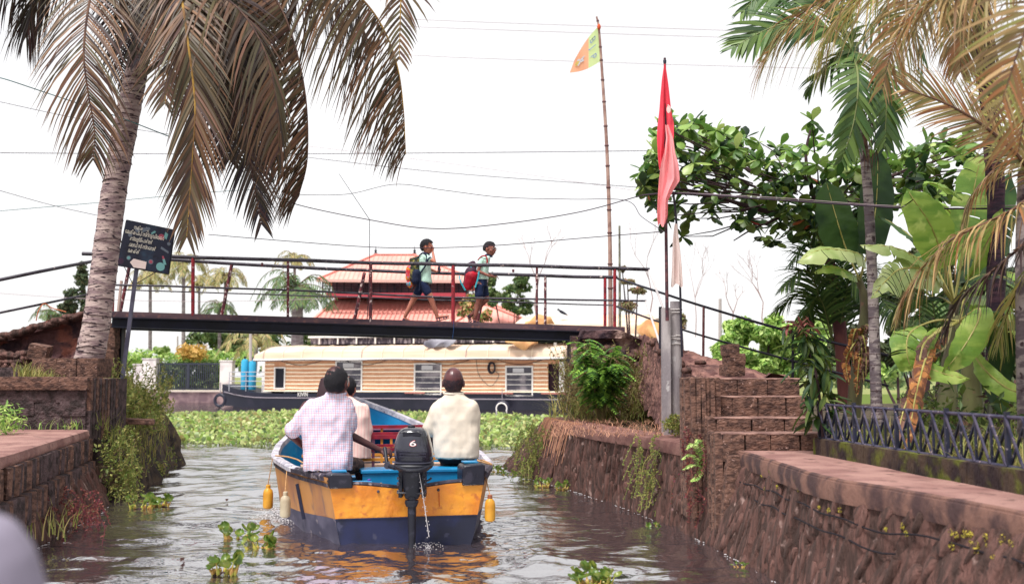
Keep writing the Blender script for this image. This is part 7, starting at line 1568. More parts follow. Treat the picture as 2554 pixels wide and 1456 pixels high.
# cooling water jet, thrown from the tell-tale
ws = MB(); pts = spl([ep(1044, 1172, -.03), ep(1051, 1210, -.06), ep(1060, 1270, -.09), ep(1070, 1338, -.1)], 8); ws.tube(pts, [.0025, .004], 6)
for k in range(26): q = pts[random.randrange(8, len(pts))]; ws.ell(q + V((random.uniform(-.02, .02), random.uniform(-.02, .02), random.uniform(-.03, .03))), (.004, .004, .006), 6, 4)
for k in range(90): a = random.uniform(0, 6.28); r_ = random.uniform(0, .14); c_ = ep(1070, 1341, -.1); ws.ell((c_.x + math.cos(a) * r_, c_.y + math.sin(a) * r_ * 1.4, random.uniform(.005, .04)), (.0035, .0035, .003), 6, 4)
foam = mat('white_water', C(225, 220, 224, .6), .3, spec=.6)
o = ws.build('water_jet', foam, None); tag(o, 'thin jet of cooling water falling from the outboard motor', 'water jet')
fm = MB(); rn = random.Random(61)
for k in range(1100):
    if k % 2: px, py = rn.gauss(712, 34), rn.gauss(1288, 9)
    else: u = rn.random(); px, py = 860 - u * 180 + rn.gauss(0, 5), 1342 - u * 72 + rn.gauss(0, 4)
    q = gz(px, py, .0); fm.ell((q.x, q.y, rn.uniform(.0, .022)), (rn.uniform(.003, .011),) * 2 + (rn.uniform(.002, .004),), 6, 4)
o = fm.build('splash_foam', foam, None); tag(o, 'churned white splash along the left side of the boat hull', 'foam', kind='stuff')
fm = MB()
for path_ in (Bot,):
    for k in range(170):
        y = rn.uniform(6.4, 16.5); b = resample(path_, [y])[0]; fm.ell((b.x - abs(rn.gauss(0, .018)) - .0, y, .006), (rn.uniform(.004, .012), rn.uniform(.01, .03), .004), 6, 3)
for k in range(160):
    y = rn.uniform(8.5, 17.5); b = resample(LB, [y])[0]; fm.ell((b.x + .02 + abs(rn.gauss(0, .02)), y, .006), (rn.uniform(.004, .012), rn.uniform(.01, .03), .004), 6, 3)
o = fm.build('foam', foam, None); tag(o, 'fine white foam line where the water meets the stone walls', 'foam', kind='stuff')
# ------------------------------------------------------------ people
skinA = mat('dark_brown_skin', C(92, 48, 46, .8), .5, C(76, 38, 40), 8, spec=.4); skinB = mat('brown_skin', C(168, 104, 88, .8), .5, C(146, 84, 74), 10, spec=.4); skinC = mat('light_brown_skin', C(200, 126, 104, .8), .5)
hairm = mat('black_hair', C(18, 14, 24, .7), .75, C(36, 30, 38, .6), 60, .45, .7, bump=.6, bs=90, obj=False, streak=(1, 1, 2)); hairg = mat('grey_hair', C(216, 204, 196, .8), .8, C(180, 168, 164), 50, bump=.4, bs=80); hairb = mat('dark_brown_hair', C(58, 34, 42, .8), .6, bump=.4, bs=80)
def hand(w, d, n, s=1.0, curl=.5, spread=1.0, th=1):
    w, d, n = V(w), V(d).normalized(), V(n); n = (n - d * n.dot(d)).normalized(); sd_ = d.cross(n); o = []
    for k in (-1.5, -.5, .5, 1.5): o.append(('c', w, w + d * .085 * s + sd_ * k * .021 * s, .017 * s, .0125 * s))
    for k, L_ in ((-1.5, .8), (-.5, .96), (.5, 1.0), (1.5, .88)):
        p = w + d * .085 * s + sd_ * k * .0215 * s; a = 0; dr = (d + sd_ * k * .08 * spread).normalized()
        for ln_, r0_, r1_ in ((.042, .0102, .0092), (.028, .0092, .0082), (.022, .0082, .007)):
            a += curl; e = p + (dr * math.cos(a) + n * math.sin(a)) * ln_ * L_ * s; o.append(('c', p, e, r0_ * s, r1_ * s)); p = e
    p = w + d * .025 * s + sd_ * th * .028 * s; e = p + (d * .6 + sd_ * th * .75 + n * .35).normalized() * .04 * s; o.append(('c', p, e, .014 * s, .0115 * s)); o.append(('c', e, e + (d * .9 + sd_ * th * .2 + n * .5).normalized() * .034 * s, .0115 * s, .009 * s))
    return o
def tsec(c, hw, hd, rv=(1, 0, 0), fv=(0, 1, 0), n_=22, e=2.5):
    c, rv, fv = V(c), V(rv), V(fv); o = []
    for k in range(n_):
        a = 2 * math.pi * k / n_; x, y = math.cos(a), math.sin(a); o.append(c + rv * hw * abs(x) ** (2 / e) * (1 if x > 0 else -1) + fv * hd * abs(y) ** (2 / e) * (1 if y > 0 else -1))
    return o
def head(c, s, f, up=(0, 0, 1), face=True):
    # c centre of skull, s scale (1 = adult 0.23 m tall), f facing direction
    c, f, up = V(c), V(f).normalized(), V(up).normalized(); r = f.cross(up).normalized(); up = r.cross(f); M_ = Matrix((r, f, up)).transposed(); e = M_.to_euler(); P = lambda x, y, z: c + (r * x + f * y + up * z) * s
    o = [('e', P(0, -.01, .02), (.078 * s, .096 * s, .095 * s), e), ('e', P(0, .018, -.045), (.062 * s, .072 * s, .075 * s), e), ('e', P(0, .045, -.085), (.034 * s, .034 * s, .028 * s), e)]
    o += [('c', P(0, .088, .0), P(0, .106, -.032), .009 * s, .014 * s), ('c', P(-.012, .096, -.036), P(.012, .096, -.036), .009 * s, .009 * s), ('c', P(-.018, .086, -.064), P(.018, .086, -.064), .010 * s, .010 * s), ('c', P(-.035, .074, .012), P(.035, .074, .012), .016 * s, .016 * s)]
    for sg_ in (-1, 1): o += [('e', P(sg_ * .083, -.005, -.015), (.010 * s, .019 * s, .032 * s), e), ('e', P(sg_ * .045, .05, -.035), (.026 * s, .03 * s, .026 * s), e)]
    return o, P, e
def person(label, root): return thing('person', label, 'person', root)
# man in the checked shirt at the tiller
y1 = 9.95
plaid = mat('checked_shirt_cloth', C(244, 232, 244, .8), .85, obj=True, stripes=[(2, 62, .34, C(160, 174, 214, .74)), (0, 62, .34, C(160, 176, 216, .74)), (2, 31, .2, C(224, 164, 182, .74)), (0, 31, .2, C(224, 164, 182, .74))], transl=.06, bump=.5, bs=7, bd=.035, streak=(1, 1, .6))
m1 = person('man in a pink and blue checked shirt steering with the tiller, seen from behind', at(838, 1175, y1))
def W(px, py, dy=0): return at(px, py, y1 + dy)
sk = []
hp, P1, e1 = head(W(839, 951, .0), 1.26, (.35, 1, -.12)); sk += hp
sk += [('c', W(840, 975, .03), W(836, 1000, .02), .066, .078), ('c', W(765, 1012, .02), W(724, 1078, .02), .05, .042), ('c', W(722, 1080, .02), W(768, 1122, .28), .04, .028), ('c', W(873, 1020, .04), W(868, 1080, .10), .05, .044), ('c', W(868, 1082, .10), W(951, 1124, .16), .042, .027)]
sk += hand(W(948, 1122, .16), (.9, .1, -.15), (.3, .5, -.8), 1.0, .75, th=-1) + hand(W(768, 1122, .28), (.6, .8, -.2), (0, .3, -1), 1, .3)
sk += [('l', [tsec(W(842, 1005, .04), .10, .07), tsec(W(838, 1030, .05), .18, .10), tsec(W(834, 1090, .05), .17, .11), tsec(W(830, 1150, .04), .17, .12), tsec(W(828, 1166, .04), .15, .12)]), ('c', W(850, 1160, .1), W(892, 1160, .42), .085, .06), ('c', W(892, 1162, .42), W(905, 1215, .40), .052, .04), ('c', W(905, 1215, .4), W(908, 1262, .38), .04, .03), ('c', W(908, 1265, .36), W(915, 1268, .5), .03, .02), ('c', W(815, 1160, .1), W(830, 1162, .5), .085, .06), ('c', W(830, 1165, .5), W(832, 1262, .45), .05, .035)]
blob('body', sk, .0068, skinA, m1, 3, local=False)
sh = [('l', [tsec(W(836, 979, .03), .08, .075), tsec(W(834, 987, .035), .12, .09), tsec(W(828, 998, .04), .19, .105), tsec(W(822, 1014, .04), .245, .125), tsec(W(818, 1040, .04), .258, .145), tsec(W(816, 1080, .04), .245, .155), tsec(W(817, 1120, .02), .235, .165), tsec(W(818, 1150, .0), .228, .175), tsec(W(818, 1172, -.01), .218, .17)]),
      ('c', W(778, 1018, .02), W(738, 1062, .02), .088, .078), ('c', W(738, 1062, .02), W(731, 1072, .02), .078, .078), ('c', W(858, 1018, .03), W(868, 1050, .04), .095, .088), ('c', W(868, 1050, .04), W(870, 1064, .06), .088, .086)]
blob('shirt', sh, .0085, plaid, m1, 7, wrinkle=(.019, 8, (1.4, 1, .7)), local=False)
mb = MB(); ring = [W(838, 981, .03) + V((math.cos(a) * .09, math.sin(a) * .08, .012 * math.sin(a))) for a in np.linspace(0, 6.28, 25)]; mb.tube(ring, .013, 8); mb.build('collar', plaid, m1)
blob('shorts', [('e', W(835, 1164, .06), (.19, .15, .07)), ('c', W(850, 1160, .1), W(890, 1160, .38), .10, .078), ('c', W(815, 1160, .1), W(830, 1160, .44), .10, .078)], .012, mat('brown_print_cloth', C(110, 84, 76), .9, C(60, 48, 50), 30, .42, .58, C(160, 130, 110), 40, .6, .66), m1, 2, local=False)
def hair(c_, e_, rx, ry, rz, m_, parent, off=(0, 0, 0), cut=None, nz_=.006, nm='hair'):
    mb = MB(); mb.ell(c_ + V(off), (rx, ry, rz), 30, 22, e_); vs = [V(v) for v in mb.v]
    o2 = MB(); idx = {}; keep = lambda v: cut is None or cut(v - c_)
    vs = [v + (v - c_).normalized() * noise.fractal(v * 42, 1, 2, 3) * nz_ for v in vs]
    fs = [f for f in mb.f if all(keep(V(mb.v[i])) for i in f)]; o2.add(vs, fs); return o2.build(nm, m_, parent)
def hcut(f, r_=None, back=-.08, front=.04, fz=.03):   # keep above a plane sloping from the nape up to the forehead
    f = V(f).normalized()
    return lambda q: q.z > (back if q.dot(f) < -.02 else back + (fz - back) * min(1, (q.dot(f) + .02) / .07))
hair(W(839, 951, .0), e1, .110, .134, .137, hairm, m1, off=(0, -.004, .008), cut=hcut((.35, 1, 0), back=-.108, fz=.035), nz_=.009)
# man in the cream shirt
y2 = 10.55
m2 = person('balding man in a cream short sleeved shirt sitting on the right gunwale, back turned', at(1134, 1152, y2))
def W2(px, py, dy=0): return at(px, py, y2 + dy)
hp, P2, e2 = head(W2(1131, 952, 0), 1.26, (.02, 1, -.1)); sk = hp
sk += [('c', W2(1131, 975, .0), W2(1132, 1000, .0), .075, .085), ('c', W2(1083, 1022, .0), W2(1072, 1085, .02), .05, .042), ('c', W2(1072, 1086, .02), W2(1082, 1118, .26), .04, .03), ('c', W2(1180, 1024, 0), W2(1180, 1085, .06), .05, .042), ('c', W2(1180, 1085, .06), W2(1160, 1110, .28), .04, .03)]
sk += hand(W2(1082, 1118, .26), (.5, .8, -.2), (0, .2, -1), 1, .3) + hand(W2(1160, 1110, .28), (-.5, .8, -.2), (0, .2, -1), 1, .3, th=-1)
sk += [('l', [tsec(W2(1132, 1005, .02), .11, .08), tsec(W2(1134, 1030, .02), .18, .10), tsec(W2(1136, 1100, .0), .17, .11), tsec(W2(1138, 1145, .0), .16, .12)]), ('c', W2(1120, 1140, .1), W2(1110, 1140, .5), .085, .06), ('c', W2(1160, 1140, .1), W2(1150, 1140, .5), .085, .06), ('c', W2(1110, 1142, .5), W2(1108, 1200, .48), .055, .04), ('c', W2(1150, 1142, .5), W2(1146, 1200, .48), .055, .04)]
blob('body', sk, .0075, mat('bald_brown_skin', C(98, 50, 52, .8), .35, C(80, 40, 44), 9, spec=.55), m2, 3, local=False)
creamc = mat('cream_shirt_cloth', C(248, 236, 220, .74), .85, C(238, 224, 206, .74), 3, bump=.5, bs=6, bd=.035, streak=(1, 1, .6), transl=.06)
blob('shirt', [('l', [tsec(W2(1131, 980, .0), .088, .08), tsec(W2(1131, 988, .0), .12, .09), tsec(W2(1132, 998, .0), .18, .105), tsec(W2(1134, 1013, .0), .225, .125), tsec(W2(1135, 1045, .0), .238, .145), tsec(W2(1136, 1090, -.01), .226, .155), tsec(W2(1138, 1125, -.02), .222, .165), tsec(W2(1139, 1141, -.02), .21, .165)]),
     ('c', W2(1094, 1020, 0), W2(1080, 1055, .0), .085, .085), ('c', W2(1080, 1055, 0), W2(1076, 1068, .0), .085, .088), ('c', W2(1174, 1018, 0), W2(1177, 1072, .03), .088, .09)], .009, creamc, m2, 7, wrinkle=(.017, 7, (1.3, 1, .8)), local=False)
mb = MB(); mb.tube([W2(1131, 980, .0) + V((math.cos(a) * .096, math.sin(a) * .084, .008 * math.sin(a))) for a in np.linspace(0, 6.28, 25)], .013, 8); mb.build('collar', creamc, m2)
blob('trousers', [('e', W2(1138, 1141, .05), (.195, .17, .085)), ('c', W2(1118, 1140, .1), W2(1110, 1140, .5), .1, .075), ('c', W2(1160, 1140, .1), W2(1152, 1140, .5), .1, .075)], .012, mat('black_cloth', C(24, 24, 36), .9), m2, 2, local=False)
hair(W2(1131, 952, 0), e2, .103, .126, .123, mat('thin_black_hair', C(44, 26, 36, .8), .6, C(80, 46, 50), 40, .5, .65), m2, off=(0, -.002, 0), cut=lambda q: q.z < .04 and q.z > -.1 and q.y < .03, nz_=.002)
# man with grey hair and pink shirt
y3 = 11.25
m3 = person('grey haired person in a pale pink shirt half hidden in front of the steering man', at(880, 1140, y3))
def W3(px, py, dy=0): return at(px, py, y3 + dy)
hp, P3, e3 = head(W3(846, 952, 0), 1.2, (-.1, 1, -.1)); sk = hp + [('c', W3(850, 975), W3(862, 1000), .055, .065), ('c', W3(908, 1020), W3(918, 1085, .05), .048, .04), ('c', W3(918, 1085, .05), W3(905, 1120, .3), .038, .03)] + hand(W3(905, 1120, .3), (-.3, .8, -.2), (0, .2, -1), 1, .3)
sk += [('l', [tsec(W3(866, 1004), .1, .08), tsec(W3(868, 1030), .17, .1), tsec(W3(872, 1140), .16, .12)]), ('c', W3(850, 1140, .1), W3(850, 1140, .5), .08, .06), ('c', W3(890, 1140, .1), W3(890, 1140, .5), .08, .06), ('c', W3(850, 1142, .5), W3(850, 1200, .5), .05, .04), ('c', W3(890, 1142, .5), W3(890, 1200, .5), .05, .04)]
blob('body', sk, .009, skinC, m3, 3, local=False)
pinkl = mat('pale_pink_shirt_cloth', C(250, 214, 204, .86), .85, obj=True, stripes=[(0, 30, .3, C(244, 186, 180, .86))])
blob('shirt', [('l', [tsec(W3(856, 986), .075, .065), tsec(W3(860, 996), .12, .09), tsec(W3(866, 1010), .2, .12), tsec(W3(870, 1040), .225, .14), tsec(W3(874, 1100), .22, .155), tsec(W3(876, 1142), .21, .16)]), ('c', W3(904, 1020), W3(915, 1072, .02), .07, .068)], .01, pinkl, m3, 4, wrinkle=(.01, 7, (1.3, 1, .8)), local=False)
hair(W3(846, 952, 0), e3, .105, .126, .128, hairg, m3, off=(0, -.003, .006), cut=hcut((-.1, 1, 0), back=-.085))
# dark haired passenger
y4 = 12.3
m4 = person('dark haired passenger whose head shows right of the grey head in the boat', at(872, 1130, y4))
def W4(px, py, dy=0): return at(px, py, y4 + dy)
hp, P4, e4 = head(W4(867, 966, 0), 1.15, (.3, 1, 0)); sk = hp + [('c', W4(866, 988), W4(862, 1010), .052, .062), ('l', [tsec(W4(862, 1010), .1, .08), tsec(W4(860, 1040), .18, .1), tsec(W4(860, 1130), .16, .12)]), ('c', W4(850, 1125, .1), W4(850, 1125, .5), .08, .06), ('c', W4(880, 1125, .1), W4(880, 1125, .5), .08, .06), ('c', W4(895, 1030), W4(900, 1090), .045, .04), ('c', W4(900, 1090), W4(885, 1110, .3), .038, .028)] + hand(W4(885, 1110, .3), (-.3, .8, -.2), (0, .2, -1), 1, .3)
blob('body', sk, .01, skinC, m4, 3, local=False); blob('shirt', [('l', [tsec(W4(864, 998), .08, .07), tsec(W4(862, 1010), .17, .1), tsec(W4(861, 1040), .2, .12), tsec(W4(860, 1128), .19, .14)]), ('c', W4(892, 1028), W4(897, 1066), .06, .058)], .012, mat('violet_shirt', C(120, 96, 150), .85), m4, 3, local=False)
hair(W4(867, 966, 0), e4, .103, .122, .126, hairm, m4, off=(0, -.004, .006), cut=hcut((.3, 1, 0), back=-.09))
y5 = 12.1
m5 = person('long haired passenger in the boat mostly hidden left of the steering man', at(818, 1130, y5))
def W5(px, py, dy=0): return at(px, py, y5 + dy)
hp, P5, e5 = head(W5(818, 962, 0), .98, (0, 1, 0)); sk = hp + [('c', W5(818, 985), W5(816, 1010), .05, .06), ('l', [tsec(W5(816, 1010), .09, .08), tsec(W5(815, 1040), .17, .1), tsec(W5(815, 1130), .16, .12)]), ('c', W5(805, 1125, .1), W5(805, 1125, .5), .08, .06), ('c', W5(830, 1125, .1), W5(830, 1125, .5), .08, .06), ('c', W5(785, 1030), W5(782, 1090), .045, .04), ('c', W5(782, 1090), W5(795, 1110, .3), .038, .028)] + hand(W5(795, 1110, .3), (.3, .8, -.2), (0, .2, -1), 1, .3)
blob('body', sk, .01, skinC, m5, 3, local=False); blob('shirt', [('l', [tsec(W5(817, 998), .08, .07), tsec(W5(816, 1012), .17, .1), tsec(W5(815, 1040), .19, .12), tsec(W5(815, 1128), .18, .14)])], .012, mat('green_shirt', C(70, 130, 110), .85), m5, 3, local=False)
mb = MB(); mb.loft([tsec(W5(818, 938, -.0), .03, .05), tsec(W5(818, 944, -.0), .08, .09), tsec(W5(817, 960, -.01), .098, .1), tsec(W5(815, 985, -.03), .115, .1), tsec(W5(813, 1010, -.05), .125, .08), tsec(W5(813, 1040, -.06), .10, .06)]); mb.build('hair', hairb, m5)
# ---- schoolboys on the bridge
by_ = lambda px: dpt(px, 0, .45).y
def boy(cx, ybase, s0, label):
    Y_ = by_(cx); o = dpt(cx, 0, .45); k = (1 / 3.64 / 1.502) * Y_ / F   # metres per zoomed pixel
    t = person(label, o); z0 = o.z
    def Q(x, y, d=0.0, dx=0): return V((o.x + (x - s0) * k, o.y + d, z0 + (1300 - y) * k))
    return t, Q, k
mint = mat('mint_polo_cloth', C(206, 238, 222, .9), .85, C(194, 230, 214, .9), 5); navyc = mat('navy_cloth', C(22, 36, 70, .8), .85, C(28, 44, 84), 6)
def boyparts(t, Q, k, sk, shirt, sleeves, shorts, collar, f, hc, hs_, skinm, voice=None):
    blob('body', sk, .0065, skinm, t, 3, local=False)
    blob('shirt', shirt, .008, mint, t, 3, wrinkle=(.004, 14, (1, 1, 1)), local=False)
    blob('shorts', shorts, .008, navyc, t, 2, wrinkle=(.004, 12, (1, 1, 1)), local=False)
    for a_, b_, r_ in sleeves: mb = MB(); mb.tube([a_, b_], [r_, r_ * 1.02], 14); mb.build('sleeve_band', navyc, t)
    mb = MB(); c_, rx = collar; mb.tube([c_ + V((math.cos(a) * rx, math.sin(a) * rx * .9, -.012 * math.cos(a))) for a in np.linspace(0, 6.28, 20)], .015, 8); mb.build('collar', navyc, t)
def face(t, P, s, glasses=False):
    for sg_ in (-1, 1):
        mb = MB(); mb.ell(P(sg_ * .033, .083, .0), (.013 * s, .009 * s, .009 * s), 10, 8); ey = mb.build('eye', mat('eye_white', C(235, 228, 225, .85), .3) if 'eye_white' not in MATS else MATS['eye_white'], t)
        mb = MB(); mb.ell(P(sg_ * .033, .0905, .0), (.006 * s, .005 * s, .006 * s), 8, 6); mb.build('pupil', darkin, ey)
        mb = MB(); mb.tube([P(sg_ * .018, .093, .022), P(sg_ * .035, .091, .027), P(sg_ * .05, .08, .022)], .0035 * s, 5); mb.build('eyebrow', hairm, t)
        if glasses: mb = MB(); mb.tube([P(sg_ * .034 + .024 * math.cos(a), .102, .0 + .018 * math.sin(a)) for a in np.linspace(0, 6.28, 14)], .0028, 5); mb.tube([P(sg_ * .058, .1, .003), P(sg_ * .084, .0, .0)], .0028, 5); mb.build('glasses', mat('glasses_metal', C(200, 170, 160), .3, metal=.6) if 'glasses_metal' not in MATS else MATS['glasses_metal'], t)
    mb = MB(); mb.tube([P(-.022, .093, -.062), P(0, .099, -.063), P(.022, .093, -.062)], .0065 * s, 6); mb.build('mouth', mat('lips', C(140, 70, 72), .5) if 'lips' not in MATS else MATS['lips'], t)
def sandal(t, a_, b_, up, w_=.034):
    a_, b_ = V(a_), V(b_); d = (b_ - a_).normalized(); mb = MB(); sdv = d.cross(V(up)).normalized(); upv = sdv.cross(d)
    upv = upv if upv.z > 0 or True else upv
    rows = []
    for u in np.linspace(0, 1, 8): ww = w_ * (.75 + .35 * math.sin(math.pi * (u * .8 + .1))) * (1 if u < .9 else .75); c = a_.lerp(b_, u); rows.append([c - sdv * ww, c - sdv * ww - upv * .016, c + sdv * ww - upv * .016, c + sdv * ww])
    mb.loft(rows); s1 = mb.build('sandal', mat('sandal_sole', C(196, 156, 140), .8) if 'sandal_sole' not in MATS else MATS['sandal_sole'], t, smooth=False)
    for u, h in ((.12, .05), (.3, .055), (.62, .036), (.8, .028)):
        c = a_.lerp(b_, u); mb = MB(); pts = [c + sdv * w_ * 1.02 * math.cos(q) + upv * h * math.sin(q) for q in np.linspace(0, math.pi, 9)]; mb.tube(pts, .009, 5); mb.build('strap', navyc, s1)
# boy one: hand at his mouth, looking right
t1, Q, k1 = boy(1060, 0, 540, 'schoolboy in a mint polo and navy shorts with one hand raised to his mouth')
hp, P, e = head(Q(560, 262), 1.06, (1, -.12, -.03)); sk = hp + [('c', Q(548, 330), Q(535, 385), .036, .042)]
sk += [('c', Q(545, 420, -.13), Q(672, 488, -.15), .034, .028), ('c', Q(672, 488, -.15), Q(645, 350, -.07), .028, .02)] + hand(Q(645, 350, -.07), (.1, .1, 1), (-.9, .1, .2), .72, .28, 1.6, th=-1)
sk += [('c', Q(545, 420, .13), Q(580, 560, .16), .034, .028), ('c', Q(580, 560, .16), Q(680, 600, .1), .027, .02)] + hand(Q(680, 600, .1), (1, -.1, .1), (0, -.4, .9), .72, .7)
sk += [('l', [tsec(Q(530, 395), .05, .09), tsec(Q(530, 450), .09, .13), tsec(Q(530, 600), .085, .12), tsec(Q(510, 760), .09, .12)])]
sk += [('c', Q(515, 770, -.07), Q(615, 965, -.08), .076, .056), ('c', Q(615, 965, -.08), Q(705, 1215, -.08), .052, .032), ('c', Q(705, 1240, -.08), Q(860, 1222, -.08), .03, .018), ('c', Q(495, 770, .07), Q(385, 965, .07), .076, .056), ('c', Q(385, 965, .07), Q(262, 1215, .07), .052, .032), ('c', Q(255, 1250, .07), Q(335, 1283, .07), .028, .018)]
boyparts(t1, Q, k1, sk, [('l', [tsec(Q(535, 372), .045, .06), tsec(Q(533, 395), .08, .13), tsec(Q(532, 440), .1, .155), tsec(Q(535, 600), .098, .14), tsec(Q(545, 745), .108, .145), tsec(Q(548, 765), .106, .14)]), ('c', Q(545, 420, -.12), Q(598, 452, -.14), .05, .046), ('c', Q(545, 420, .12), Q(565, 480, .14), .05, .046)], [(Q(594, 448, -.14), Q(606, 457, -.145), .05)], [('l', [tsec(Q(510, 740), .1, .13), tsec(Q(505, 800), .105, .135)]), ('c', Q(515, 780, -.07), Q(578, 900, -.078), .08, .072), ('c', Q(495, 780, .07), Q(425, 900, .07), .08, .072)], (Q(545, 362), .055), None, None, None, skinC)
hair(Q(560, 262), e, .098, .121, .122, hairm, t1, off=(-.006, 0, .012), cut=lambda q: q.z > (-.085 if q.x < -.045 else (-.005 if q.x < .04 else .045)), nz_=.006); face(t1, P, 1.06)
sandal(t1, Q(690, 1288, -.08), Q(872, 1240, -.08), (0, 0, 1)); sandal(t1, Q(215, 1285, .07), Q(345, 1300, .07), (0, 0, 1))
bt1 = thing('water_bottle', 'dark water bottle held out in front by the first schoolboy', 'bottle', Q(722, 630, .08)); mb = MB(); mb.lathe(Q(722, 630, .08), [(.024, 0), (.026, .01), (.026, .1), (.014, .125), (.014, .15)], 12); mb.build('bottle_body', mat('dark_bottle', C(60, 60, 76), .3), bt1); mb = MB(); mb.lathe(Q(722, 508, .08), [(.016, -.0), (.016, .02), (.006, .04)], 10); mb.build('cap', darkin, bt1)
def pack(t_label, nm_pts, Q, mmain, pockets, straps, m_strap, wr=.006):
    b = thing('backpack', t_label, 'backpack', nm_pts[0][1]); blob('bag', nm_pts, .01, mmain, b, 4, wrinkle=(wr, 12, (1, 1, 1)), local=False)
    for nm, shp, m_ in pockets: blob(nm, shp, .009, m_, b, 3, wrinkle=(.004, 16, (1, 1, 1)), local=False)
    for pts, m_ in straps: mb = MB(); P_ = spl(pts, 5); mb.tube(P_, .014, 6); mb.build('strap', m_, b)
    return b
camo = mat('patterned_bag_cloth', C(70, 78, 50), .85, C(150, 140, 70), 14, .5, .56, C(30, 34, 44), 20, .52, .58); multi = mat('multicolour_bag_cloth', C(220, 60, 70, .8), .8, C(90, 180, 200, .8), 13, .52, .56, C(250, 150, 40, .8), 17, .54, .58); bagn = mat('bag_navy', C(22, 34, 66, .8), .8); bagr = mat('bag_red', C(210, 24, 50, .8), .6, C(170, 16, 44), 5); bagc = mat('bag_cyan', C(70, 190, 210, .8), .7); bagm = mat('bag_maroon', C(60, 26, 52, .8), .7)
pack('bulky patterned school backpack with bright print worn by the first schoolboy', [('c', Q(420, 470), Q(420, 700), .08, .10), ('c', Q(400, 520, -.05), Q(400, 700, -.05), .075, .09), ('c', Q(400, 520, .05), Q(400, 700, .05), .075, .09)], Q, camo, [('side_pocket', [('c', Q(425, 640, -.10), Q(420, 740, -.10), .075, .075)], bagn), ('front_pocket', [('c', Q(320, 570, -.02), Q(322, 700, -.02), .055, .065), ('c', Q(325, 780, -.03), Q(340, 800, -.03), .055, .05)], multi), ('top_flap', [('c', Q(350, 455), Q(440, 440), .045, .06)], camo)],
     [([Q(440, 430, -.1), Q(500, 370, -.13), Q(560, 400, -.16), Q(560, 520, -.17), Q(480, 640, -.15)], bagn), ([Q(480, 640, -.15), Q(480, 760, -.14), Q(468, 880, -.13)], bagn)], bagn)
# boy two: glasses, looking right
t2, Q, k2 = boy(1203, 0, 1250, 'schoolboy with glasses in a mint polo and navy shorts leaning forward on the rail')
hp, P, e = head(Q(1350, 270), 1.06, (1, -.55, -.08)); sk = hp + [('c', Q(1335, 340), Q(1310, 395), .036, .042)]
sk += [('c', Q(1240, 440, -.12), Q(1195, 590, -.15), .034, .028), ('c', Q(1195, 590, -.15), Q(1345, 655, -.16), .028, .021)] + hand(Q(1345, 655, -.16), (1, 0, .0), (.1, -.1, -1), .72, .55)
sk += [('c', Q(1270, 430, .12), Q(1290, 570, .15), .034, .028), ('c', Q(1290, 570, .15), Q(1390, 640, .12), .028, .021)] + hand(Q(1390, 640, .12), (1, 0, .0), (.1, -.1, -1), .72, .55)
sk += [('l', [tsec(Q(1300, 400), .05, .09), tsec(Q(1270, 450), .09, .13), tsec(Q(1250, 600), .085, .12), tsec(Q(1235, 740), .09, .12)])]
sk += [('c', Q(1210, 770, -.07), Q(1208, 975, -.08), .076, .056), ('c', Q(1208, 975, -.08), Q(1152, 1225, -.08), .052, .033), ('c', Q(1150, 1262, -.08), Q(1205, 1282, -.08), .03, .018), ('c', Q(1260, 770, .07), Q(1300, 960, .07), .076, .056), ('c', Q(1300, 960, .07), Q(1110, 1165, .07), .052, .032), ('c', Q(1090, 1170, .07), Q(1068, 1240, .07), .03, .02)]
boyparts(t2, Q, k2, sk, [('l', [tsec(Q(1315, 372), .045, .06), tsec(Q(1300, 395), .075, .12), tsec(Q(1268, 440), .1, .15), tsec(Q(1250, 600), .1, .14), tsec(Q(1250, 700), .105, .14)]), ('c', Q(1240, 440, -.115), Q(1218, 500, -.13), .054, .05), ('c', Q(1270, 430, .12), Q(1280, 500, .14), .05, .046)], [(Q(1218, 498, -.13), Q(1213, 513, -.133), .054)], [('l', [tsec(Q(1235, 690), .1, .13), tsec(Q(1232, 790), .105, .135)]), ('c', Q(1210, 790, -.07), Q(1205, 905, -.078), .084, .076), ('c', Q(1262, 790, .07), Q(1285, 900, .07), .08, .07)], (Q(1335, 366), .055), None, None, None, skinB)
hair(Q(1350, 270), e, .098, .120, .121, hairm, t2, off=(-.006, .006, .012), cut=lambda q: q.z > (-.04 if q.dot(V((1, -.55, 0)).normalized()) < -.02 else (.0 if q.dot(V((1, -.55, 0)).normalized()) < .035 else .048)), nz_=.005); face(t2, P, 1.06, True)
sandal(t2, Q(1120, 1290, -.08), Q(1225, 1303, -.08), (0, 0, 1)); sandal(t2, Q(1035, 1180, .07), Q(1100, 1290, .07), (1, 0, .5))
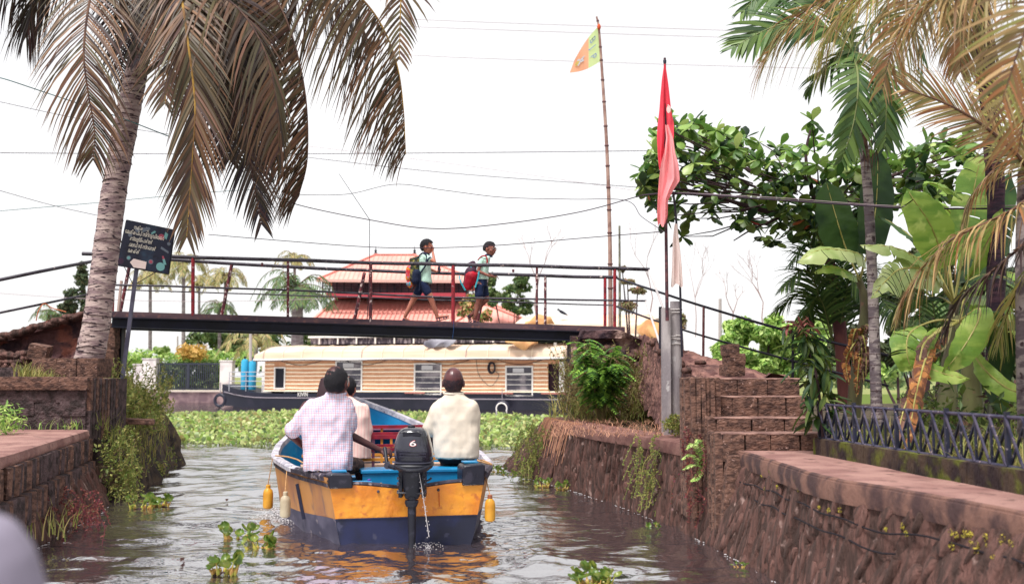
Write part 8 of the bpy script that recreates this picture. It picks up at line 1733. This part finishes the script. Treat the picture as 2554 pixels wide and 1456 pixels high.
pack('red and maroon school backpack with cyan trim worn by the schoolboy with glasses', [('c', Q(1120, 500), Q(1090, 700), .065, .095), ('c', Q(1095, 610, -.05), Q(1050, 780, -.05), .115, .085), ('c', Q(1095, 610, .05), Q(1050, 780, .05), .115, .085)], Q, bagm, [('front_pocket', [('c', Q(1100, 660, -.10), Q(1050, 790, -.09), .105, .075), ('c', Q(1150, 640, -.09), Q(1120, 740, -.09), .06, .06)], bagr), ('top_pouch', [('c', Q(1050, 490), Q(1120, 470), .03, .045)], bagm)],
     [([Q(1190, 440, -.13), Q(1250, 385, -.15), Q(1310, 400, -.15), Q(1318, 520, -.13)], bagr), ([Q(935, 650, -.11), Q(960, 740, -.14), Q(1020, 850, -.13)], bagc), ([Q(1210, 590, -.17), Q(1190, 700, -.165), Q(1155, 815, -.16)], bagc), ([Q(1090, 480, -.09), Q(1100, 560, -.11)], bagc), ([Q(1030, 480, -.04), Q(1060, 500, -.05)], bagr)], bagr)
# out of focus passenger at the lower left, close to the camera
m6 = person('blurred shoulder of a passenger in a pale grey shirt at the bottom left corner', (-.78, 1.25, 0)); greyc = mat('pale_grey_shirt', C(178, 170, 182, .8), .9, C(150, 142, 160), 4)
blob('body', [('c', (-.84, 1.25, 1.22), (-.84, 1.27, 1.36), .055, .05), ('e', (-.84, 1.28, 1.47), (.078, .096, .11)), ('l', [tsec((-.84, 1.25, .6), .16, .11), tsec((-.84, 1.25, 1.0), .17, .11), tsec((-.84, 1.25, 1.16), .18, .09)]), ('c', (-.66, 1.25, 1.1), (-.6, 1.3, .86), .048, .04), ('c', (-.6, 1.3, .86), (-.66, 1.52, .74), .038, .028)] + hand((-.66, 1.52, .74), (-.3, .9, -.1), (0, 0, -1), 1, .4), .01, skinB, m6, 3, local=False)
blob('shirt', [('l', [tsec((-.84, 1.25, .62), .19, .13), tsec((-.84, 1.25, 1.0), .2, .13), tsec((-.84, 1.25, 1.14), .215, .11), tsec((-.84, 1.25, 1.23), .09, .07)]), ('c', (-.67, 1.25, 1.11), (-.61, 1.28, .92), .078, .07)], .01, greyc, m6, 4, local=False)
mb = MB(); mb.ell((-.84, 1.27, 1.49), (.085, .1, .11), 20, 14); mb.build('hair', hairm, m6)
m6.location = V(m6.location) + V((.03, 0, .16))
